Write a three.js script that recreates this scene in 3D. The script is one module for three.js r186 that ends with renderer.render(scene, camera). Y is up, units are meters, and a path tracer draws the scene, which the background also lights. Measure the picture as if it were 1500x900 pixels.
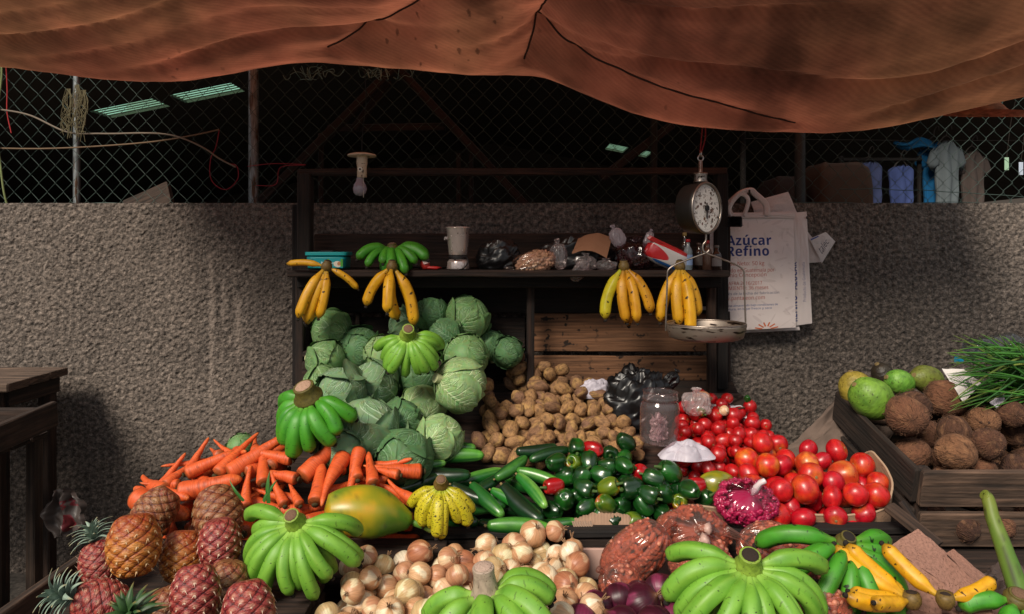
import * as THREE from 'three';
import { ImprovedNoise } from 'three/addons/math/ImprovedNoise.js';
import { mergeGeometries } from 'three/addons/utils/BufferGeometryUtils.js';

// ------------------------------------------------------------------ camera, sky, sun, exposure
const scene = new THREE.Scene();
const EYE = 1.3, FOCAL = 1050, HORIZON = 370;                   // eye height in metres; lens in pixels of a 1500 x 900 frame
const camera = new THREE.PerspectiveCamera(2 * Math.atan(450 / FOCAL) * 180 / Math.PI, 1500 / 900, 0.05, 200);
camera.position.set(0, EYE, 0);
camera.lookAt(0, EYE, -1);
camera.setViewOffset(1500, 900, 0, 450 - HORIZON, 1500, 900);   // lens shift: verticals stay vertical
scene.add(camera);

const renderer = new THREE.WebGLRenderer({ antialias: true });
renderer.setSize(1024, 614);
renderer.toneMapping = THREE.LinearToneMapping;
renderer.toneMappingExposure = 2.95;
renderer.shadowMap.enabled = true;

const noise = new ImprovedNoise();
{ // overcast sky: brighter overhead than at the horizon, soft cloud mottling
  const w = 256, h = 128, d = new Float32Array(w * h * 4);
  for (let j = 0; j < h; j++) for (let i = 0; i < w; i++) {
    const el = (j + 0.5) / h * Math.PI - Math.PI / 2, az = i / w * Math.PI * 2, s = Math.sin(el);
    const c = noise.noise(Math.cos(az) * Math.cos(el) * 3 + 5, s * 5, Math.sin(az) * Math.cos(el) * 3);
    const l = s > 0 ? (0.36 + 0.64 * s) * (1 + 0.12 * c) : 0.12;
    const k = (j * w + i) * 4;
    d[k] = 0.94 * l; d[k + 1] = 0.98 * l; d[k + 2] = 1.05 * l; d[k + 3] = 1;
  }
  const t = new THREE.DataTexture(d, w, h, THREE.RGBAFormat, THREE.FloatType);
  t.mapping = THREE.EquirectangularReflectionMapping; t.magFilter = THREE.LinearFilter; t.needsUpdate = true;
  scene.background = t; scene.environment = t;
  scene.backgroundIntensity = 0.28; scene.environmentIntensity = 0.28;
}
const sun = new THREE.DirectionalLight(0xfff3e2, 1.5);
sun.position.set(-2.7, 5.0, 2.8);
sun.target.position.set(0, 0.5, -2);
sun.castShadow = true; sun.shadow.radius = 38;
sun.shadow.mapSize.set(2048, 2048);
Object.assign(sun.shadow.camera, { left: -5, right: 5, top: 5, bottom: -5, near: 0.1, far: 20 });
scene.add(sun, sun.target);

// ------------------------------------------------------------------ helpers
const V = (x, y, z) => new THREE.Vector3(x, y, z), PI = Math.PI;
const rngOf = (a) => () => { a = (a + 0x6d2b79f5) | 0; let t = Math.imul(a ^ (a >>> 15), 1 | a); t = (t + Math.imul(t ^ (t >>> 7), 61 | t)) ^ t; return ((t ^ (t >>> 14)) >>> 0) / 4294967296; };
let R = rngOf(7);
const rr = (a, b) => a + (b - a) * R(), pick = (a) => a[Math.floor(R() * a.length)];
const clamp = (x, a = 0, b = 1) => Math.min(b, Math.max(a, x)), mix = (a, b, t) => a + (b - a) * t;
const sst = (a, b, x) => { const t = clamp((x - a) / (b - a)); return t * t * (3 - 2 * t); };
const n3 = (x, y, z) => noise.noise(x, y, z);
const fbm = (x, y, z, o = 4) => { let s = 0, a = 0.5; for (let i = 0; i < o; i++) { s += a * n3(x, y, z); x *= 2.03; y *= 2.03; z *= 2.03; a *= 0.5; } return s; };
const C = (h) => new THREE.Color(h).toArray();                  // sRGB hex to linear
const mixC = (a, b, t) => [mix(a[0], b[0], t), mix(a[1], b[1], t), mix(a[2], b[2], t)];
const at = (px, py, d) => V((px - 750) / FOCAL * d, EYE - (py - HORIZON) / FOCAL * d, -d);   // a point d metres in front of the eye plane
const ppm = (d) => FOCAL / d;                                   // pixels a metre covers at that distance

const used = {};
const numbered = (n) => { const k = used[n] = (used[n] ?? -1) + 1; return k ? n + '_' + String(k).padStart(3, '0') : n; };
function tag(o, label, category, group) { o.userData = { label, category }; if (group) o.userData.group = group; return o; }
function thing(name, label, category, group) { const g = new THREE.Group(); g.name = numbered(name); tag(g, label, category, group); scene.add(g); return g; }
function part(name, geo, m, parent, p, r) {
  const o = new THREE.Mesh(geo, m); o.name = name; parent.add(o);
  if (p) o.position.set(p.x ?? p[0], p.y ?? p[1], p.z ?? p[2]);
  if (r) o.rotation.set(r[0], r[1], r[2]);
  return o;
}
function structure(name, geo, m) { const o = new THREE.Mesh(geo, m); o.name = numbered(name); o.userData = { kind: 'structure' }; scene.add(o); return o; }
const proto = (name) => { const g = new THREE.Group(); g.name = name; return g; };
function place(p, label, category, group, pos, quat, scale) {
  const o = p.clone(); o.name = numbered(p.name); tag(o, label, category, group); scene.add(o);
  o.position.copy(pos); if (quat) o.quaternion.copy(quat); if (scale) o.scale.setScalar(scale);
  return o;
}

// a grid surface f(u, v) -> [x, y, z] or [x, y, z, r, g, b]; closed: u wraps round; poles: the first and last rows are points
function surf(nu, nv, f, { closed = true, poles = true, uvs = [1, 1] } = {}) {
  const pos = [], uv = [], col = [], idx = [], W = nu + 1;
  for (let j = 0; j <= nv; j++) for (let i = 0; i <= nu; i++) {
    const r = f(closed && i === nu ? 0 : i / nu, j / nv);
    pos.push(r[0], r[1], r[2]); if (r.length > 3) col.push(r[3], r[4], r[5]);
    uv.push(i / nu * uvs[0], j / nv * uvs[1]);
  }
  for (let j = 0; j < nv; j++) for (let i = 0; i < nu; i++) {
    const a = j * W + i, b = a + 1, c = a + W, d = c + 1;
    if (!(poles && closed && j === 0)) idx.push(a, b, d);
    if (!(poles && closed && j === nv - 1)) idx.push(a, d, c);
    else if (poles && closed && j === nv - 1 && j === 0) idx.push(a, d, c);
  }
  const g = new THREE.BufferGeometry();
  g.setAttribute('position', new THREE.Float32BufferAttribute(pos, 3));
  g.setAttribute('uv', new THREE.Float32BufferAttribute(uv, 2));
  if (col.length) g.setAttribute('color', new THREE.Float32BufferAttribute(col, 3));
  g.setIndex(idx); g.computeVertexNormals();
  if (closed) {
    const n = g.attributes.normal.array, add = (list) => {
      let x = 0, y = 0, z = 0; for (const k of list) { x += n[k * 3]; y += n[k * 3 + 1]; z += n[k * 3 + 2]; }
      const l = Math.hypot(x, y, z) || 1; for (const k of list) { n[k * 3] = x / l; n[k * 3 + 1] = y / l; n[k * 3 + 2] = z / l; }
    };
    for (let j = 0; j <= nv; j++) add([j * W, j * W + nu]);
    if (poles) for (const j of [0, nv]) add(Array.from({ length: W }, (_, i) => j * W + i));
  }
  return g;
}
// a tube of varying radius through centre points; rad(t, a) in metres; col(t, a) optional linear colour
function tube(P, nu, rad, col) {
  const n = P.length - 1, T = P.map((p, i) => P[Math.min(n, i + 1)].clone().sub(P[Math.max(0, i - 1)]).normalize());
  let N = Math.abs(T[0].y) < 0.9 ? V(0, 1, 0) : V(1, 0, 0); N.sub(T[0].clone().multiplyScalar(N.dot(T[0]))).normalize();
  const Ns = T.map((t) => { N = N.clone().sub(t.clone().multiplyScalar(N.dot(t))).normalize(); return N; }), Bs = T.map((t, i) => t.clone().cross(Ns[i]));
  return surf(nu, n, (u, v) => {
    const i = Math.round(v * n), a = u * PI * 2, r = rad(v, a), c = Math.cos(a) * r, s = Math.sin(a) * r, p = P[i], A = Ns[i], B = Bs[i];
    const o = [p.x + A.x * c + B.x * s, p.y + A.y * c + B.y * s, p.z + A.z * c + B.z * s];
    return col ? [...o, ...col(v, a, o)] : o;
  });
}
function ellipsoid(nu, nv, f) { // f(direction, u, v) -> [x, y, z, ...colour]; v runs from the bottom pole to the top pole
  return surf(nu, nv, (u, v) => { const th = v * PI, ph = -u * 2 * PI, s = Math.sin(th); return f([s * Math.cos(ph), -Math.cos(th), s * Math.sin(ph)], u, v); });
}
const wire = (pts, r, segs = 24, sides = 6, closed = false) => new THREE.TubeGeometry(new THREE.CatmullRomCurve3(pts, closed), segs, r, sides, closed);
const merge = (list) => mergeGeometries(list.map((g) => { const o = g.index ? g.toNonIndexed() : g; for (const k of Object.keys(o.attributes)) if (!['position', 'normal', 'uv', 'color'].includes(k)) o.deleteAttribute(k); return o; }));
const moved = (g, x, y, z) => g.translate(x, y, z);
// a board: chamfered section w (x) by h (y), length l along z, edges a little uneven; uv in metres along the grain
function board(w, h, l, seed = 0, rough = 0.0018, seg) {
  const nseg = seg ?? Math.max(2, Math.min(10, Math.round(l / 0.12))), ch = Math.min(0.004, w * 0.2, h * 0.2);
  const S = [[-w / 2 + ch, -h / 2], [w / 2 - ch, -h / 2], [w / 2, -h / 2 + ch], [w / 2, h / 2 - ch], [w / 2 - ch, h / 2], [-w / 2 + ch, h / 2], [-w / 2, h / 2 - ch], [-w / 2, -h / 2 + ch]];
  const per = [0]; for (let k = 0; k < 8; k++) { const a = S[k], b = S[(k + 1) % 8]; per.push(per[k] + Math.hypot(b[0] - a[0], b[1] - a[1])); }
  const pos = [], uv = [], idx = [];
  const ring = (z, sc, j) => { for (let k = 0; k <= 8; k++) { const s = S[k % 8]; const q = rough * n3(s[0] * 40 + seed * 3.1, s[1] * 40, z * 7 + seed), q2 = rough * n3(s[0] * 30, s[1] * 30 + seed * 1.7, z * 5 - seed); pos.push(s[0] * sc + q, s[1] * sc + q2, z); uv.push(z + seed * 0.37, per[k] + seed * 0.21); } };
  const rings = [[-l / 2, 0.001], [-l / 2, 0.9], [-l / 2 + ch, 1]]; for (let i = 1; i < nseg; i++) rings.push([-l / 2 + l * i / nseg, 1]); rings.push([l / 2 - ch, 1], [l / 2, 0.9], [l / 2, 0.001]);
  rings.forEach((q, j) => ring(q[0], q[1], j));
  for (let j = 0; j < rings.length - 1; j++) for (let k = 0; k < 8; k++) { const a = j * 9 + k, b = a + 1, c = a + 9, d = c + 1; idx.push(a, b, d, a, d, c); }
  const g = new THREE.BufferGeometry();
  g.setAttribute('position', new THREE.Float32BufferAttribute(pos, 3)); g.setAttribute('uv', new THREE.Float32BufferAttribute(uv, 2)); g.setIndex(idx);
  const f = g.toNonIndexed(); f.computeVertexNormals(); return f;
}
// a board between two points a and b: width across (horizontal unless up given), thickness th
let boardSeed = 0;
function plank(parent, name, m, a, b, w, th, up = V(0, 1, 0)) {
  const l = a.distanceTo(b), o = part(name, board(w, th, l, ++boardSeed), m, parent);
  const z = b.clone().sub(a).normalize(), x = up.clone().cross(z).normalize(), y = z.clone().cross(x);
  o.quaternion.setFromRotationMatrix(new THREE.Matrix4().makeBasis(x, y, z)); o.position.copy(a).add(b).multiplyScalar(0.5);
  return o;
}

// ------------------------------------------------------------------ textures
function tex(w, h, f, srgb = true) { // f(u, v) -> [r, g, b] 0..1
  const d = new Uint8Array(w * h * 4);
  for (let j = 0; j < h; j++) for (let i = 0; i < w; i++) { const c = f((i + 0.5) / w, (j + 0.5) / h), k = (j * w + i) * 4; for (let q = 0; q < 3; q++) d[k + q] = clamp(c[q] ?? c[0]) * 255; d[k + 3] = 255; }
  const t = new THREE.DataTexture(d, w, h); t.magFilter = THREE.LinearFilter; t.wrapS = t.wrapT = THREE.MirroredRepeatWrapping; if (srgb) t.colorSpace = THREE.SRGBColorSpace; t.needsUpdate = true; return t;
}
const rep = (t, x, y) => { const c = t.clone(); c.repeat.set(x, y); c.needsUpdate = true; return c; };
function canvasTex(w, h, draw, srgb = true) {
  const c = document.createElement('canvas'); c.width = w; c.height = h; draw(c.getContext('2d'), w, h);
  const t = new THREE.CanvasTexture(c); t.magFilter = THREE.LinearFilter; if (srgb) t.colorSpace = THREE.SRGBColorSpace; return t;
}
const std = (o) => new THREE.MeshStandardMaterial(o), phys = (o) => new THREE.MeshPhysicalMaterial(o);
const woodMap = tex(512, 512, (u, v) => { // 1 unit = 1 m, grain along u
  const g = fbm(u * 5, v * 90, 3, 4), l = fbm(u * 3, v * 14, 8, 3), b = fbm(u * 9, v * 9, 1, 3), s = 0.62 + 0.55 * g + 0.3 * l + 0.25 * b;
  return [s, s * 0.93, s * 0.88];
});
const woodBump = tex(512, 512, (u, v) => { const g = 0.5 + 0.7 * fbm(u * 5, v * 90, 3, 4) + 0.25 * fbm(u * 40, v * 120, 9, 2); return [g, g, g]; }, false);
const spotMap = tex(512, 512, (u, v) => { // planks with mould spots
  const g = fbm(u * 4, v * 110, 13, 4), l = fbm(u * 3, v * 14, 28, 3); let s = 0.72 + 0.5 * g + 0.25 * l;
  const m = fbm(u * 26, v * 30, 40, 3) + 0.4 * fbm(u * 90, v * 90, 44, 2), k = sst(0.2, 0.34, m) * sst(-0.25, 0.1, fbm(u * 4, v * 4, 60, 2)); s *= mix(1, 0.22, k);
  return [s, s * 0.92, s * 0.86];
});
const wood = (hex, o = {}) => std({ map: woodMap, bumpMap: woodBump, bumpScale: 0.004, color: hex, roughness: 0.88, ...o });
const M = {
  woodDark: wood('#4a3a31'), woodMid: wood('#6e5341'), woodGrey: wood('#77675c'), woodBlack: wood('#231c19'), woodPale: wood('#8c7560'),
  woodSpot: std({ map: spotMap, bumpMap: woodBump, bumpScale: 0.003, color: '#a07a5c', roughness: 0.85 }),
  vc: std({ vertexColors: true, roughness: 0.7 }), vcGloss: phys({ vertexColors: true, roughness: 0.38, clearcoat: 0.5, clearcoatRoughness: 0.2 }),
  steel: std({ color: '#b9b6b2', metalness: 1, roughness: 0.35 }), iron: std({ color: '#4c4641', metalness: 0.8, roughness: 0.6 }), black: std({ color: '#111012', roughness: 0.6 }),
};

// ------------------------------------------------------------------ ground, wall, fence, market hall
const WALL_D = 2.9, WALL_TOP = 1.5;
{
  const g = new THREE.PlaneGeometry(120, 120, 1, 1).rotateX(-PI / 2);
  for (let i = 0; i < g.attributes.uv.count; i++) g.attributes.uv.setXY(i, g.attributes.position.getX(i), g.attributes.position.getZ(i));
  const t = tex(512, 512, (u, v) => { const s = 0.3 + 0.3 * fbm(u * 8, v * 8, 2, 5) + 0.2 * fbm(u * 70, v * 70, 3, 2); return [s, s * 0.93, s * 0.86]; });
  structure('ground', g, std({ map: t, bumpMap: t, bumpScale: 0.01, roughness: 0.95 }));
}
{ // rough-cast wall: thrown mortar in real relief
  const w = thing('concrete_wall', 'rough grey-brown cement-rendered wall behind the stall', 'wall');
  const W = 6.6, step = 0.0066, nx = Math.round(W / step), ny = Math.round(WALL_TOP / step);
  const rel = (x, y) => { const a = fbm(x * 66, y * 66, 3.3, 3), b = n3(x * 125, y * 125, 7.7), c = fbm(x * 5, y * 5, 1.2, 3); return 0.009 * a * (1 + 0.8 * c) + 0.0045 * b + 0.005 * c; };
  const face = surf(nx, ny, (u, v) => { const x = (u - 0.5) * W, y = v * WALL_TOP; return [x, y, rel(x, y)]; }, { closed: false, uvs: [W, WALL_TOP] });
  const grain = tex(1792, 896, (u, v) => { // 4 m by 2 m
    const x = u * 4, y = v * 2, a = fbm(x * 60, y * 60, 5, 3), b = n3(x * 210, y * 210, 9), c = fbm(x * 1.7, y * 1.7, 4, 4), e = fbm(x * 5, y * 2.6, 6, 5);
    let s = 0.6 + 0.58 * a + 0.26 * b + 0.12 * c;
    s *= 1 - 0.16 * sst(0.08, 0.5, e + 0.5 * c);                              // damp, dirty patches with streaky outlines
    const fl = n3(x * 130, y * 130, 31); s += 0.28 * sst(0.62, 0.72, fl);      // pale stone grains
    const drip = sst(0.6, 1, 1 - Math.abs(fbm(x * 2.6, y * 0.5, 77, 3)) * 5 - Math.abs(n3(x * 22, y * 1.5, 3)) * 1.2) * sst(-0.1, 0.25, fbm(x * 5, y * 4, 50, 3));
    s = mix(s, 0.82, 0.35 * drip);
    for (const [X, t, bt, w] of [[2.085, 1.32, 0.62, 0.022], [2.13, 1.22, 0.95, 0.016], [2.19, 1.14, 0.86, 0.03], [1.92, 1.06, 0.98, 0.03], [3.02, 1.45, 1.3, 0.012]]) { if (Math.abs(x - X) > 0.09) continue; const q = Math.abs(x - X - 0.03 * fbm(y * 5, X, 1, 3)) / w, k = sst(1, 0.2, q + 0.9 * Math.abs(n3(x * 70, y * 35, 4))) * sst(bt, bt + 0.1, y) * sst(t, t - 0.06, y); s = mix(s, 0.86, 0.75 * k); } // lime runs
    const mo = sst(0.12, 0.4, fbm(x * 2.1, y * 1.4, 90, 5) + 0.25 * a); s *= 1 - 0.3 * mo; // grimy patches
    return [s * 1.0, s * 0.96, s * 0.925];
  });
  const bump = tex(1024, 1024, (u, v) => { const x = u * 2, y = v * 2, g = 0.5 + 0.55 * fbm(x * 90, y * 90, 12, 4); return [g, g, g]; }, false);
  const gm = rep(grain, 0.25, 0.5), bm = rep(bump, 0.5, 0.5);
  part('render_coat', face, std({ map: gm, bumpMap: bm, bumpScale: 0.012, roughness: 0.97, color: '#9d958f' }), w, [0, 0, -WALL_D]);
  part('core', new THREE.BoxGeometry(W, WALL_TOP - 0.006, 0.14).translate(0, WALL_TOP / 2, -0.079), std({ map: gm, roughness: 0.97, color: '#9a9089' }), w, [0, -0.001, -WALL_D]);
}
const galv = std({ color: '#a9b0b2', metalness: 0.75, roughness: 0.5, map: rep(tex(256, 256, (u, v) => { const s = 0.75 + 0.5 * fbm(u * 20, v * 20, 2, 4), k = sst(0.1, 0.3, fbm(u * 6, v * 9, 8, 4)); return [mix(s, 0.5, k), mix(s, 0.36, k), mix(s, 0.28, k)]; }), 1, 1) });
{ // chain-link fence on top of the wall; each strand is one bent wire
  const f = thing('chain_link_fence', 'green-grey chain-link fence with steel posts above the wall', 'fence');
  const D = 3.0, cw = 0.0345, ch = 0.074, y0 = WALL_TOP - 0.02, rows = 10, mat = std({ color: '#3d4f49', metalness: 0.3, roughness: 0.55 });
  for (let k = -66; k <= 66; k++) {
    const pts = [], slack = (r) => 0.006 * n3(k * 0.3, r * 0.5, 1);
    for (let r = 0; r <= rows * 2; r++) { const side = (r + k) % 2 ? 1 : -1, x = k * cw + side * (cw / 2 + 0.0012) + slack(r); const y = y0 + r * ch / 2, z = -D + 0.0016 * side + 0.012 * n3(k * 0.15, r * 0.15, 5); pts.push(V(x - side * 0.002, y - 0.003, z), V(x, y, z + 0.001), V(x - side * 0.002, y + 0.003, z)); }
    const path = new THREE.CurvePath(); for (let i = 0; i + 1 < pts.length; i++) path.add(new THREE.LineCurve3(pts[i], pts[i + 1]));
    part('wire_strand', tube(pts, 4, () => 0.00105), mat, f);
  }
  const post = (px, r, m = galv) => { const p = at(px, 300, D + 0.04); const g = new THREE.CylinderGeometry(r, r, 1.1, 14).translate(0, 0.55, 0); return part('post', g, m, f, [p.x, WALL_TOP - 0.12, p.z]); };
  post(371, 0.021); post(112, 0.014); post(1172, 0.022, std({ color: '#3e4242', metalness: 0.5, roughness: 0.6 })); post(-80, 0.021); post(1600, 0.021);
  for (const y of [WALL_TOP + 0.004, WALL_TOP + 0.69]) { const pts = []; for (let i = 0; i <= 30; i++) pts.push(V(-2.3 + i * 4.6 / 30, y + 0.012 * n3(i * 0.6, y, 2), -D + 0.004)); part('tension_wire', wire(pts, 0.0016, 90, 5), mat, f); }
  const pts = []; for (let i = 0; i <= 12; i++) pts.push(at(1230 + i * 26, 277 + 0.09 * i * i * 1.2 + 3 * n3(i * 0.7, 1, 1), D + 0.02)); part('tension_wire', wire(pts, 0.0018, 40, 5), mat, f);
}
// market hall behind the wall
const HALL = { x0: -8.5, x1: 8.5, z0: -3.45, z1: -16, eave: 1.96, pitch: 0.2 };
const roofY = (x) => 2.717 + 0.2 * (4.72 - Math.abs(x + 0.4) + 0.4);
{
  const dark = std({ color: '#57504a', roughness: 0.95 });
  const hall = thing('market_hall', 'dark covered market hall behind the fence', 'building');
  const half = (sgn) => { // one roof slope with skylight holes; local x runs along the slope, local y into the hall
    const xa = -0.4, run = 8.1, s = new THREE.Shape(), z = -HALL.z0, z2 = -HALL.z1;
    s.moveTo(0, z); s.lineTo(run, z); s.lineTo(run, z2); s.lineTo(0, z2); s.closePath();
    const holes = sgn < 0 ? [[3.62, 4.32, 8.0, 8.42], [2.74, 3.43, 8.0, 8.42]] : [[2.2, 2.55, 13.2, 13.9], [2.7, 3.0, 13.2, 13.9]];
    for (const [a, b, c, d] of holes) { const p = new THREE.Path(); p.moveTo(a, c); p.lineTo(b, c); p.lineTo(b, d); p.lineTo(a, d); p.closePath(); s.holes.push(p); }
    const g = new THREE.ExtrudeGeometry(s, { depth: 0.03, bevelEnabled: false }), q = g.attributes.position;
    for (let i = 0; i < q.count; i++) { const x = xa + sgn * q.getX(i), d = q.getY(i), e = q.getZ(i); q.setXYZ(i, x, roofY(x) + e, -d); }
    g.computeVertexNormals(); part('roof', g, dark, hall);
    const pane = phys({ color: '#d2f5e4', transmission: 1, roughness: 0.4, thickness: 0, ior: 1.01, specularIntensity: 0 });
    for (const [a, b, c, d] of holes) {
      const sk = new THREE.Group(); sk.name = 'skylight'; hall.add(sk);
      const g2 = new THREE.BoxGeometry(b - a + 0.1, 0.006, d - c + 0.1), p2 = g2.attributes.position, cx = (a + b) / 2, cd = (c + d) / 2;
      for (let i = 0; i < p2.count; i++) { const x = xa + sgn * (cx + p2.getX(i)); p2.setXYZ(i, x, roofY(x) + 0.035 + p2.getY(i), -(cd + p2.getZ(i))); }
      g2.computeVertexNormals(); part('pane', g2, pane, sk);
      for (let k = 1; k < 5; k++) { const dd = mix(c, d, k / 5), A = V(xa + sgn * a, 0, -dd), B = V(xa + sgn * b, 0, -dd); A.y = roofY(A.x) + 0.012; B.y = roofY(B.x) + 0.012; plank(sk, 'bar', dark, A, B, 0.018, 0.012); }
    }
  };
  half(-1); half(1);
  const box = (n, x, y, z, w, h, d, m = dark) => part(n, new THREE.BoxGeometry(w, h, d), m, hall, [x, y, z]);
  { const g = new THREE.Shape(); g.moveTo(-5, 2.34); g.lineTo(4.2, 2.34); g.lineTo(4.2, roofY(4.2)); g.lineTo(-0.4, roofY(-0.4)); g.lineTo(-5, roofY(-5)); g.closePath(); part('gable_cladding', new THREE.ExtrudeGeometry(g, { depth: 0.03, bevelEnabled: false }), dark, hall, [0, 0, -3.4]); }
  box('wall', 0, 2.4, -16.1, 17.2, 4.8, 0.2); box('wall', -8.6, 1.7, -9.7, 0.2, 3.4, 12.6); box('wall', 8.6, 1.7, -9.7, 0.2, 3.4, 12.6);
  box('floor', 0, 0.006, -9.6, 17, 0.012, 13, std({ color: '#5c554e', roughness: 0.95 }));
}
{ // timber frame just behind the fence
  const f = thing('roof_truss', 'weathered timber A-frame roof truss seen through the fence', 'roof truss'), d = 3.22, P = (x, y, k = 0) => at(x, y, d + k);
  const m = wood('#3a2f27');
  plank(f, 'rafter', m, P(577, 100), P(372, 306), 0.035, 0.05, V(0, 0, 1)); plank(f, 'rafter', m, P(583, 100, 0.06), P(790, 322, 0.06), 0.035, 0.05, V(0, 0, 1));
  plank(f, 'strut', m, P(570, 118, 0.06), P(518, 190, 0.06), 0.03, 0.04, V(0, 0, 1)); plank(f, 'tie_beam', m, P(480, 189, 0.1), P(652, 186, 0.1), 0.03, 0.035);
  plank(f, 'post', m, P(470, 196, 0.06), P(470, 420, 0.06), 0.02, 0.03, V(0, 0, 1)); plank(f, 'post', m, P(672, 225, 0.12), P(672, 440, 0.12), 0.02, 0.03, V(0, 0, 1)); plank(f, 'post', m, P(690, 222, 0.12), P(690, 440, 0.12), 0.022, 0.03, V(0, 0, 1));
  plank(f, 'post', m, P(577, 96, 0.03), P(577, -60, 0.03), 0.05, 0.05, V(0, 0, 1));
  plank(f, 'foot_beam', m, P(330, 312, 0.05), P(1010, 312, 0.05), 0.06, 0.05);
  plank(f, 'foot_post', m, V(-0.9, 0, -3.28), V(-0.9, 1.48, -3.28), 0.05, 0.05, V(0, 0, 1)); plank(f, 'foot_post', m, V(0.6, 0, -3.28), V(0.6, 1.48, -3.28), 0.05, 0.05, V(0, 0, 1));
  const g = thing('timber_brace', 'dark timber post with a slanting brace behind the fence right of the truss', 'timber brace');
  plank(g, 'post', wood('#2f3630'), at(958, 150, 3.3), V(at(958, 0, 3.3).x, 0, -3.3), 0.028, 0.03, V(0, 0, 1)); plank(g, 'brace', m, at(985, 183, 3.34), at(880, 262, 3.34), 0.04, 0.045, V(0, 0, 1));
}
// clothes and goods seen through the fence
function garment(name, label, hex, px0, px1, py0, py1, D, widthAt, sleeve) {
  const g = thing(name, label, 'garment', undefined), a = at(px0, py0, D), b = at(px1, py1, D), w = b.x - a.x, h = a.y - b.y, cx = (a.x + b.x) / 2;
  const m = std({ color: hex, roughness: 0.95, side: THREE.DoubleSide });
  const body = ellipsoid(30, 26, (n, u, v) => { const t = 1 - v, wid = widthAt(t) * w / 2, z = 0.035 * (1 - 0.35 * Math.cos(u * PI * 2 * 5 + 2 * n3(t * 3, u * 3, D))) ; const cs = Math.cos(-u * 2 * PI), sn = Math.sin(-u * 2 * PI); return [wid * cs + 0.01 * n3(t * 4, cs * 2, D), -t * h, z * sn + 0.015 * n3(cs * 5, t * 3, 2)]; });
  part('cloth', body, m, g, [cx, a.y, -D]);
  if (sleeve) for (const s of [-1, 1]) part('sleeve', tube([V(s * w * 0.34, -h * 0.07, 0), V(s * w * 0.48, -h * 0.14, 0), V(s * w * 0.6, -h * 0.25, 0), V(s * w * 0.68, -h * sleeve, 0)], 12, (t, q) => (t > 0.99 ? 0.001 : mix(0.03, 0.036, t) * (0.55 + 0.45 * Math.abs(Math.cos(q))))), m, g, [cx, a.y, -D]);
  part('hanger', merge([wire([V(-w * 0.4, -0.02, 0), V(0, 0.03, 0), V(w * 0.4, -0.02, 0)], 0.004, 12, 5), wire([V(0, 0.03, 0), V(0.005, 0.07, 0), V(0.025, 0.09, 0), V(0.03, 0.065, 0)], 0.003, 10, 5)]), M.iron, g, [cx, a.y, -D]);
  return { g, cx, top: a.y + 0.085 };
}
const clothMap = tex(256, 256, (u, v) => { const s = 0.85 + 0.12 * Math.sin(u * 800) * Math.sin(v * 800) + 0.3 * fbm(u * 6, v * 6, 2, 3); return [s, s, s]; });
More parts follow.
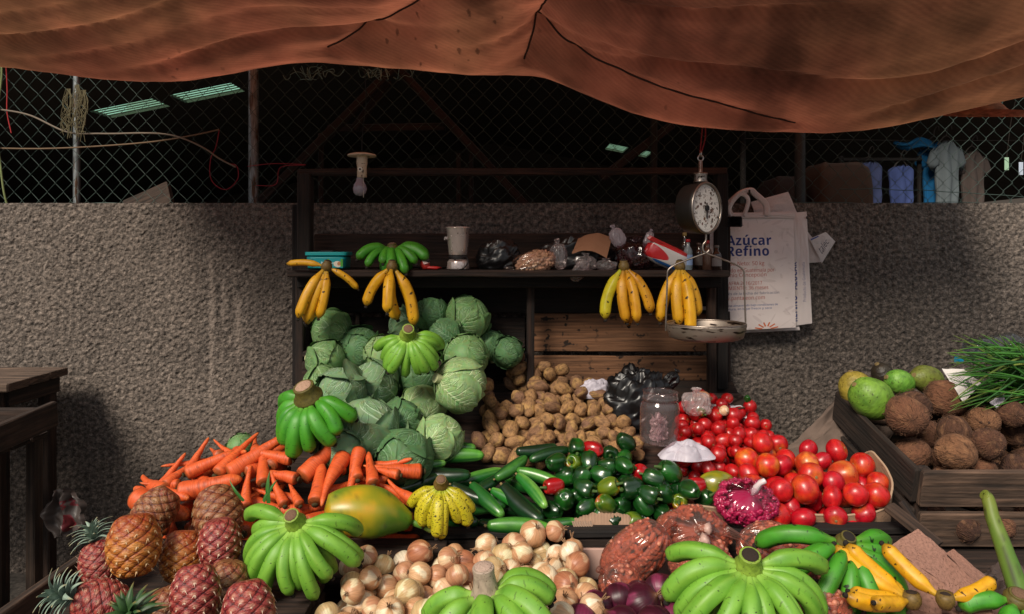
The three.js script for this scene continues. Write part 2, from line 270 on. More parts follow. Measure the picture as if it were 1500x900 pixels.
{
  const D = 4.0, shirt = (t) => Math.min(1, 0.25 + 7.5 * t), towel = (t) => Math.min(1, 0.5 + 8 * t);   // how wide the hanging cloth is, from its top (0) to its hem (1)
  garment('hanging_cloth', 'lavender-blue cloth with rumpled folds hanging beside the brown sacks behind the fence', '#454f75', 1254, 1291, 238, 330, D, towel);
  garment('hanging_cloth', 'smooth periwinkle-blue cloth hanging next to the blue dress behind the fence', '#3f4f82', 1303, 1337, 243, 330, D, towel);
  garment('blue_dress', 'bright teal-blue dress with a spread sleeve hanging behind the fence', '#0a5d8f', 1352, 1384, 208, 345, D + 0.06, shirt, 0.3);
  garment('grey_shirt', 'pale grey T-shirt on a hanger in front of the blue dress behind the fence', '#596266', 1370, 1403, 207, 340, D - 0.04, shirt, 0.33);
  garment('brown_shirt', 'mottled brown-grey T-shirt on a hanger behind the fence', '#4a403c', 1408, 1440, 222, 340, D, shirt, 0.32);
  const sl = thing('blue_scarf', 'teal-blue scarf draped over the clothes line behind the fence', 'scarf');
  const pts = [at(1308, 209, D + 0.02), at(1325, 214, D), at(1345, 209, D), at(1362, 214, D), at(1372, 226, D + 0.02)]; part('cloth', tube(new THREE.CatmullRomCurve3(pts).getPoints(24), 12, (t, q) => (0.004 + 0.03 * Math.sin(t * PI) ** 0.6) * (0.6 + 0.4 * Math.cos(q * 3 + t * 9))), std({ color: '#0b6a9c', roughness: 0.9, map: clothMap }), sl);
  const line = thing('clothes_line', 'thin clothes line strung between the hall posts', 'clothes line'); const lp = []; for (let i = 0; i <= 20; i++) { const x = 1.3 + i * 0.12; lp.push(V(x, at(1380, 203, D).y - 0.012 * Math.sin(i / 20 * PI), -D)); } part('cord', wire(lp, 0.003, 40, 5), M.iron, line);
  for (const x of [1.3, 3.7]) part('post', new THREE.CylinderGeometry(0.016, 0.016, 2.2, 10).translate(0, 1.1, 0), M.woodBlack, line, [x, 0, -D - 0.03]);
  const lo = thing('clothes_rail', 'wooden rail holding the two hanging blue cloths', 'rail'); plank(lo, 'rail', M.woodBlack, at(1235, 234, D), at(1350, 234, D), 0.02, 0.02); for (const x of [1235, 1350]) plank(lo, 'post', M.woodBlack, V(at(x, 0, D).x, 0, -D - 0.022), at(x, 228, D).add(V(0, 0, -0.022)), 0.02, 0.02, V(0, 0, 1));
  // sacks and boxes stacked behind the wall
  const sackMat = std({ color: '#7d6a5c', roughness: 0.95, map: clothMap });
  const stack = (label, x0, x1, y0, y1, d, hex) => { const a = at(x0, y0, d), b = at(x1, y1, d), s = thing('stacked_sack', label, 'sack'); const w = b.x - a.x, h = a.y - 0.6; part('cloth', ellipsoid(28, 22, (n) => { const e = (q) => Math.sign(q) * Math.abs(q) ** 0.28, k = 1 + 0.05 * fbm(n[0] * 2 + x0, n[1] * 3, n[2] * 2, 3); return [e(n[0]) * w / 2 * k, e(n[1]) * h / 2 * k, e(n[2]) * 0.16 * k]; }), std({ color: hex, roughness: 0.95, map: clothMap }), s, [(a.x + b.x) / 2, 0.6 + h / 2, -d]); };
  stack('tall brown paper sack behind the fence beside the blue cloths', 1182, 1262, 240, 300, 3.5, '#5a4230'); stack('dark brown sack behind the fence beside the hanging sugar bags', 1118, 1168, 262, 300, 3.55, '#3b2a20');
  const sh = thing('goods_shelf', 'dark shelf behind the wall carrying brown sacks', 'shelf'); plank(sh, 'shelf_board', M.woodBlack, V(1.15, 0.575, -3.52), V(1.95, 0.575, -3.52), 0.4, 0.04); for (const x of [1.2, 1.9]) plank(sh, 'leg', M.woodBlack, V(x, 0, -3.52), V(x, 0.555, -3.52), 0.06, 0.3, V(1, 0, 0));
  for (const [px, py, lab] of [[1475, 240, 'small pale green price tag hanging behind the fence'], [1496, 247, 'small blue-white price tag hanging behind the fence']]) { const t = thing('price_tag', lab, 'tag'), p = at(px, py, 3.1); part('card', new THREE.BoxGeometry(0.018, 0.055, 0.002), std({ color: lab.includes('green') ? '#9cc0a4' : '#b9c6d8', roughness: 0.8 }), t, p); part('string', wire([p.clone().add(V(0, 0.026, 0)), p.clone().add(V(0.002, 0.2, 0.03)), p.clone().add(V(0, 0.36, 0.095))], 0.0012, 8, 4), M.iron, t); }
  const pb = thing('pale_board', 'pale plywood offcut leaning behind the foot of the fence', 'board'); plank(pb, 'board', wood('#5c4e44'), at(185, 312, 3.1), at(250, 283, 3.1), 0.12, 0.03, V(0, 0.5, 1)); plank(pb, 'foot', M.woodBlack, V(at(217, 0, 3.1).x, 0, -3.13), V(at(217, 0, 3.1).x, at(217, 302, 3.1).y, -3.13), 0.05, 0.05, V(0, 0, 1));
}
{ // cords, twine and dead vine on the fence
  const D = 2.985, rope = (label, pts, r, hex, cat = 'cord') => { const t = thing(cat === 'cord' ? 'cord' : 'vine', label, cat); part('strand', wire(pts.map(([x, y, k = 0]) => at(x, y, D + k)), r, pts.length * 8, 6), std({ color: hex, roughness: 0.9 }), t); return t; };
  rope('pale grey cable drooping across the fence and ending in a plug', [[-20, 158], [40, 168], [100, 194], [150, 196], [250, 198], [300, 218], [320, 232], [345, 245]], 0.004, '#71665a');
  rope('brown twisted rope strung across the fence below the cable', [[-20, 217], [60, 218], [150, 214], [230, 207], [290, 197], [321, 190]], 0.0035, '#6b5743');
  rope('thin red cord looped beside the steel fence post', [[321, 190], [316, 215], [308, 235], [310, 265], [330, 278], [348, 262], [346, 243], [336, 240]], 0.0016, '#8f2230');
  rope('thin red cord trailing from the steel post to the timber frame', [[362, 244], [400, 240], [448, 242], [410, 246], [404, 270], [375, 272]], 0.0015, '#8f2230');
  rope('red twine hanging down the fence by the dead vine', [[8, 92], [10, 130], [10, 165], [16, 195]], 0.0022, '#a02a2c');
  for (const [x, y] of [[100, 138], [112, 132], [122, 140]]) { const t = thing('dead_vine', 'dry straw-coloured vine tuft knotted on the fence', 'dead vine', 'dry vine tufts on the fence'), list = []; for (let k = 0; k < 14; k++) { const p = [at(x + rr(-4, 4), y - 8, D - 0.012)]; for (let q = 1; q < 5; q++) p.push(at(x + rr(-9, 9) - q * 1, y + q * rr(10, 17), D - 0.012 - 0.004 * q)); list.push(wire(p, 0.0012, 12, 4)); } part('stems', merge(list), std({ color: '#5f583f', roughness: 0.9 }), t).userData.kind = 'stuff'; }
  { const t = thing('wire_tangle', 'tangle of loose teal fence wire below the tarpaulin', 'wire'), list = []; for (let k = 0; k < 16; k++) { const x = rr(425, 600), p = []; for (let q = 0; q < 6; q++) p.push(at(x + q * rr(3, 8) - 12, 103 + rr(-9, 16), D + rr(-0.01, 0.03))); list.push(wire(p, 0.0013, 24, 4)); } part('wires', merge(list), std({ color: '#7fa09a', metalness: 0.5, roughness: 0.4 }), t).userData.kind = 'stuff'; }
  const v = thing('vine', 'pale green vine stem climbing the fence at the wall end', 'vine'); part('strand', wire([at(14, 312, D), at(6, 285, D - 0.012), at(0, 240, D - 0.012), at(-6, 180, D - 0.012), at(2, 110, D - 0.012), at(0, 70, D - 0.012)], 0.004, 40, 6), std({ color: '#6f7a4c', roughness: 0.85 }), v);
}
// ------------------------------------------------------------------ tarpaulin
{
  const E = [[-700, 40], [-300, 70], [0, 97], [150, 115], [250, 117], [310, 108], [370, 98], [430, 93], [490, 97], [600, 102], [700, 112], [765, 115], [800, 118], [850, 135], [930, 165], [1000, 182], [1100, 193], [1200, 196], [1280, 189], [1350, 176], [1420, 160], [1500, 142], [1800, 90], [2300, 40]];
  const edge = (px) => { let i = 0; while (i < E.length - 2 && px > E[i + 1][0]) i++; const [a, b] = [E[i], E[i + 1]], t = clamp((px - a[0]) / (b[0] - a[0])), p0 = E[Math.max(0, i - 1)], p3 = E[Math.min(E.length - 1, i + 2)]; const m1 = (b[1] - p0[1]) / (b[0] - p0[0]) * (b[0] - a[0]), m2 = (p3[1] - a[1]) / (p3[0] - a[0]) * (b[0] - a[0]), t2 = t * t, t3 = t2 * t; return (2 * t3 - 3 * t2 + 1) * a[1] + (t3 - 2 * t2 + t) * m1 + (3 * t2 - 2 * t3) * b[1] + (t3 - t2) * m2; };
  const DB = 2.2, X0 = -1.64, X1 = 1.64, D0 = 3.2, D1 = 1.2;
  const base = (x, d) => { const yb = EYE + (HORIZON - edge(750 + x * FOCAL / DB)) / FOCAL * DB; if (d > DB) return yb + 0.11 * ((d - DB) / 0.3) ** 1.5; const w = (DB - d) / (DB - D1); return yb + (2.45 - yb) * w ** 1.2; };
  const hit = (px, py) => { for (let d = DB; d > 1.0; d -= 0.004) { const p = at(px, py, d); if (p.y < base(p.x, d)) return [p.x, d]; } return [at(px, py, 1).x, 1]; };
  const lines = [[[480, 92], [520, 72], [590, 42], [640, 15], [668, -4], [720, -60]], [[768, 113], [778, 92], [787, 68], [802, 34], [820, 0], [850, -60]], [[787, 68], [850, 98], [950, 135], [1050, 165], [1110, 182], [1165, 193]]].map((l) => l.map(([x, y]) => hit(x, y)));
  const dist = (x, d, l) => { let m = 9; for (let i = 0; i + 1 < l.length; i++) { const [ax, ad] = l[i], [bx, bd] = l[i + 1], t = clamp(((x - ax) * (bx - ax) + (d - ad) * (bd - ad)) / ((bx - ax) ** 2 + (bd - ad) ** 2)); m = Math.min(m, Math.hypot(x - ax - t * (bx - ax), d - ad - t * (bd - ad))); } return m; };
  const cloth = (x, d) => {
    let y = base(x, d); const w = clamp((DB - d) / 0.5);
    lines.forEach((l, i) => { y += [0.05, 0.06, 0.032][i] * Math.exp(-dist(x, d, l) / [0.1, 0.09, 0.05][i]) * sst(0, 0.15, w + 0.1); });
    const warp = 0.35 * n3(x * 0.9, d * 1.5, 3), ph = d * 2.6 + x * 0.28 + warp;                 // long creases running across
    const cr = (k, o, a, p) => { const q = Math.abs(((ph * k + o + 0.4 * n3(x * 1.3 + k, d * 2, k)) % 1 + 1) % 1 - 0.5) * 2; return a * (1 - q) ** p * (0.5 + fbm(x * 1.4 + k, d * 3, 9 + k, 2) * 1.4); };
    y += sst(0.02, 0.2, w) * (cr(1.7, 0.1, 0.07, 8) + cr(3.1, 0.6, 0.045, 7) + cr(6.3, 0.3, 0.014, 4)) * sst(-0.5, 0.6, x + 0.4 * n3(x, d * 2, 30));
    y += sst(0.02, 0.2, w) * (1 - sst(-0.6, 0.2, x)) * (cr(2.3, 0.45, 0.035, 7) + cr(4.6, 0.2, 0.016, 5) + 0.02 * fbm(x * 2 - d * 1.2, d * 5 + x * 2, 4, 3) + 0.012 * Math.max(0, Math.sin((d * 7 + x * 3.4 + 3 * n3(x * 1.2, d * 2, 6)))) ** 3);
    return y + 0.03 * fbm(x * 1.5, d * 2.2, 20, 3) * clamp(w * 3) + 0.004 * fbm(x * 14, d * 14, 21, 2);
  };
  const t = thing('tarpaulin', 'sagging rust-brown cloth tarpaulin stretched over the stall', 'tarpaulin');
  const map = tex(1024, 1024, (u, v) => { // 4.5 m by 1.6 m
    const x = u * 4.5, y = v * 1.6, a = fbm(x * 1.3, y * 2.5, 2, 4), b = fbm(x * 5, y * 9, 5, 4), weave = (0.5 + 0.5 * Math.sin((y * 105 + x * 24 + 0.35 * n3(x * 6, y * 6, 2)) * 2 * PI)) * (0.6 + 0.6 * n3(x * 9, y * 14, 5)), st = sst(0.12, 0.4, fbm(x * 2.6, y * 4.2, 11, 4)), sp = sst(0.5, 0.62, n3(x * 40, y * 40, 8));
    const run = fbm(x * 3 + 4 * y, y * 15 + x * 3, 33, 4), thr = n3(x * 60, y * 620, 3); let s = 0.84 + 0.42 * a + 0.34 * b + 0.08 * (weave - 0.3) + 0.2 * run + 0.05 * thr; s *= 1 - 0.28 * st; s *= 1 - 0.3 * sp * sst(0, 0.2, a); const yel = sst(-0.1, 0.35, fbm(x * 1.1, y * 1.6, 17, 3));
    return [s * 0.71, s * mix(0.415, 0.48, yel), s * mix(0.315, 0.34, yel)];
  });
  const mat = phys({ map, roughness: 1, transmission: 0.45, thickness: 0, side: THREE.DoubleSide, specularIntensity: 0.15 });
  const sheet = surf(300, 150, (u, v) => { const x = mix(X0, X1, u), d = mix(D0, D1, v); return [x, cloth(x, d), -d]; }, { closed: false });
  part('sheet', sheet, mat, t);
  const twine = std({ color: '#3a2219', roughness: 0.95 });
  lines.forEach((l) => { const c = new THREE.CatmullRomCurve3(l.map(([x, d]) => V(x, 0, -d))), p = c.getPoints(60).map((q) => V(q.x, cloth(q.x, -q.z) - 0.004, q.z)); part('seam_cord', wire(p, 0.003, 120, 6), twine, t); });
  // hem of a second fold behind, lower on the right
  part('back_fold', surf(90, 24, (u, v) => { const x = mix(1.15, 1.66, u), d = mix(2.5, 2.28, v), e = EYE + (HORIZON - mix(160, 172, sst(1300, 1420, 750 + x * FOCAL / 2.3)) - 4 * n3(x * 3, 1, 1)) / FOCAL * 2.3; return [x, e + 0.16 * (1 - v) ** 2 + 0.012 * fbm(x * 4, v * 3, 3, 3) + 0.22 * Math.max(0, v - 0.8) ** 1.5, -d]; }, { closed: false }), mat, t);
  const cordM = std({ color: '#6a5a48', roughness: 0.95 });
  for (const [x, d] of [[X0, D1], [X1, D1]]) part('guy_rope', wire([V(x, cloth(x, d), -d), V(x * 1.15, 2.42, -0.85), V(x * 1.3, 2.3, -0.6)], 0.005, 12, 6), cordM, t);
  for (const [x, d] of [[X0, D0], [X1, D0]]) part('guy_rope', wire([V(x, cloth(x, d), -d), V(Math.sign(x) * 2.6, 2.2, -2.8), V(Math.sign(x) * 2.28, 2.1, -3.0)], 0.005, 12, 6), cordM, t);
  for (const s of [0, 1]) { const x = (s ? X1 : X0) * 1.3, p = thing('tarpaulin_pole', s ? 'tall round wooden pole holding the corner of the tarpaulin by the coconut crate' : 'tall round wooden pole holding the corner of the tarpaulin by the low table', 'pole'); part('pole', tube(Array.from({ length: 9 }, (_, i) => V(0.02 * n3(i * 0.4, s, 1), i * 0.29, 0)), 10, (t) => (t < 0.001 || t > 0.999 ? 0.001 : 0.03 - 0.006 * t)), M.woodMid, p, [x, 0, -0.6]); }
}

// ------------------------------------------------------------------ stall, rack, tables, crate
const deckY = (d) => 0.46 + 0.45 * (d - 2.04);
const FRONT_Y = 0.4, RISER_Y = 0.5;
{
  const s = thing('produce_stall', 'stepped wooden market stall carrying the heaps of produce', 'market stall');
  for (let k = 0; k < 6; k++) plank(s, 'front_board', M.woodDark, V(-1.02, FRONT_Y - 0.012, -1.27 - k * 0.124), V(1.15, FRONT_Y - 0.012, -1.27 - k * 0.124), 0.12, 0.024);
  for (let k = 0; k < 7; k++) { const d = 2.1 + k * 0.108, y = deckY(d) - 0.012; plank(s, 'sloping_board', M.woodDark, V(d < 2.3 ? -1.06 : d < 2.5 ? -0.86 : -0.76, y, -d), V(d < 2.35 ? 1.12 : 0.86, y, -d), 0.117, 0.022, V(0, 0.912, 0.41)); }
  for (const d of [1.35, 1.47, 1.59, 1.71, 1.83, 1.95]) plank(s, 'riser_board', M.woodDark, V(-1.03, RISER_Y - 0.012, -d), V(d > 1.8 ? -0.18 : -0.46, RISER_Y - 0.012, -d), 0.118, 0.024);
  plank(s, 'riser_side', M.woodDark, V(-0.465, RISER_Y - 0.064, -1.3), V(-0.465, RISER_Y - 0.064, -1.75), 0.02, 0.075);
  plank(s, 'ledge', M.woodBlack, V(-0.25, 0.512, -2.01), V(1.14, 0.528, -2.01), 0.05, 0.02); plank(s, 'ledge_face', wood('#3a2c25'), V(-0.25, 0.455, -2.005), V(1.14, 0.47, -2.005), 0.022, 0.085);
  plank(s, 'side_board', wood('#6b5a4c'), V(-1.07, 0.5, -1.2), V(-1.07, 0.5, -2.1), 0.024, 0.1);
  plank(s, 'end_board', M.woodDark, V(1.17, 0.42, -1.2), V(1.17, 0.42, -2.0), 0.024, 0.14);
  plank(s, 'front_edge', M.woodMid, V(-1.05, 0.4, -1.195), V(1.18, 0.4, -1.195), 0.022, 0.11);
  for (const x of [-0.98, 0.05, 1.08]) { for (const d of [1.26, 1.95]) plank(s, 'leg', M.woodDark, V(x, 0, -d), V(x, FRONT_Y - 0.025, -d), 0.07, 0.07, V(0, 0, 1)); plank(s, 'leg', M.woodDark, V(x * 0.7, 0, -2.7), V(x * 0.7, deckY(2.7) - 0.03, -2.7), 0.07, 0.07, V(0, 0, 1)); }
  const box = (x0, x1, d0, d1, y0, y1) => { for (let y = y0; y < y1 - 0.05; y += 0.105) { plank(s, 'step_board', M.woodDark, V(x0, y + 0.05, -d0), V(x1, y + 0.05, -d0), 0.02, 0.1); } plank(s, 'step_top', M.woodDark, V(x0, y1, -(d0 + d1) / 2), V(x1, y1, -(d0 + d1) / 2), d1 - d0 + 0.02, 0.02); };
  box(-0.76, -0.1, 2.6, 2.76, 0.7, 0.93);                         // step that the top row of cabbages stands on
  // pale cardboard tacked below the ledge
  const c = thing('cardboard_sheet', 'pale pinkish cardboard sheet standing below the dark ledge beside the onions', 'cardboard'); part('sheet', board(0.5, 0.085, 0.006, 3, 0.003), std({ color: '#b59488', roughness: 0.9 }), c, [0.33, FRONT_Y + 0.0425, -1.975]);
}
const RACK_D = 2.72, SHELF_Y = 1.236;
{
  const r = thing('shelf_rack', 'dark wooden rack with one long shelf against the wall', 'shelf rack'), q = (px, py, d = RACK_D) => at(px, py, d), K = V(0, 0, 1);
  const up = (px, py0, y1, d, w, th, m = M.woodBlack, n = 'post') => plank(r, n, m, q(px, py0, d), V(q(px, 0, d).x, y1, -d), th, w, K);
  up(447, 254, 0.78, 2.72, 0.052, 0.05, wood('#33271f')); up(434, 300, 0.78, 2.8, 0.02, 0.03); up(466, 405, 0.78, 2.78, 0.03, 0.02); up(440, 405, 0.78, 2.66, 0.03, 0.03, wood('#3c2d25'));
  up(1056, 254, 0.78, 2.74, 0.05, 0.045); up(1042, 400, 0.77, 2.69, 0.036, 0.03, wood('#4d3a2e')); up(1064, 320, 0.77, 2.8, 0.028, 0.03, wood('#3a2c25'));
  up(777, 404, 0.75, 2.68, 0.026, 0.028, wood('#3c2b22'), 'stud');
  plank(r, 'top_rail', wood('#4a3327'), q(437, 253), q(1064, 251), 0.03, 0.026);
  plank(r, 'upper_back_board', wood('#4b382d'), V(-0.78, 1.305, -2.83), V(0.8, 1.31, -2.83), 0.018, 0.135);
  plank(r, 'shelf_board', wood('#3b2a21'), V(-0.8, SHELF_Y - 0.012, -2.6), V(0.775, SHELF_Y - 0.012, -2.6), 0.12, 0.024); plank(r, 'shelf_board', wood('#3b2a21'), V(-0.79, SHELF_Y - 0.012, -2.735), V(0.78, SHELF_Y - 0.012, -2.735), 0.145, 0.024);
  plank(r, 'shelf_rail', M.woodBlack, V(-0.79, SHELF_Y - 0.045, -2.64), V(0.77, SHELF_Y - 0.045, -2.64), 0.022, 0.042);
  const P = (n, y, h, m, x0 = -0.8, x1 = 0.8) => plank(r, n, m, V(x0, y, -2.82), V(x1, y, -2.82), 0.016, h);
  P('back_board', 1.13, 0.135, M.woodBlack); P('back_board', 0.985, 0.15, M.woodSpot, 0.07); P('back_board', 0.845, 0.098, M.woodSpot, 0.07); P('back_board', 0.735, 0.1, M.woodSpot, 0.07);
  P('back_board', 0.985, 0.12, wood('#3b2d24'), -0.8, 0.05); P('back_board', 0.845, 0.1, wood('#33261f'), -0.8, 0.05);
  for (const x of [-0.72, -0.6]) plank(r, 'slat', wood('#4a392e'), V(x, 1.06, -2.8), V(x, 0.93, -2.8), 0.014, 0.05, K);
}
{ // low tables at the left wall
  const t = thing('wooden_table', 'grey weathered wooden table with a plank top against the left wall', 'table'), m = M.woodGrey;
  for (let k = 0; k < 3; k++) plank(t, 'top_board', wood('#8a7a6d'), V(-2.7, 0.838, -2.5 - k * 0.118), V(-1.72 - 0.004 * k, 0.838, -2.5 - k * 0.118), 0.115, 0.03);
  plank(t, 'apron', M.woodDark, V(-2.7, 0.79, -2.47), V(-1.76, 0.79, -2.47), 0.022, 0.06); plank(t, 'apron', M.woodDark, V(-1.765, 0.79, -2.5), V(-1.765, 0.79, -2.78), 0.022, 0.06);
  for (const x of [-1.79, -2.6]) for (const d of [2.5, 2.76]) plank(t, 'leg', M.woodDark, V(x, 0, -d), V(x, 0.82, -d), 0.045, 0.05, V(0, 0, 1));
  const b = thing('trough_table', 'dark wooden trough table with raised sides beside the plank table', 'table');
  plank(b, 'side_board', wood('#5c4c41'), V(-2.5, 0.735, -2.14), V(-1.55, 0.735, -2.14), 0.022, 0.085); plank(b, 'side_board', wood('#5c4c41'), V(-1.545, 0.74, -2.13), V(-1.545, 0.755, -2.42), 0.024, 0.085); plank(b, 'side_board', M.woodDark, V(-2.5, 0.735, -2.42), V(-1.56, 0.735, -2.42), 0.022, 0.08);
  for (let k = 0; k < 3; k++) plank(b, 'bottom_board', M.woodDark, V(-2.5, 0.69, -2.19 - k * 0.09), V(-1.56, 0.69, -2.19 - k * 0.09), 0.085, 0.018);
  plank(b, 'lower_rail', wood('#57473b'), V(-2.5, 0.63, -2.125), V(-1.53, 0.65, -2.125), 0.02, 0.07);
  for (const [x, d, w] of [[-1.58, 2.16, 0.075], [-1.6, 2.4, 0.05], [-2.05, 2.16, 0.06], [-2.45, 2.4, 0.05], [-1.74, 2.17, 0.055]]) plank(b, 'leg', wood('#54473d'), V(x, 0, -d), V(x, 0.68, -d), 0.03, w, V(0, 0, 1));
  plank(b, 'brace', M.woodBlack, V(-1.78, 0.42, -2.12), V(-1.5, 0.02, -2.09), 0.025, 0.05); plank(b, 'shelf_board', M.woodDark, V(-2.4, 0.14, -2.2), V(-1.66, 0.14, -2.2), 0.2, 0.02);
  const c = thing('bottle', 'small bottle with a white cap lying in the dark trough table', 'bottle'); part('body', new THREE.CylinderGeometry(0.016, 0.018, 0.07, 14).translate(0, 0.035, 0), std({ color: '#3b5660', roughness: 0.3 }), c, [-1.63, 0.7, -2.2]); part('cap', new THREE.CylinderGeometry(0.012, 0.012, 0.022, 14).translate(0, 0.081, 0), std({ color: '#e2e2e2', roughness: 0.5 }), c, [-1.63, 0.7, -2.2]);
}
const CRATE = { x: 1.17, y: 0.44, d: 2.1, w: 0.66, dep: 0.54, tilt: 0.21 };
{
  const g = thing('wooden_crate', 'rough grey-brown slatted wooden crate of coconuts', 'crate'); g.position.set(CRATE.x, CRATE.y, -CRATE.d); g.rotation.x = CRATE.tilt;
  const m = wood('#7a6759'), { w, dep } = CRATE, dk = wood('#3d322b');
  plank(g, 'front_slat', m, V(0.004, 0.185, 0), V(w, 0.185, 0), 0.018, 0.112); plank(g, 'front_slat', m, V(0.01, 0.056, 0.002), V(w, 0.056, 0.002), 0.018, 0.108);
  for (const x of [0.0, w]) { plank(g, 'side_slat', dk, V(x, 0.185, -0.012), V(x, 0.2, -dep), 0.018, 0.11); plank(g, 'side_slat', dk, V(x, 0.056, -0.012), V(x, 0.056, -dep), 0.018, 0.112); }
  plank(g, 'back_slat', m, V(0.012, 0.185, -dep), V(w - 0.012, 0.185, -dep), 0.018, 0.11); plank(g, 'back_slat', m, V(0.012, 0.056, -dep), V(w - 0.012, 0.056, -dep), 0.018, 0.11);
  for (const x of [0.026, w - 0.026]) for (const z of [-0.028, -dep + 0.028]) plank(g, 'corner_post', M.woodDark, V(x, 0.002, z), V(x, 0.235, z), 0.032, 0.032, V(0, 0, 1));
  for (let k = 0; k < 5; k++) plank(g, 'bottom_slat', M.woodDark, V(0.012, 0.012, -0.06 - k * 0.105), V(w - 0.012, 0.012, -0.06 - k * 0.105), 0.095, 0.014);
  const t = thing('crate_stand', 'low plank stand that carries the coconut crate', 'stand');
  for (let k = 0; k < 5; k++) plank(t, 'top_board', M.woodDark, V(1.14, 0.41, -2.06 - k * 0.13), V(1.95, 0.41, -2.06 - k * 0.13), 0.126, 0.03);
  plank(t, 'prop', M.woodDark, V(1.16, 0.475, -2.55), V(1.86, 0.475, -2.55), 0.09, 0.1); plank(t, 'front_rail', M.woodDark, V(1.1, 0.385, -1.985), V(2.0, 0.385, -1.985), 0.025, 0.1);
  for (const x of [1.2, 1.88]) for (const d of [2.05, 2.6]) plank(t, 'leg', M.woodDark, V(x, 0, -d), V(x, 0.394, -d), 0.06, 0.06, V(0, 0, 1));
  const l = thing('loose_plank', 'splintered loose plank lying between the tomato tray and the crate', 'plank'); plank(l, 'board', wood('#5b4a3e'), at(1302, 742, 1.98), at(1375, 800, 1.88), 0.05, 0.018); plank(l, 'splinter', M.woodDark, at(1320, 735, 2.0), at(1345, 770, 1.97), 0.02, 0.012);
}

// ------------------------------------------------------------------ plastic, bags, paper
const film = (hex, o = {}) => phys({ color: hex, transmission: 1, roughness: 0.08, thickness: 0, ior: 1.5, side: THREE.DoubleSide, ...o });
// a tied bag along +y: rad(v) profile in [0, 1], pleats gather towards the neck
function bagGeo(seed, w, h, d, { neck = 0.12, pleat = 16, lump = 0.1, tuft = 0.25, power = 0.55, nu = 72, nv = 40, crumple = 0.02 } = {}) {
  return surf(nu, nv, (u, v) => {
    const a = -u * PI * 2, body = 1 - tuft;
    let r = v < body ? Math.max(neck, Math.sin(clamp(v / body, 0, 1) * PI) ** power * (v / body > 0.5 ? 1 : 1)) : neck + (v - body) / tuft * neck * 2.2;
    if (v < body && v / body > 0.5) r = Math.max(neck, r);
    const k = sst(0.35, 0.95, v / body), pl = 1 + 0.13 * k * Math.sin(a * pleat + 3 * n3(Math.cos(a) * 2, v * 3, seed)) + 0.08 * k * Math.sin(a * pleat * 0.43 + seed);
    const e = 1 + lump * fbm(Math.cos(a) * 1.6 + seed, v * 3, Math.sin(a) * 1.6, 3) * 2 + crumple * fbm(Math.cos(a) * 9 + seed, v * 12, Math.sin(a) * 9, 3) * 2;
    if (v === 0) r = 0;
    const top = v >= 1 ? 0.06 : 1;
    return [Math.cos(a) * r * w / 2 * pl * e * top, (v < body ? -Math.cos(clamp(v / body) * PI) * 0.5 + 0.5 : 1 + (v - body) / tuft * 0.22) * h + 0.006 * n3(a * 2, v * 6, seed), Math.sin(a) * r * d / 2 * pl * e * top];
  }, { poles: false });
}
// a filled, tied bag along +y: smooth belly, film gathered in radial folds towards the neck; point: the bottom ends in a corner
function tiedBag(seed, w, h, d, { point = 0, neck = 0.1, lump = 0.1 } = {}) {
  return surf(150, 76, (u, v) => {
    const a = -u * PI * 2, ca = Math.cos(a), sa = Math.sin(a), t = Math.min(1, v / 0.9), q = v > 0.9 ? (v - 0.9) / 0.1 : 0;
    let r = t < 0.5 ? Math.sin(t * PI) ** mix(0.55, 1.15, point) : neck + (1 - neck) * Math.cos((t - 0.5) * PI) ** 0.62; r = mix(r, neck * 1.7, q); if (v === 0) r = 0;
    const y = (mix((1 - Math.cos(PI * t)) / 2, t, 0.25 + 0.5 * point) + 0.2 * q) * h, near = Math.exp(-(1 - t) / 0.22), st = n3(ca * 8 + seed * 3, t * 1.6, sa * 8), st2 = n3(ca * 19 + seed, t * 2.5, sa * 19);
    const k = 1 + lump * 2 * fbm(ca * 1.4 + seed * 2, t * 2, sa * 1.4, 2) + near * (0.16 * Math.sin(a * 13 + 3 * st) + 0.1 * st) + 0.028 * (0.5 - Math.abs(st)) + 0.016 * st2 + 0.02 * fbm(ca * 5, t * 9, sa * 5 + seed, 2), e = v >= 1 ? 0.05 : 1;
    return [ca * r * w / 2 * k * e, y, sa * r * d / 2 * k * e];
  }, { poles: false });
}
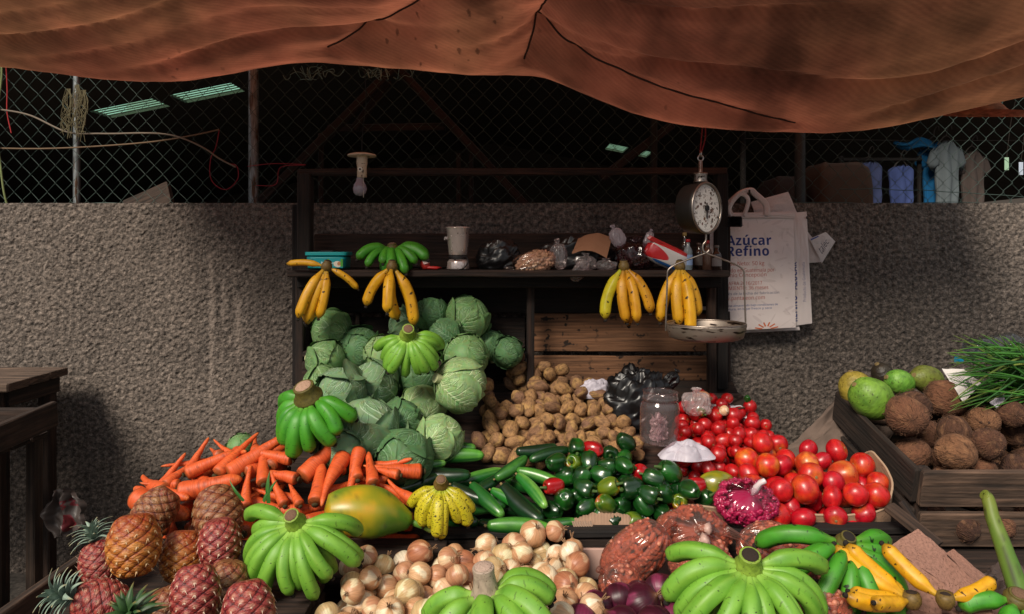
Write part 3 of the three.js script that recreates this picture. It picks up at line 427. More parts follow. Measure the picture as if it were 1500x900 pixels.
function filling(parent, n, w, h, d, seed, bean, mats, geo) { // beans scattered just under the film, on a core
  const core = ellipsoid(24, 16, (q) => { const k = 0.9 * (1 + 0.1 * fbm(q[0] * 1.6 + seed, q[1] * 2, q[2] * 1.6, 3)); return [q[0] * w / 2 * k, h / 2 + q[1] * h / 2 * k, q[2] * d / 2 * k]; });
  part('filling', geo ? core.clone().translate(0, -h / 2, 0).scale(0.74, 0.58, 0.74).translate(0, h * 0.39, 0) : core, mats[0], parent).userData.kind = 'stuff'; const gp = geo?.attributes.position, gn = geo?.attributes.normal;
  const inst = new THREE.InstancedMesh(bean, mats[0], n), m4 = new THREE.Matrix4(), q4 = new THREE.Quaternion(), r = rngOf(seed * 77 + 5);
  inst.name = 'beans'; inst.userData.kind = 'stuff';
  for (let i = 0; i < n; i++) {
    const y = 1 - 2 * (i + 0.5) / n, a = i * 2.39996 + r() * 0.5, s = Math.sqrt(1 - y * y), nn = V(s * Math.cos(a), y, s * Math.sin(a)), k = 0.9 * (1 + 0.1 * fbm(nn.x * 1.6 + seed, nn.y * 2, nn.z * 1.6, 3)) + (r() - 0.5) * 0.04;
    q4.setFromEuler(new THREE.Euler(r() * 6, r() * 6, r() * 6)); const sc = 0.85 + r() * 0.35;
    let at0 = V(nn.x * w / 2 * k, h / 2 + nn.y * h / 2 * k, nn.z * d / 2 * k); if (geo) { let j; do j = Math.floor(r() * gp.count); while (gp.getY(j) > h * 0.93 || (gp.getY(j) > h * 0.8 && r() < 0.7)); at0 = V(gp.getX(j), gp.getY(j), gp.getZ(j)).addScaledVector(V(gn.getX(j), gn.getY(j), gn.getZ(j)), -0.0082 - r() * 0.003); q4.setFromUnitVectors(V(0, 1, 0), V(r() - 0.5, r() - 0.5, r() - 0.5).cross(V(gn.getX(j), gn.getY(j), gn.getZ(j))).normalize()); }
    m4.compose(at0, q4, V(sc, sc, sc)); inst.setMatrixAt(i, m4);
    const t = 0.7 + r() * 0.6; inst.setColorAt(i, new THREE.Color().setRGB(t, t * (0.92 + r() * 0.1), t * (0.9 + r() * 0.1)));
  }
  parent.add(inst);
}
const beanGeo = (l, r) => new THREE.CapsuleGeometry(r, l, 3, 8);
const blackBagMat = phys({ color: '#0b0a0c', roughness: 0.38, clearcoat: 0.2, clearcoatRoughness: 0.3 });
function crumpled(name, label, cat, m, pos, w, h, d, seed, fine = 0.16, rot = 0) { // a slack crumpled bag or rag resting at pos
  const t = thing(name, label, cat); t.position.copy(pos); t.rotation.y = rot;
  part('sheet', ellipsoid(56, 36, (n) => { const f = fbm(n[0] * 1.7 + seed, n[1] * 1.7, n[2] * 1.7, 2), q = 1 - Math.abs(fbm(n[0] * 4 + seed, n[1] * 4 + 3, n[2] * 4, 3)) * 2.2; const k = 0.86 + 0.4 * f + fine * q, y = Math.max(n[1], -0.55); return [n[0] * w / 2 * k, (y + 0.55) * h / 1.55 * k, n[2] * d / 2 * k]; }), m, t);
  return t;
}
const S = (px, d = 2.62) => V((px - 750) / FOCAL * d, SHELF_Y, -d);
// things on the shelf ------------------------------------------------
{ // teal wipes tub
  const t = thing('wipes_tub', 'teal plastic wipes tub with a printed label and black lid catch on the shelf', 'plastic tub'); t.position.copy(S(482, 2.66));
  const m = phys({ color: '#0f8f93', roughness: 0.35, clearcoat: 0.3 }), w = 0.15, h = 0.062;
  const rbox = (w, h, d, tap) => surf(32, 8, (u, v) => { const a = -u * PI * 2, e = (q) => Math.sign(q) * Math.abs(q) ** 0.32, k = (v < 0.12 ? v / 0.12 : v > 0.88 ? (1 - v) / 0.12 : 1), kk = v === 0 || v === 1 ? 0 : mix(0.86, 1, Math.sqrt(clamp(k))) * mix(tap, 1, v); return [e(Math.cos(a)) * w / 2 * kk, clamp((v - 0.06) / 0.88) * h, e(Math.sin(a)) * d / 2 * kk]; });
  part('body', rbox(w, h - 0.008, 0.11, 0.93), m, t); part('lid', rbox(w + 0.008, 0.016, 0.118, 1), phys({ color: '#17a3a5', roughness: 0.35, clearcoat: 0.3 }), t, [0, h - 0.011, 0]); part('lid_catch', board(0.05, 0.006, 0.03, 2), M.black, t, [0.0, h + 0.0055, 0.02]);
  const print = canvasTex(512, 192, (c, W, H) => { c.fillStyle = '#159a9f'; c.fillRect(0, 0, W, H); c.fillStyle = '#d9efe9'; c.font = 'bold 64px sans-serif'; c.fillText('Pampers', 130, 118); c.fillStyle = '#5fae3c'; c.beginPath(); c.ellipse(250, 40, 34, 18, -0.5, 0, 7); c.fill(); c.fillStyle = '#e7dfcf'; c.beginPath(); c.ellipse(420, 120, 70, 60, 0.3, 0, 7); c.fill(); c.fillStyle = '#c58b5d'; c.beginPath(); c.ellipse(450, 110, 34, 40, 0.3, 0, 7); c.fill(); c.fillStyle = '#4fa23a'; c.fillRect(470, 20, 42, 150); c.fillStyle = '#9fd4d0'; c.fillRect(0, 150, 360, 6); });
  part('label', new THREE.BoxGeometry(0.108, 0.036, 0.0012), std({ map: print, roughness: 0.4 }), t, [0.01, 0.026, 0.0548]);
}
{ // dented steel blender jug
  const t = thing('steel_jug', 'dented brushed-steel blender jug on a round foot on the shelf', 'jug'); t.position.copy(S(671, 2.62));
  const m = std({ color: '#ddd3cf', metalness: 0.6, roughness: 0.34, roughnessMap: tex(256, 256, (u, v) => { const s = 0.6 + 0.6 * fbm(u * 30, v * 5, 2, 3) + 0.4 * sst(0.2, 0.4, fbm(u * 25, v * 25, 5, 2)); return [s, s, s]; }, false), map: tex(256, 256, (u, v) => { const k = 0.7 * sst(0.26, 0.4, fbm(u * 22, v * 16, 9, 3)), s = 0.9 + 0.3 * fbm(u * 4, v * 4, 3, 3); return [mix(s, 0.22, k), mix(s * 0.97, 0.17, k), mix(s * 0.95, 0.14, k)]; }) });
  part('cup', new THREE.LatheGeometry([[0.001, 0.052], [0.03, 0.053], [0.034, 0.056], [0.036, 0.075], [0.0405, 0.12], [0.0425, 0.15], [0.046, 0.153], [0.046, 0.157], [0.0415, 0.157], [0.039, 0.12], [0.033, 0.07], [0.001, 0.066]].map(([x, y]) => new THREE.Vector2(x, y)), 40), m, t);
  part('collar', new THREE.LatheGeometry([[0.001, 0.04], [0.033, 0.04], [0.035, 0.046], [0.033, 0.053], [0.001, 0.053]].map(([x, y]) => new THREE.Vector2(x, y)), 32), M.black, t);
  part('foot', new THREE.LatheGeometry([[0.001, 0.001], [0.04, 0.001], [0.042, 0.006], [0.039, 0.03], [0.033, 0.04], [0.001, 0.041]].map(([x, y]) => new THREE.Vector2(x, y)), 36), m, t);
  part('lug', board(0.012, 0.014, 0.012, 4), m, t, [-0.045, 0.115, 0]);
  part('cord', wire([V(-0.03, 0.048, 0.02), V(0.0, 0.04, 0.044), V(0.03, 0.048, 0.03), V(0.038, 0.03, 0.03), V(0.02, 0.005, 0.048), V(0.01, 0.003, 0.055)], 0.0022, 30, 6), M.black, t);
}
{ // red scoop
  const t = thing('red_scoop', 'small red plastic scoop with a white tag beside the steel jug', 'scoop'); t.position.copy(S(627, 2.6));
  part('handle', tube([V(-0.02, 0.008, 0), V(0.0, 0.009, 0.004), V(0.03, 0.008, 0.006), V(0.05, 0.01, 0)], 10, (q) => (q < 0.01 || q > 0.99 ? 0.001 : 0.006)), std({ color: '#b3231f', roughness: 0.4 }), t);
  part('bowl', ellipsoid(20, 14, (n) => [n[0] * 0.018 - 0.012, 0.02 + n[1] * 0.019, n[2] * 0.014]), std({ color: '#c0322b', roughness: 0.4 }), t); part('tag', board(0.024, 0.018, 0.002, 6), std({ color: '#d9b9b4', roughness: 0.7 }), t, [-0.006, 0.032, 0.016], [0, 0, 0.4]);
}
crumpled('black_bag', 'black plastic bag slumped on the shelf beside the steel jug', 'plastic bag', blackBagMat, S(733, 2.68), 0.17, 0.115, 0.12, 3);
crumpled('black_bag', 'black plastic bag slumped behind the brown paper on the shelf', 'plastic bag', blackBagMat, S(848, 2.74), 0.3, 0.125, 0.1, 8);
{ // bag of peanuts, knotted, hanging over the edge
  const t = thing('peanut_bag', 'clear plastic bag of pale peanuts with a knotted neck on the shelf', 'bag of nuts'); t.position.copy(S(790, 2.6)).add(V(0.06, 0.045, 0)); t.rotation.z = PI / 2 + 0.25;
  filling(t, 260, 0.085, 0.15, 0.085, 5, beanGeo(0.008, 0.0055), [std({ color: '#c2a892', roughness: 0.6 })]);
  part('film', bagGeo(5, 0.095, 0.165, 0.095, { pleat: 14, tuft: 0.2 }), film('#e9dcd6'), t, [0, -0.008, 0]);
}
{ // crumpled clear bag ends
  const clear = film('#efe6e6', { roughness: 0.15, transmission: 0.92 });
  const b = (label, px, dy, w, h, d, seed, rz = 0) => { const t = thing('clear_bag', label, 'plastic bag'); t.position.copy(S(px, 2.585)).add(V(0, dy, 0)); t.rotation.z = rz; part('film', bagGeo(seed, w, h, d, { pleat: 9, lump: 0.35, crumple: 0.12, tuft: 0.3 }), clear, t); };
  b('slack end of clear plastic hanging over the shelf edge below the peanut bag', 838, -0.035, 0.05, 0.085, 0.035, 11, -0.7); b('puffed clear plastic bag in front of the peanuts', 822, 0.004, 0.055, 0.09, 0.05, 12, 0.15); b('crumpled pinkish clear bag below the brown paper on the shelf', 858, 0.0, 0.075, 0.05, 0.06, 13); b('small crumpled clear bag beside the dark bean bag', 887, 0.0, 0.07, 0.035, 0.05, 14);
}
{ // brown paper
  const t = thing('brown_paper', 'curled sheet of brown paper on the shelf', 'paper'); const p = S(862, 2.62);
  part('sheet', surf(16, 16, (u, v) => [mix(-0.065, 0.06, u) + 0.03 * v, 0.06 + 0.055 * v + 0.02 * Math.sin(u * 3) + 0.006 * fbm(u * 4, v * 4, 2, 2) - 0.02 * (1 - v) * u, 0.05 - 0.08 * v], { closed: false }), std({ color: '#8a6248', roughness: 0.85, side: THREE.DoubleSide }), t, p);
}
{ // dark bean bag and red packet
  const t = thing('dark_bean_bag', 'shiny plastic bag of dark red beans with knotted ends on the shelf', 'bag of beans'); t.position.copy(S(930, 2.63)); 
  filling(t, 300, 0.135, 0.085, 0.09, 9, beanGeo(0.007, 0.0045), [std({ color: '#43221f', roughness: 0.5 })]);
  part('film', bagGeo(9, 0.15, 0.105, 0.1, { pleat: 15, tuft: 0.3, lump: 0.2, crumple: 0.06 }), film('#cdbcc4', { roughness: 0.12 }), t, [0, -0.004, 0]);
  part('knot', bagGeo(15, 0.05, 0.07, 0.03, { pleat: 7, lump: 0.3, crumple: 0.1 }), film('#d9cdd4', { transmission: 0.7, roughness: 0.25 }), t, [-0.05, 0.085, 0], [0, 0, 0.4]); part('knot', bagGeo(16, 0.03, 0.06, 0.025, { pleat: 7, lump: 0.3, crumple: 0.1 }), film('#d9cdd4', { transmission: 0.7, roughness: 0.25 }), t, [0.04, 0.08, 0], [0, 0, -0.3]);
  const r = thing('red_packet', 'red and white plastic packet lying slanted on the shelf', 'packet'); r.position.copy(S(975, 2.62)).add(V(0, 0.052, 0.02)); r.rotation.set(0.1, 0.1, -0.42);
  const print = canvasTex(256, 256, (c) => { c.fillStyle = '#c9c4c2'; c.fillRect(0, 0, 256, 256); c.fillStyle = '#b81f26'; c.fillRect(0, 0, 256, 90); c.fillRect(20, 90, 80, 90); c.beginPath(); c.arc(150, 140, 42, 0, 7); c.fill(); c.fillStyle = '#2b5f9e'; c.beginPath(); c.ellipse(60, 110, 28, 16, 0.4, 0, 7); c.fill(); c.beginPath(); c.ellipse(190, 190, 24, 18, 0, 0, 7); c.fill(); });
  part('packet', ellipsoid(40, 24, (n) => { const e = (q, p) => Math.sign(q) * Math.abs(q) ** p, k = 1 + 0.1 * fbm(n[0] * 3, n[1] * 3, n[2] * 3 + 7, 3); return [e(n[0], 0.6) * 0.085 * k, e(n[1], 0.7) * 0.042 * k, e(n[2], 0.9) * 0.035 * k]; }), phys({ map: print, roughness: 0.25, clearcoat: 0.8, clearcoatRoughness: 0.12 }), r);
  part('red_flap', board(0.16, 0.022, 0.012, 5, 0.008), phys({ color: '#b01d1c', roughness: 0.35, clearcoat: 0.4 }), r, [-0.02, 0.03, 0.02], [0, 0, -0.05]);
}
{ // bottles at the end of the shelf
  const lathe = (a) => new THREE.LatheGeometry(a.map(([x, y]) => new THREE.Vector2(x, y)), 24);
  const bottle = (px, d, h, r, label, glass, capHex, band) => {
    const t = thing('bottle', label, 'bottle'); t.position.copy(S(px, d));
    part('body', lathe([[0.0005, 0.001], [r, 0.001], [r, h * 0.6], [r * 0.85, h * 0.68], [r * 0.42, h * 0.78], [r * 0.42, h * 0.92], [0.0005, h * 0.92]]), glass, t); part('cap', lathe([[0.0005, h * 0.9], [r * 0.52, h * 0.9], [r * 0.52, h], [0.0005, h]]), std({ color: capHex, roughness: 0.45 }), t);
    if (band) part('label', lathe([[r + 0.0006, h * 0.16], [r + 0.0008, h * 0.5]]), std({ color: band, roughness: 0.6, side: THREE.DoubleSide }), t);
  };
  const g = phys({ color: '#3a2a22', roughness: 0.12, clearcoat: 1 }), cl = phys({ color: '#aab7bd', roughness: 0.15, transmission: 0.5, thickness: 0 });
  bottle(1008, 2.6, 0.112, 0.016, 'clear bottle with a red cap and blue label on the shelf', cl, '#a3141d', '#8ba3c9'); bottle(1003, 2.72, 0.14, 0.015, 'dark bottle with a tan cap standing behind the clear one', g, '#a88e53'); bottle(1024, 2.68, 0.1, 0.015, 'dark brown bottle with a brown cap between the red-capped bottles', g, '#4c3a34', '#77706c'); bottle(1036, 2.62, 0.108, 0.017, 'brown bottle with a red cap beside the rack post', phys({ color: '#6b4c3c', roughness: 0.2, clearcoat: 1 }), '#b5202a'); bottle(1050, 2.61, 0.09, 0.017, 'small dark jar with a grey lid at the shelf end', g, '#6c655f', '#8f8580');
}
for (const [px, py, w, h, lab, d] of [[1023, 413, 0.032, 0.045, 'white paper tag pinned below the shelf beside the ripe bananas', 2.808], [1031, 452, 0.07, 0.014, 'narrow white paper strip stuck on the rack back above the weighing pan', 2.808]]) { const t = thing('paper_tag', lab, 'paper tag'); part('paper', board(w, h, 0.002, 2, 0.001), std({ color: '#b9b3b4', roughness: 0.85 }), t, at(px, py, d)); }
{ // bare bulb
  const t = thing('hanging_bulb', 'unlit bulb in a porcelain holder hanging from a wire', 'light bulb'), p = at(530, 228, 2.62), cer = std({ color: '#cfc4b4', roughness: 0.4, map: tex(128, 128, (u, v) => { const s = 1 - 0.5 * sst(0.1, 0.35, fbm(u * 9, v * 9, 3, 3)); return [s, s * 0.95, s * 0.9]; }) }), L = (a, n = 28) => new THREE.LatheGeometry(a.map(([x, y]) => new THREE.Vector2(x, y)), n);
  t.position.copy(p); const k = 1 / ppm(2.62);
  part('plate', L([[0.0005, 4 * k], [12 * k, 3.4 * k], [20 * k, 1.4 * k], [21 * k, 0], [20 * k, -1.6 * k], [10 * k, -2.4 * k], [0.0005, -3 * k]]), cer, t); part('socket', L([[8 * k, -2 * k], [8 * k, -12 * k], [7 * k, -16 * k], [7 * k, -32 * k], [0.0005, -33 * k]]), cer, t);
  part('switch_plate', new THREE.CylinderGeometry(3.6 * k, 3.6 * k, 2 * k, 16).rotateX(PI / 2), std({ color: '#ece2d0', roughness: 0.4 }), t, [-1 * k, -21 * k, 7.4 * k]); part('switch', new THREE.CylinderGeometry(1.4 * k, 1.4 * k, 2 * k, 10).rotateX(PI / 2), M.black, t, [-1 * k, -21 * k, 8.4 * k]);
  part('bulb', L([[5 * k, -33 * k], [5.5 * k, -37 * k], [9 * k, -43 * k], [10.6 * k, -49 * k], [9 * k, -55 * k], [5 * k, -58.6 * k], [0.0005, -59.5 * k]], 32), phys({ color: '#c9bfcc', roughness: 0.1, transmission: 0.55, thickness: 0, clearcoat: 1 }), t, [-3 * k, 0, 0]); part('filament', wire([V(-3 * k, -33 * k, 0), V(-4 * k, -46 * k, 0), V(-2 * k, -48 * k, 0), V(-3 * k, -33 * k, 0.002)], 0.0008, 16, 4), M.iron, t);
  const top = at(532, 96, 2.42); top.y += 0.03; part('wire', wire([V(0, 5 * k, 0), V(0.003, 0.06, 0.01), top.clone().sub(p).multiplyScalar(0.6).add(V(0.012, 0, 0)), top.clone().sub(p)], 0.0018, 24, 5), M.black, t); part('pull_cord', wire([V(3 * k, -30 * k, 6 * k), V(4 * k, -45 * k, 7 * k), V(3.5 * k, -62 * k, 6 * k)], 0.0011, 10, 4), std({ color: '#bdb6aa' }), t);
}
{ // hanging scale
  const t = thing('hanging_scale', 'rusty hanging dial scale with a round tin pan on a red cord', 'scale'), D = 2.36, k = 1 / ppm(D), L = (a, n = 40) => new THREE.LatheGeometry(a.map(([x, y]) => new THREE.Vector2(x, y)), n);
  const o = at(1034, 305, D); t.position.copy(o);
  const rustMap = tex(512, 512, (u, v) => { const n = fbm(u * 14, v * 14, 5, 4), kk = sst(0.1, 0.3, n), s = 0.86 + 0.2 * fbm(u * 5, v * 5, 2, 3); return [mix(s, 0.16, kk), mix(s * 0.97, 0.1, kk), mix(s * 0.95, 0.08, kk)]; });
  const chrome = std({ color: '#b8b1aa', metalness: 0.9, roughness: 0.35, map: rustMap }), tin = std({ color: '#a79f96', metalness: 0.7, roughness: 0.45, map: rustMap }), dial = new THREE.Group(); dial.name = 'dial'; t.add(dial); dial.rotation.y = 0.72;
  part('housing', L([[0.0005, -32 * k], [30 * k, -32 * k], [36 * k, -28 * k], [38.5 * k, -4 * k], [38.5 * k, 2 * k], [35.5 * k, 2.5 * k], [35 * k, -1 * k], [0.0005, -1 * k]]).rotateX(PI / 2), std({ color: '#1d1917', roughness: 0.5, metalness: 0.3 }), dial);
  const face = canvasTex(1024, 1024, (c) => {
    const rnd = rngOf(5); c.fillStyle = '#e4dfd8'; c.fillRect(0, 0, 1024, 1024); c.translate(512, 512);
    c.strokeStyle = '#2a2624'; for (let i = 0; i < 100; i++) { const a = i / 100 * PI * 2; c.lineWidth = i % 10 ? 3 : 7; c.beginPath(); c.moveTo(Math.sin(a) * 478, -Math.cos(a) * 478); c.lineTo(Math.sin(a) * (i % 10 ? 450 : i % 5 ? 440 : 425), -Math.cos(a) * (i % 10 ? 450 : 425)); c.stroke(); }
    c.fillStyle = '#2a2624'; c.font = 'bold 84px sans-serif'; c.textAlign = 'center'; for (let i = 0; i < 10; i++) { const a = i / 10 * PI * 2; c.fillText(String(i * 2), Math.sin(a) * 365, -Math.cos(a) * 365 + 30); }
    for (let i = 0; i < 260; i++) { const a = rnd() * 7, q = Math.sqrt(rnd()) * 490, s = 3 + rnd() ** 3 * 34; c.fillStyle = `rgba(${50 + rnd() * 30},${28 + rnd() * 14},${20},${0.55 + rnd() * 0.4})`; c.beginPath(); c.ellipse(Math.cos(a) * q, Math.sin(a) * q, s, s * (0.4 + rnd() * 0.7), rnd() * 3, 0, 7); c.fill(); }
  });
  part('face', new THREE.CircleGeometry(35.2 * k, 56), std({ map: face, roughness: 0.45 }), dial, [0, 0, -0.0004 + 0 * k]);
  part('pointer', board(2.4 * k, 24 * k, 1.2 * k, 1, 0.0002), M.black, dial, [0, -4 * k, 2.2 * k]); part('hub', new THREE.CylinderGeometry(4 * k, 4 * k, 3 * k, 16).rotateX(PI / 2), M.black, dial, [0, 0, 2.4 * k]);
  part('bezel', new THREE.TorusGeometry(36.6 * k, 1.9 * k, 8, 56), chrome, dial, [0, 0, 2 * k]);
  part('top_cylinder', L([[0.0005, 0], [10.5 * k, 0], [10.5 * k, 3 * k], [9.5 * k, 4 * k], [9.5 * k, 12 * k], [10.5 * k, 13 * k], [10 * k, 15 * k], [3 * k, 15.5 * k], [3 * k, 33 * k], [0.0005, 33 * k]], 24), chrome, t, [-6 * k, 37 * k, -6 * k]);
  part('swivel', merge([new THREE.TorusGeometry(4 * k, 1.2 * k, 6, 16).translate(-6 * k, 74 * k, -6 * k), new THREE.TorusGeometry(4 * k, 1.2 * k, 6, 16).rotateY(PI / 2).translate(-6 * k, 80 * k, -6 * k)]), M.steel, t);
  const cordTop = at(1031, 176, 2.2).sub(o); part('cord', merge([-1, 1].map((s) => wire([V(-6 * k + s * 0.002, 82 * k, -6 * k), V(-5 * k + s * 0.006, 100 * k, 0.01), cordTop.clone().add(V(s * 0.001, 0.012, 0))], 0.0022, 16, 5))), std({ color: '#8c1c22', roughness: 0.8 }), t);
  part('hook', wire([V(0, -36 * k, 0), V(0, -48 * k, 0), V(-4 * k, -54 * k, 0), V(-4 * k, -62 * k, 0), V(0, -66 * k, 0), V(5 * k, -62 * k, 0)], 1.6 * k, 30, 8), chrome, t);
  const pan = new THREE.Group(); pan.name = 'pan'; t.add(pan); pan.position.set(0, -170 * k, 0);
  part('dish', L([[0.0005, -20 * k], [44 * k, -20 * k], [52 * k, -17 * k], [55 * k, -8 * k], [55.5 * k, 0], [57.5 * k, 1 * k], [57.5 * k, -2 * k], [56 * k, -9 * k], [53 * k, -18.5 * k], [45 * k, -21.8 * k], [0.0005, -22 * k]], 56), tin, pan); part('rim', new THREE.TorusGeometry(56.5 * k, 1.4 * k, 8, 64).rotateX(PI / 2), chrome, pan, [0, 1 * k, 0]);
  const J = V(0, -66 * k, 0), arm = (s, y) => wire([J, V(s * 22 * k, -74 * k, 0), V(s * 50 * k, -86 * k, 0), V(s * 55.5 * k, -92 * k, 0), V(s * 56.5 * k, -110 * k, 0), V(s * 57.5 * k, -140 * k, 0), V(s * 58.5 * k, -171 * k, 0), V(s * 58.5 * k, y * k, 0)], 1.35 * k, 60, 7);
  for (const s of [-1, 1]) part('bail_arm', arm(s, -180), chrome, t);
}
{ // sugar sacks hanging on the wall
  const weave = tex(256, 256, (u, v) => { const g = 0.5 + 0.25 * Math.sin(u * 256 * PI / 2) + 0.25 * Math.sin(v * 256 * PI / 2); return [g, g, g]; }, false);
  const sheet = (g, name, q, D, dz, m, seed, wav = 0.006, th = 0.006) => { // a thin pillow between four pixel corners: tl, tr, br, bl
    const [a, b, c, d] = q.map(([x, y]) => at(x, y, D)); const f = (sgn) => surf(24, 30, (u, v) => { const p = a.clone().lerp(b, u).lerp(d.clone().lerp(c, u), v), e = Math.sin(u * PI) ** 0.4 * Math.sin(v * PI) ** 0.4; return [p.x, p.y, p.z + dz + sgn * th * e + wav * fbm(u * 3 + seed, v * 4, seed, 3) * 2 * (0.3 + e)]; }, { closed: false });
    const front = f(1), uv = front.attributes.uv; for (let i = 0; i < uv.count; i++) uv.setY(i, 1 - uv.getY(i));
    part(name, front, m, g); part('back_panel', f(-1), plain, g);
  };
  const plain = std({ color: '#e3d7d3', roughness: 0.75, side: THREE.DoubleSide, bumpMap: rep(weave, 4, 6), bumpScale: 0.001 });
  const print = canvasTex(768, 1200, (c, W, H) => { // the sheet spans pixels 1040..1166 by 318..486
    c.fillStyle = '#e8dcd8'; c.fillRect(0, 0, W, H); const sx = W / 126, sy = H / 168, T = (s, px, py, size, col, font = 'bold', wd) => { c.fillStyle = col; c.font = `${font} ${size * sy}px sans-serif`; c.save(); c.translate((px - 1040) * sx, (py - 318) * sy); c.scale(wd ? wd * sx / c.measureText(s).width : 1, 1); c.fillText(s, 0, 0); c.restore(); };
    const bl = '#24357e', og = '#b4503c';
    T('Azúcar', 1064, 360, 20, bl, 'bold', 68); T('Refino', 1064, 376, 20, bl, 'bold', 64); T('Peso Neto: 50 kg', 1061, 390, 8, og, '', 59); T('Producido en Guatemala por', 1047, 400, 8, og, '', 88); T('Ingenio Concepción', 1053, 407, 8, og, '', 71);
    T('ZAFRA 2016/2017', 1063, 419, 7.5, og, '', 54); T('VENCIMIENTO: 36 meses', 1047, 426, 7.5, og, '', 79); T('después de la fecha de fabricación', 1050, 433.5, 5, '#5c5b78', '', 92); T('www.pantaleon.com', 1052, 441, 8, og, '', 69);
    T('Manténgase almacenado bajo condiciones de', 1048, 451, 4.4, bl, '', 92); T('temperatura, en lugar fresco y seco', 1048, 456, 4.4, bl, '', 83);
    c.strokeStyle = '#d0642e'; c.lineWidth = 13; for (let i = 0; i < 6; i++) { const a = PI + 0.35 + i * 0.49; c.beginPath(); c.moveTo((1123 - 1040) * sx + Math.cos(a) * 40, H + 12 + Math.sin(a) * 40); c.lineTo((1123 - 1040) * sx + Math.cos(a) * 110, H + 12 + Math.sin(a) * 85); c.stroke(); }
    const rnd = rngOf(9); for (let i = 0; i < 120; i++) { c.fillStyle = `rgba(90,70,62,${0.03 + rnd() * 0.07})`; c.beginPath(); c.ellipse(rnd() * W, rnd() * H, 6 + rnd() * 60, 3 + rnd() * 16, rnd() * 3, 0, 7); c.fill(); }
  });
  const sidePrint = canvasTex(160, 1024, (c, W, H) => { c.fillStyle = '#e8dcd8'; c.fillRect(0, 0, W, H); c.save(); c.translate(46, H * 0.97); c.rotate(-PI / 2); c.fillStyle = '#24357e'; c.font = 'bold 66px sans-serif'; c.fillText('REFINO   AZÚCAR', 0, 0); c.restore(); c.save(); c.translate(118, H * 0.8); c.rotate(-PI / 2); c.fillStyle = '#8f88a4'; c.font = '34px sans-serif'; c.fillText('Producto de Guatemala', 0, 0); c.restore(); });
  const pr = (map) => std({ map, roughness: 0.7, side: THREE.DoubleSide, bumpMap: rep(weave, 3, 5), bumpScale: 0.0008 });
  const a = thing('sugar_sack', 'white woven sugar sack bag with blue lettering and loop handles hanging on the wall', 'sack');
  sheet(a, 'front_panel', [[1040, 318], [1163, 318], [1166, 480], [1040, 486]], 2.79, 0, pr(print), 1, 0.006); sheet(a, 'top_hem', [[1052, 312], [1164, 311], [1164, 320], [1052, 321]], 2.79, 0.006, plain, 5, 0.003);
  for (const [pts, w] of [[[[1072, 318], [1068, 305], [1082, 285], [1100, 279], [1106, 284], [1122, 300], [1124, 318]], 0.012], [[[1060, 318], [1066, 300], [1086, 284], [1096, 292], [1090, 318]], 0.009]]) { const p = new THREE.CatmullRomCurve3(pts.map(([x, y], i) => at(x, y, 2.77 - 0.01 * Math.sin(i)))).getPoints(40); part('handle', tube(p, 10, (t, q) => (t < 0.001 || t > 0.999 ? 0.001 : w * (0.35 + 0.65 * Math.abs(Math.cos(q))))), plain, a); }
  const b = thing('sugar_sack', 'white sugar sack with sideways lettering hanging behind the lettered bag', 'sack'); sheet(b, 'side_panel', [[1158, 312], [1182, 310], [1190, 474], [1160, 478]], 2.82, 0, pr(sidePrint), 7, 0.004, 0.004); sheet(b, 'bottom_panel', [[1090, 470], [1170, 470], [1172, 484], [1088, 488]], 2.83, 0, plain, 8, 0.004, 0.004); sheet(b, 'body_panel', [[1080, 316], [1160, 314], [1164, 474], [1084, 476]], 2.835, 0, plain, 9, 0.004, 0.004);
  const c = thing('folded_sack', 'plain white sack with a pointed corner folded up behind the handles', 'sack'); sheet(c, 'flap', [[1100, 296], [1155, 281], [1172, 322], [1110, 326]], 2.855, 0, plain, 12, 0.004, 0.004); sheet(c, 'body', [[1104, 320], [1180, 320], [1184, 440], [1110, 440]], 2.865, 0, plain, 13, 0.004, 0.004);
  const tp = canvasTex(256, 160, (x) => { x.fillStyle = '#d6d0ce'; x.fillRect(0, 0, 256, 160); x.fillStyle = '#3a3c4a'; x.font = '72px sans-serif'; x.save(); x.translate(24, 118); x.rotate(-0.12); x.fillText('talec', 20, 10); x.restore(); x.fillStyle = '#4a5c9e'; x.fillRect(10, 4, 120, 9); });
  const d = thing('printed_rag', 'folded white printed cloth sticking out beside the sacks', 'cloth'); sheet(d, 'cloth', [[1186, 350], [1210, 340], [1224, 354], [1204, 386]], 2.85, 0, pr(tp), 15, 0.003, 0.003); sheet(d, 'fold', [[1176, 330], [1190, 348], [1206, 384], [1178, 386]], 2.865, 0, plain, 17, 0.003, 0.003);
  const h = thing('wall_hook', 'iron nail hook on the wall carrying the sugar sacks', 'hook'); part('nail', wire([at(1098, 287, 2.905), at(1098, 285, 2.8), at(1098, 282, 2.755), at(1098, 279, 2.75)], 0.004, 16, 6), M.iron, h); part('nail', wire([at(1182, 325, 2.905), at(1182, 324, 2.85), at(1182, 318, 2.81)], 0.003, 12, 6), M.iron, h);
  const br = thing('black_brush', 'small black bristle brush hanging on the rack post against the sugar sack', 'brush'), list = [], o = at(1076, 325, 2.72); for (let i = 0; i < 260; i++) { const q = V(rr(-0.026, 0.02), rr(-0.018, 0.018), 0); list.push(new THREE.ConeGeometry(0.0014, rr(0.02, 0.032), 4).rotateX(PI / 2 + rr(-0.35, 0.35)).rotateY(rr(-0.5, 0.5)).translate(q.x, q.y, 0.022)); } part('back', board(0.056, 0.04, 0.02, 3), M.black, br, o); part('bristles', merge(list), M.black, br, o).userData.kind = 'stuff';
}

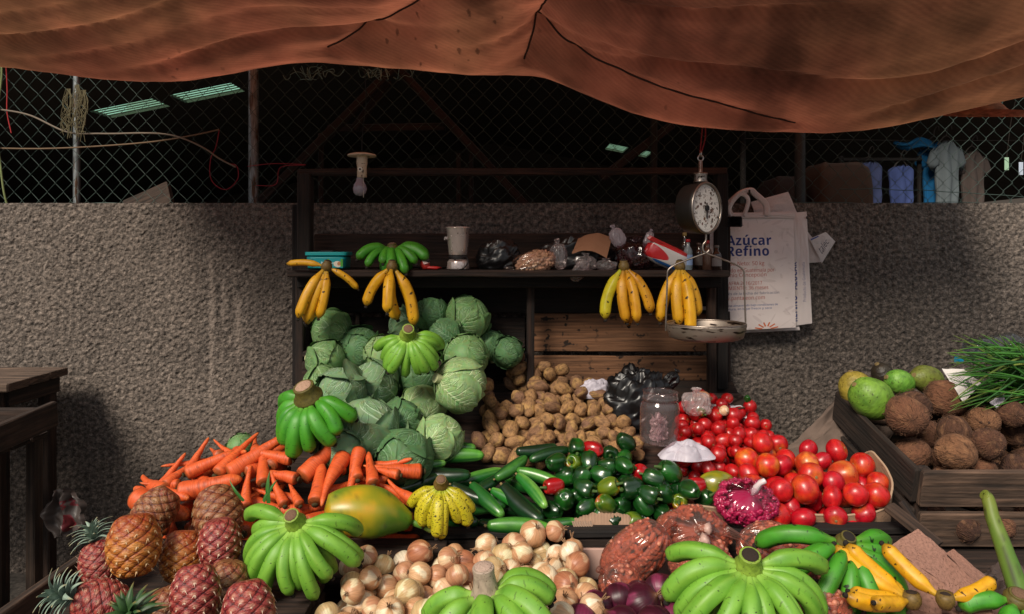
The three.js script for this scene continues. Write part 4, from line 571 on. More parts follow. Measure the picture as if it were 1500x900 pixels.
// ------------------------------------------------------------------ kinds of produce (prototypes)
const streak = (fu, fv, a, seed, s0 = 0.92) => tex(256, 256, (u, v) => { const s = s0 + a * fbm(u * fu, v * fv, seed, 4) + a * 0.4 * fbm(u * fu * 3, v * fv * 3, seed + 4, 2); return [s, s, s]; });
const speckMap = tex(256, 256, (u, v) => { const s = 0.95 + 0.3 * fbm(u * 14, v * 14, 3, 4); const k = sst(0.22, 0.34, fbm(u * 30, v * 30, 9, 2)); return [s * (1 - 0.45 * k), s * (1 - 0.5 * k), s * (1 - 0.55 * k)]; });
const speckBump = tex(256, 256, (u, v) => { const s = 0.5 + 0.6 * fbm(u * 20, v * 20, 5, 4); return [s, s, s]; }, false);
const speckMap2 = tex(256, 256, (u, v) => { const s = 0.94 + 0.3 * fbm(u * 7, v * 7, 13, 4), k = sst(0.26, 0.36, fbm(u * 18, v * 18, 29, 3)); return [s * (1 - 0.25 * k), s * (1 - 0.45 * k), s * (1 - 0.5 * k)]; });
const PM = {
  potato: std({ vertexColors: true, map: speckMap, bumpMap: speckBump, bumpScale: 0.002, roughness: 0.82 }),
  onion: phys({ vertexColors: true, map: streak(60, 3, 0.22, 3, 0.95), bumpMap: streak(60, 3, 0.5, 3, 0.5), bumpScale: 0.0008, roughness: 0.42, sheen: 0.3, sheenRoughness: 0.4 }),
  dry: std({ color: '#8d6c4f', roughness: 0.9 }), root: std({ color: '#6d5743', roughness: 0.95 }),
  tomato: phys({ vertexColors: true, roughness: 0.4, clearcoat: 0.3, clearcoatRoughness: 0.2, map: speckMap2 }), pepper: phys({ vertexColors: true, roughness: 0.3, clearcoat: 0.6, clearcoatRoughness: 0.15 }),
  carrot: phys({ vertexColors: true, map: streak(4, 70, 0.3, 7, 0.98), bumpMap: streak(3, 60, 0.6, 7, 0.5), bumpScale: 0.0015, roughness: 0.55 }), cuke: phys({ vertexColors: true, roughness: 0.34, clearcoat: 0.35, clearcoatRoughness: 0.25 }),
  banana: phys({ vertexColors: true, roughness: 0.5, map: tex(256, 512, (u, v) => { const k = Math.max(sst(0.3, 0.4, fbm(u * 9, v * 24, 6, 3)), 0.4 * sst(0.22, 0.36, fbm(u * 5, v * 22, 46, 4)), 0.45 * sst(0.6, 0.7, n3(u * 34, v * 40, 12))), s = 1.0 + 0.1 * fbm(u * 8, v * 8, 2, 3); return [s * (1 - 0.6 * k), s * (1 - 0.66 * k), s * (1 - 0.6 * k)]; }) }),
  spotted: phys({ vertexColors: true, roughness: 0.45, map: tex(256, 512, (u, v) => { const k = sst(0.3, 0.36, n3(u * 20, v * 55, 6)), k2 = sst(0.2, 0.3, fbm(u * 6, v * 14, 16, 3)), s = 1.0 + 0.12 * fbm(u * 8, v * 8, 2, 3), q = (1 - 0.75 * k) * (1 - 0.6 * k2); return [s * q, s * q * 0.98, s * q]; }) }),
  bruised: phys({ vertexColors: true, roughness: 0.48, map: tex(256, 512, (u, v) => { const k = sst(0.2, 0.3, fbm(u * 5, v * 16, 26, 3)) , s = 1.0 + 0.16 * fbm(u * 8, v * 8, 2, 3), q = 1 - 0.7 * k; return [s * q, s * q * 0.97, s * q * 0.95]; }) }),
  tip: std({ color: '#1a120c', roughness: 0.9 }), cut: std({ color: '#6f5340', roughness: 0.9, map: speckMap }), crown: phys({ vertexColors: true, roughness: 0.55 }),
  pine: phys({ vertexColors: true, map: rep(speckMap, 2, 2), bumpMap: rep(speckBump, 2, 2), bumpScale: 0.003, roughness: 0.5, clearcoat: 0.1, clearcoatRoughness: 0.4 }), blade: phys({ vertexColors: true, roughness: 0.5, side: THREE.DoubleSide }),
  coco: std({ vertexColors: true, map: streak(60, 14, 0.5, 9, 0.95), bumpMap: streak(60, 14, 0.9, 9, 0.5), bumpScale: 0.004, roughness: 0.95 }), fibre: std({ color: '#5f422f', roughness: 0.95 }),
  calyx: std({ color: '#3f5a26', roughness: 0.7 }), scar: std({ color: '#7d6a43', roughness: 0.8 }),
};
// potatoes
const potatoes = [...Array(9)].map((_, i) => {
  const g = proto('potato'), L = [1.25, 1.05, 1.4, 0.95, 1.2, 1.1, 1.3, 1.0, 1.5][i], base = mixC(C('#a27a4e'), C('#7d5a45'), (i * 0.37) % 1), dirt = C('#4a3222');
  part('tuber', ellipsoid(26, 18, (n) => { const k = 1 + 0.2 * n3(n[0] * 1.1 + i * 9, n[1] * 1.1, n[2] * 1.1) + 0.04 * n3(n[0] * 4 + i, n[1] * 4, n[2] * 4), d = sst(-0.05, 0.3, fbm(n[0] * 2.2 + i * 5, n[1] * 2.2, n[2] * 2.2, 4)), y = sst(0.1, 0.4, n3(n[0] * 1.3, n[1] * 1.3 + i, 3)); let c = mixC(base, C('#c29a5a'), 0.5 * y); c = mixC(c, dirt, 0.7 * d); return [n[0] * 0.034 * L * k, n[1] * 0.0245 * k, n[2] * 0.0275 * k, ...c]; }), PM.potato, g);
  return { p: g, balls: [[-0.012 * L, 0, 0, 0.0205], [0.012 * L, 0, 0, 0.0205]] };
});
// onions: bulb, papery neck, root tuft
const onionKind = (name, i, c0, c1, c2, s = 1) => {
  const g = proto(name), sq = [0.9, 1.02, 0.84, 0.95, 1.08, 0.88, 0.98][i % 7];
  const prof = (v) => { const th = v * PI; let r = Math.sin(th) ** 0.92, y = -Math.cos(th) * sq; if (v > 0.78) { const t = (v - 0.78) / 0.22; r = mix(Math.sin(0.78 * PI) ** 0.92, 0.12, sst(0, 0.75, t)); y = mix(-Math.cos(0.78 * PI) * sq, sq * 1.22, t ** 1.1); if (v === 1) r = 0.02; } return [r, y]; };
  const peel = (i * 1.7) % 6.28;
  part('bulb', surf(40, 26, (u, v) => { const a = -u * 2 * PI, [r, y] = prof(v), k = 1 + 0.06 * n3(Math.cos(a) * 1.2 + i, y, Math.sin(a) * 1.2) + 0.012 * Math.sin(a * 9 + i), st = 0.5 + 0.5 * fbm(Math.cos(a) * 5 + i, v * 0.7, Math.sin(a) * 5, 3) * 2; let c = mixC(c0, c1, clamp(st)); const pl = sst(0.05, 0.12, n3(Math.cos(a) * 1.1 + i * 3.3, y * 0.9, Math.sin(a) * 1.1 + 2) - 0.12); c = mixC(c, c2, 0.85 * pl); c = mixC(c, C('#7a5636'), 0.75 * sst(0.84, 1, v)); return [Math.cos(a) * r * 0.037 * s * k, y * 0.037 * s, Math.sin(a) * r * 0.037 * s * k, ...c]; }), PM.onion, g);
  const nk = []; for (let k = 0; k < 5; k++) { const a = k * 1.26 + i; nk.push(wire([V(0.002 * Math.cos(a), 0.04 * s, 0.002 * Math.sin(a)), V(0.004 * Math.cos(a), 0.05 * s * sq, 0.004 * Math.sin(a)), V(0.007 * Math.cos(a + 0.4), (0.054 + 0.004 * (k % 3)) * s, 0.007 * Math.sin(a + 0.4))], 0.0016, 6, 4)); }
  part('neck', merge(nk), PM.dry, g);
  const rt = []; for (let k = 0; k < 16; k++) { const a = k * 2.4, q = 0.003 + 0.0035 * (k % 3) / 2; rt.push(wire([V(q * Math.cos(a) * 0.6, -0.036 * s * sq, q * Math.sin(a) * 0.6), V(q * Math.cos(a), -0.04 * s * sq, q * Math.sin(a)), V(q * 1.5 * Math.cos(a + 0.5), -0.0425 * s * sq, q * 1.5 * Math.sin(a + 0.5))], 0.0008, 4, 3)); }
  part('roots', merge(rt), PM.root, g).userData.kind = 'stuff';
  return { p: g, balls: [[0, 0, 0, 0.0325 * s]] };
};
const onions = [['#d2a57c', '#b57f58', '#e6d4b2'], ['#dcb68c', '#c4946a', '#eaddbd'], ['#cb9a76', '#a66a4a', '#ddc29c'], ['#d3b88c', '#b3925f', '#e0d8ae'], ['#c08562', '#9a5a3e', '#d8b08a'], ['#dfbc98', '#c99c75', '#f0e6cc'], ['#d2a57e', '#b58058', '#e8d8b0']].map((c, i) => onionKind('onion', i, C(c[0]), C(c[1]), C(c[2])));
const redOnions = [0, 1, 2].map((i) => onionKind('red_onion', i, C('#4d1026'), C('#2a0817'), C('#7c2b4c'), 1.2));
// tomatoes
const tomatoKind = (name, i, r, long, cols, lobes) => {
  const g = proto(name);
  part('fruit', ellipsoid(28, 20, (n) => { const a = Math.atan2(n[2], n[0]), dip = 0.16 * Math.exp(-(((1 - n[1]) / 0.1))) + 0.05 * Math.exp(-((1 + n[1]) / 0.06)), k = 1 + lobes * Math.cos(a * 5 + i) * (1 - Math.abs(n[1])) ** 0.3 * sst(-0.8, 0.9, n[1]) + 0.05 * n3(n[0] * 1.2 + i * 4, n[1] * 1.2, n[2] * 1.2), q = sst(-0.15, 0.35, fbm(n[0] * 1.2 + i * 7, n[1] * 1.2, n[2] * 1.2, 3)), c = mixC(mixC(cols[0], cols[1], q), cols[2], 0.6 * sst(0.75, 0.98, n[1]) * (0.5 + 0.5 * n3(a, i, 2))); return [n[0] * r * k, n[1] * r * long * (1 - dip), n[2] * r * k, ...c]; }), PM.tomato, g);
  part('stem_scar', new THREE.CylinderGeometry(r * 0.1, r * 0.13, r * 0.04, 7).translate(0, r * long * 0.87, 0), PM.scar, g);
  return { p: g, balls: long > 1.1 ? [[0, -r * (long - 1), 0, r * 0.9], [0, r * (long - 1) * 0.6, 0, r * 0.9]] : [[0, 0, 0, r * 0.9]] };
};
const romas = [0, 1, 2, 3, 4].map((i) => tomatoKind('plum_tomato', i, 0.0215 + 0.001 * (i % 3), [1.3, 1.15, 1.4, 1.1, 1.25][i], [C('#b00d12'), C(['#c8181a', '#a90a14', '#c42314', '#98070f', '#b8141c'][i]), C('#c2401c')], 0.02));
const bigToms = [0, 1, 2, 3, 4, 5].map((i) => tomatoKind('tomato', i, 0.034 + 0.0015 * (i % 3), [0.86, 0.92, 1.0, 0.84, 1.12, 0.95][i], [C(['#b8101b', '#c4161a', '#c92416', '#b30c20', '#c23a1c', '#bf1a16'][i]), C(['#c6201d', '#d2381c', '#d8701f', '#bc1420', '#d98334', '#cf4a1f'][i]), C('#d98a36')], 0.035));
// sweet peppers: body, dished shoulder, stem
const pepperKind = (i, cols) => {
  const g = proto('sweet_pepper'), lob = 3 + (i % 2), r0 = 0.03;
  part('fruit', surf(32, 24, (u, v) => { const a = -u * 2 * PI, th = v * PI, lb = Math.abs(Math.cos(a * lob / 2 + i)) ** 0.6, rr0 = Math.sin(th) ** 0.62 * mix(0.72, 1, sst(0, 0.75, v)), k = (0.86 + 0.16 * lb) * (1 + 0.14 * n3(Math.cos(a) + i * 5, v * 2, Math.sin(a))); let y = -Math.cos(th) * 1.18; if (v > 0.86) y -= 0.36 * sst(0.86, 1, v); if (v < 0.1) y += 0.16 * (1 - v / 0.1); const q = sst(-0.25, 0.4, fbm(Math.cos(a) * 0.7 + i * 2, v * 1.2, Math.sin(a) * 0.7, 3)), c = mixC(cols[0], cols[1], q); return [Math.cos(a) * r0 * rr0 * k, y * r0, Math.sin(a) * r0 * rr0 * k, ...mixC(c, cols[2] ?? c, 0.85 * sst(0.02, 0.3, fbm(Math.cos(a) * 0.6 + i, v * 1.1, Math.sin(a) * 0.6 + 4, 3)))]; }), PM.pepper, g);
  part('stem', tube([V(0, 0.022, 0), V(0, 0.03, 0), V(0.002, 0.038, 0.001), V(0.006, 0.047, 0.002), V(0.0075, 0.049, 0.002)], 8, (t) => (t < 0.01 || t > 0.99 ? 0.0005 : mix(0.009, 0.004, sst(0, 0.5, t)))), PM.calyx, g);
  return { p: g, balls: [[0, -0.008, 0, 0.0235], [0, 0.008, 0, 0.0235]] };
};
const G1 = C('#0f3b12'), G2 = C('#1d5a1b'), G3 = C('#0a2a0e');
const peppers = { green: [0, 1, 2, 3, 4].map((i) => pepperKind(i, [i % 2 ? G1 : G3, i % 3 ? G2 : G1])), red: [5, 6].map((i) => pepperKind(i, [C('#8f0a12'), C('#b3141a')])), mixed: [7, 8, 9].map((i) => pepperKind(i, [C('#6b7a1c'), C('#2c5a17'), i % 2 ? C('#c07a14') : C('#b3331a')])) };
// carrots
const carrots = [...Array(8)].map((_, i) => {
  const g = proto('carrot'), L = 0.15, P = [...Array(25)].map((_, k) => { const t = k / 24; return V((t - 0.42) * L, 0.012 * Math.sin(t * 2.4 + i) * (i % 3 - 1) + 0.002 * n3(t * 5, i, 1), 0.008 * Math.sin(t * 3 + i * 2) * ((i >> 1) % 3 - 1)); });
  const R0 = [0.0205, 0.018, 0.0225, 0.017, 0.0215, 0.019, 0.02, 0.0235][i], blunt = [0.4, 0.3, 0.66, 0.26, 0.5, 0.36, 0.32, 0.72][i];
  part('root', tube(P, 16, (t, a) => { if (t === 0 || t === 1) return 0.0006; const sh = sst(0, 0.06, t) * 0.35 + 0.65, tp = mix(1, blunt, sst(0.05, 0.85, t)) * Math.sqrt(clamp((1 - t) / (0.08 + blunt * 0.14))); return R0 * sh * tp * (1 + 0.05 * n3(t * 14, a, i) + 0.03 * n3(t * 40, Math.cos(a) * 2, i)); }, (t, a) => { let c = mixC(C('#e0642c'), C('#c44a1f'), clamp(0.5 + 0.9 * fbm(t * 4, Math.cos(a) * 1.3, i * 3 + Math.sin(a), 3))); const ring = sst(0.34, 0.5, n3(t * 60, Math.cos(a) * 2 + i, Math.sin(a) * 2)); c = mixC(c, C('#7a2c12'), 0.6 * ring); c = mixC(c, C('#4f3f1c'), 0.85 * (1 - sst(0.015, 0.07, t + 0.02 * n3(a, i, 2)))); return mixC(c, C('#d9803f'), 0.5 * sst(0.85, 1, t)); }), PM.carrot, g);
  part('crown', tube([P[0].clone().add(V(0.003, 0, 0)), P[0].clone().add(V(-0.002, 0, 0)), P[0].clone().add(V(-0.006, 0.001, 0)), P[0].clone().add(V(-0.008, 0.001, 0))], 9, (t) => (t < 0.01 || t > 0.99 ? 0.0005 : R0 * mix(0.5, 0.34, t))), std({ color: '#3d3419', roughness: 0.95 }), g);
  const balls = []; for (let k = 1; k < 24; k += 3) { const t = k / 24; balls.push([P[k].x, P[k].y, P[k].z, R0 * mix(1, blunt, sst(0.05, 0.85, t)) * Math.sqrt(clamp((1 - t) / (0.08 + blunt * 0.14))) * 0.95 + 0.001]); }
  return { p: g, balls, L };
});
// cucumbers
const cukes = [...Array(6)].map((_, i) => {
  const g = proto('cucumber'), L = 0.19, R0 = [0.0245, 0.0265, 0.023, 0.0275, 0.025, 0.029][i], P = [...Array(25)].map((_, k) => { const t = k / 24; return V((t - 0.5) * L, (i % 2 ? 1 : -0.4) * 0.03 * (0.25 - (t - 0.5) ** 2), 0.01 * Math.sin(t * PI) * (i % 3 - 1)); });
  const dk = [C('#12471a'), C('#0c2f14'), C('#1f6a22'), C('#0a2412'), C('#16561e'), C('#12401a')][i], lt = [C('#5fa53a'), C('#2f6a2a'), C('#8cc256'), C('#1b4a22'), C('#6fae42'), C('#4a8c34')][i];
  part('fruit', tube(P, 20, (t, a) => (t === 0 || t === 1 ? 0.0006 : R0 * Math.sin(Math.PI * mix(0.06, 0.95, t)) ** 0.42 * (1 + 0.03 * Math.cos(a * 3 + i) + 0.02 * n3(t * 8, Math.cos(a), i)) * (1 - 0.2 * sst(0.86, 1, t))), (t, a) => { const belly = sst(0.35, 0.95, Math.cos(a - i * 1.3 - 0.4)), st = sst(0.15, 0.6, Math.cos(a * 10 + 1.5 * n3(t * 4, a, i))) * sst(0.4, 0.95, t); let c = mixC(dk, lt, clamp(0.75 * belly * (0.6 + 0.4 * n3(t * 7, a * 2, i)) + 0.5 * st * 0.6 + 0.12 * fbm(t * 20, a * 4, i, 2) + (t > 0.9 ? 0.3 : 0))); return c; }), PM.cuke, g);
  part('stem_end', tube([P[0].clone().add(V(0.004, 0, 0)), P[0].clone(), P[0].clone().add(V(-0.006, 0.001, 0)), P[0].clone().add(V(-0.007, 0.001, 0))], 7, (t) => (t < 0.01 || t > 0.99 ? 0.0004 : 0.0045)), PM.scar, g);
  const balls = []; for (let k = 2; k < 24; k += 3) balls.push([P[k].x, P[k].y, P[k].z, R0 * Math.sin(PI * mix(0.06, 0.95, k / 24)) ** 0.42 * 0.95]);
  return { p: g, balls, L };
});
// coconuts: husked shell with fibre and hairs
const coconuts = [...Array(5)].map((_, i) => {
  const g = proto('coconut'), R0 = 0.058, base = [C('#5a3a29'), C('#462c20'), C('#6b4631'), C('#503425'), C('#775238')][i];
  part('shell', ellipsoid(36, 26, (n) => { const a = Math.atan2(n[2], n[0]), k = 1 + 0.03 * Math.cos(3 * a) * (1 - n[1] * n[1]) + 0.06 * n3(n[0] * 1.4 + i * 3, n[1] * 1.4, n[2] * 1.4), r = 0.018 * fbm(a * 8, n[1] * 3, i * 4, 3) * Math.sqrt(1 - n[1] * n[1]); const c = mixC(mixC(base, C('#a87c58'), 0.5 * sst(0.02, 0.4, fbm(n[0] * 3 + i, n[1] * 1.2, n[2] * 3, 3))), C('#2a1a12'), 0.6 * sst(0.1, 0.4, fbm(n[0] * 2.5, n[1] * 2.5 + i * 2, n[2] * 2.5, 3))); return [n[0] * R0 * (k + r), n[1] * R0 * 1.1 * (k + r), n[2] * R0 * (k + r), ...c]; }), PM.coco, g);
  for (let e = 0; e < 3; e++) part('eye', new THREE.SphereGeometry(0.006, 8, 6).scale(1, 0.5, 1), std({ color: '#3a261b', roughness: 0.95 }), g, [0.014 * Math.cos(e * 2.1 + i), 0.0605, 0.014 * Math.sin(e * 2.1 + i)]);
  const hr = [], r = rngOf(i + 40); for (let k = 0; k < 110; k++) { const a = r() * 6.28, y0 = r() * 1.9 - 0.95, s0 = Math.sqrt(1 - y0 * y0), y1 = y0 + (r() - 0.35) * 0.7, yy = clamp(y1, -0.98, 1.0), s1 = Math.sqrt(Math.max(0, 1 - yy * yy)), a1 = a + (r() - 0.5) * 0.4, lift = 1.03 + r() * 0.1; hr.push(wire([V(Math.cos(a) * s0, y0 * 1.1, Math.sin(a) * s0).multiplyScalar(R0), V(Math.cos((a + a1) / 2) * (s0 + s1) / 2, (y0 + yy) / 2 * 1.1, Math.sin((a + a1) / 2) * (s0 + s1) / 2).multiplyScalar(R0 * 1.1), V(Math.cos(a1) * s1, yy * 1.1, Math.sin(a1) * s1).multiplyScalar(R0 * lift)], 0.0007, 5, 3)); }
  part('husk_fibres', merge(hr), PM.fibre, g).userData.kind = 'stuff';
  return { p: g, balls: [[0, 0, 0, 0.057]] };
});
// cabbages: head and wrapped, veined leaves
const veins = (bump) => canvasTex(512, 512, (c, W, H) => {
  const rnd = rngOf(3); c.fillStyle = bump ? '#606060' : '#9db58e'; c.fillRect(0, 0, W, H);
  if (!bump) for (let i = 0; i < 900; i++) { c.fillStyle = `rgba(${90 + rnd() * 130},${130 + rnd() * 90},${90 + rnd() * 80},${0.06 + rnd() * 0.08})`; c.beginPath(); c.ellipse(rnd() * W, rnd() * H, 4 + rnd() * 30, 3 + rnd() * 18, rnd() * 3, 0, 7); c.fill(); }
  const col = (a) => (bump ? `rgba(255,255,255,${a})` : `rgba(255,255,240,${Math.min(1, a * 1.15)})`), seg = (x, y, a, len, w, depth) => { const n = 14; let px = x, py = y; for (let i = 0; i < n; i++) { const nx = px + Math.cos(a) * len / n, ny = py + Math.sin(a) * len / n, ww = w * (1 - i / n * 0.85); for (const [k, al] of [[2.6, 0.12], [1.6, 0.22], [0.8, 0.5]]) { c.strokeStyle = col(al); c.lineWidth = Math.max(0.6, ww * k); c.beginPath(); c.moveTo(px, py); c.lineTo(nx, ny); c.stroke(); } if (depth < 2 && i > 1 && rnd() < (depth ? 0.3 : 0)) seg(nx, ny, a + (rnd() < 0.5 ? -1 : 1) * (0.5 + rnd() * 0.5), len * (0.25 + rnd() * 0.25), ww * 0.55, depth + 1); px = nx; py = ny; a += (rnd() - 0.5) * 0.12 - (depth ? 0.01 * Math.sign(Math.cos(a)) : 0); } };
  for (const s of [-1, 1]) for (let k = 0; k < 9; k++) seg(256, 500 - k * 50, -PI / 2 + s * (1.15 - k * 0.075 + rnd() * 0.12), 250 - k * 8, 8.5 - k * 0.5, 1);
  seg(256, 512, -PI / 2, 480, 15, 0); c.lineCap = 'round';
}, !bump);
const vMap = veins(false), vBump = veins(true);
const leafMat = (hex, r = 0.5) => phys({ map: vMap, vertexColors: true, bumpMap: vBump, bumpScale: 0.004, color: hex, roughness: r, side: THREE.DoubleSide, specularIntensity: 0.4 });
const cabbageMats = { mid: leafMat('#b8d4ae'), pale: leafMat('#e4f4d2'), dusty: leafMat('#c4d8ce', 0.75), dark: leafMat('#93b59b') };
function leafGeo(R0, thMax, half, flare, seed, up) {
  return surf(20, 22, (u, v) => {
    const th = 0.05 + v * thMax, w = half * (0.55 + 0.45 * sst(0, 0.3, v)) * Math.sqrt(clamp(1 - Math.max(0, (v - 0.5) / 0.52) ** 2 * 0.9)), s = 2 * u - 1, ph = s * w, edgeK = Math.max(Math.abs(s) ** 3, v ** 4);
    const ruff = 0.024 * Math.sin(s * 9 + v * 13 + seed) * edgeK + 0.055 * fbm(s * 1.6 + seed, v * 3.5, seed, 3), rad = R0 * (up + flare * edgeK ** 1.6 + ruff * (0.4 + 1.2 * edgeK) + 0.012 * n3(s * 7, v * 9, seed));
    const t = 0.82 + 0.35 * fbm(s * 2 + seed, v * 3, 5, 3), base = 1 - sst(0, 0.35, v), br = sst(0.96, 1, edgeK + 0.05 * n3(s * 9, v * 9, seed)) * 0.35;
    const c = [t * mix(1, 1.25, base) * (1 - 0.15 * br), t * mix(1, 1.12, base) * (1 - br * 0.4), t * mix(1, 1.15, base) * (1 - br * 0.6)];
    return [Math.sin(th) * Math.cos(ph) * rad, -Math.cos(th) * rad * 0.93, Math.sin(th) * Math.sin(ph) * rad, ...c];
  }, { closed: false });
}
const cabbageKind = (i, mat, loose) => {
  const g = proto('cabbage'), R0 = 0.1;
  part('head', ellipsoid(28, 22, (n, u, v) => { const k = 0.965 + 0.03 * fbm(n[0] * 2.4 + i, n[1] * 2.4, n[2] * 2.4, 3), t = 0.9 + 0.3 * fbm(n[0] * 2, n[1] * 2 + i, n[2] * 2, 3); return [n[0] * R0 * k, n[1] * R0 * 0.93 * k, n[2] * R0 * k, t, t, t]; }), mat, g);
  part('stem', new THREE.CylinderGeometry(0.016, 0.019, 0.03, 12).translate(0, -0.1, 0), std({ color: '#b9bd8f', roughness: 0.8 }), g);
  const n = 6; for (let k = 0; k < n; k++) { const l = part('leaf', leafGeo(R0, mix(2.6, 1.75, (k / (n - 1)) * (loose ? 1 : 0.6)), 1.2 + 0.15 * Math.sin(k + i), 0.015 + loose * (0.05 + 0.32 * (k / n) ** 1.5), i * 7 + k, 0.985 + 0.014 * k), mat, g); l.rotation.y = k * 2.4 + i; }
  return g;
};
const cabbages = { mid: [0, 1].map((i) => cabbageKind(i, cabbageMats.mid, 0.25)), pale: [2, 3].map((i) => cabbageKind(i, cabbageMats.pale, 0.12)), dusty: [4, 5].map((i) => cabbageKind(i, cabbageMats.dusty, 1)), dark: [6, 7].map((i) => cabbageKind(i, cabbageMats.dark, 0.3)) };
// bananas
const fingerGeo = (i, L, R0, bend, cols) => {
  const P = []; let x = 0, y = 0; const n = 20; for (let k = 0; k <= n; k++) { const t = k / n, h = -bend * sst(0.02, 1.05, t) + 0.06 * Math.sin(t * 5 + i) * t; P.push(V(x, y, 0.006 * Math.sin(t * 3 + i * 2) * t)); x += Math.cos(h) * L / n; y += Math.sin(h) * L / n; }
  const g = tube(P, 20, (t, a) => { if (t === 0 || t === 1) return 0.0006; return R0 * mix(0.36, 1, sst(0.04, 0.32, t)) * (1 - 0.72 * sst(0.84, 1.0, t) ** 1.3) * (mix(1, Math.cos(PI / 5) / Math.cos(((a + i) % (PI * 0.4)) - PI / 5) * 1.1, 0.55) + 0.02 * n3(t * 6, a, i)); }, (t, a) => { let c = mixC(cols[0], cols[1], clamp(0.5 + 1.3 * fbm(t * 3 + i * 4, Math.cos(a) * 0.8, Math.sin(a) * 0.8 + i, 3) + 0.15 * Math.cos(a * 5 + 0.6))); const rid = Math.abs(((a + i) % (PI * 0.4)) - PI / 5) / (PI / 5); c = mixC(c, cols[3], 0.45 * sst(0.72, 1, rid) * (0.5 + 0.8 * n3(t * 9, i, a))); c = mixC(c, cols[2], 0.8 * (1 - sst(0.02, 0.22, t))); c = mixC(c, cols[3], 0.7 * sst(0.86, 0.97, t)); return c; });
  const e = P[n], d = P[n].clone().sub(P[n - 1]).normalize(), q = (s) => e.clone().addScaledVector(d, s);
  return { g, tip: tube([q(-0.005), q(-0.002), q(0.004), q(0.006)], 8, (t) => (t < 0.01 || t > 0.99 ? 0.0006 : mix(R0 * 0.4, R0 * 0.26, t))) };
};
const BC = { green: [C('#548a26'), C('#78ab38'), C('#98bd55'), C('#75902a')], deep: [C('#2f7a1c'), C('#47961f'), C('#5c8c2c'), C('#3d5a1a')], yellow: [C('#c99310'), C('#dca91a'), C('#a98a2a'), C('#6b4a14')], ripe: [C('#b87f12'), C('#cf9a1a'), C('#7d5a1c'), C('#4f3413')], lime: [C('#a8a51a'), C('#c4b824'), C('#8ea32a'), C('#8a6f1a')] };
const fingerSets = {}; const fingers = (scheme, L, R0, bend) => fingerSets[[scheme, L, R0, bend]] ??= [0, 1, 2, 3].map((i) => fingerGeo(i, L * (0.94 + 0.05 * i), R0 * (0.95 + 0.04 * (i % 3)), bend * (0.9 + 0.09 * ((i * 2) % 4)), BC[scheme]));
// hand: list of rows {n, from, to (degrees round the crown, 0 = front), e (start elevation), off}
function bananaHand(label, pos, rot, { scheme = 'green', L = 0.19, R0 = 0.019, bend = 1.0, rows, crownR = 0.022, crownH = 0.04, mat = PM.banana, group, cut = '#6f5340', name = 'banana_hand', mixScheme, crownHex }) {
  const g = thing(name, label, 'bananas', group); g.position.copy(pos); g.rotation.set(rot[0], rot[1], rot[2], 'YXZ');
  const cc = BC[scheme];
  const crown = part('crown', new THREE.LatheGeometry([[0.001, -0.016], [crownR * 0.8, -0.016], [crownR * 1.25, -0.004], [crownR * 1.28, 0.006], [crownR * 1.02, 0.016], [crownR * 0.88, crownH * 0.7], [crownR * 0.92, crownH * 0.95], [crownR * 0.84, crownH], [0.001, crownH * 0.985]].map(([x, y]) => new THREE.Vector2(x, y)), 24), std({ map: speckMap, color: crownHex ?? (scheme === 'ripe' || scheme === 'yellow' || scheme === 'lime' ? '#6b5424' : scheme === 'deep' ? '#5b5220' : '#7f9a34'), roughness: 0.6 }), g);
  part('cut_face', ellipsoid(16, 8, (n) => [n[0] * crownR * 0.72 * (1 + 0.12 * n3(n[0] * 3, n[2] * 3, pos.x)), n[1] * 0.004 + crownH, n[2] * crownR * 0.72]), std({ color: cut, map: speckMap, roughness: 0.92 }), crown);
  let i = 0; for (const { n, from, to, e = 0, off = 0.8, sc = 1 } of rows) for (let k = 0; k < n; k++) {
    const set = fingers(mixScheme && k % mixScheme[1] === 0 ? mixScheme[0] : scheme, L, R0, bend), f = set[(k + (i >> 1)) % 4], ph = (n > 1 ? mix(from, to, k / (n - 1)) : from) / 180 * PI + rr(-0.07, 0.07), el = e / 180 * PI + rr(-0.13, 0.13);
    const o = part('banana', f.g, mat, g); o.quaternion.setFromEuler(new THREE.Euler(0, ph - PI / 2, 0)).multiply(new THREE.Quaternion().setFromAxisAngle(V(0, 0, 1), el)).multiply(new THREE.Quaternion().setFromAxisAngle(V(1, 0, 0), rr(-0.3, 0.3)));
    const d = V(1, 0, 0).applyQuaternion(o.quaternion); o.position.set(d.x * crownR * off, d.y * crownR * off * 0.5 + 0.002, d.z * crownR * off); o.scale.setScalar(sc * rr(0.88, 1.08)); part('tip', f.tip, PM.tip, o); i++;
  }
  return g;
}
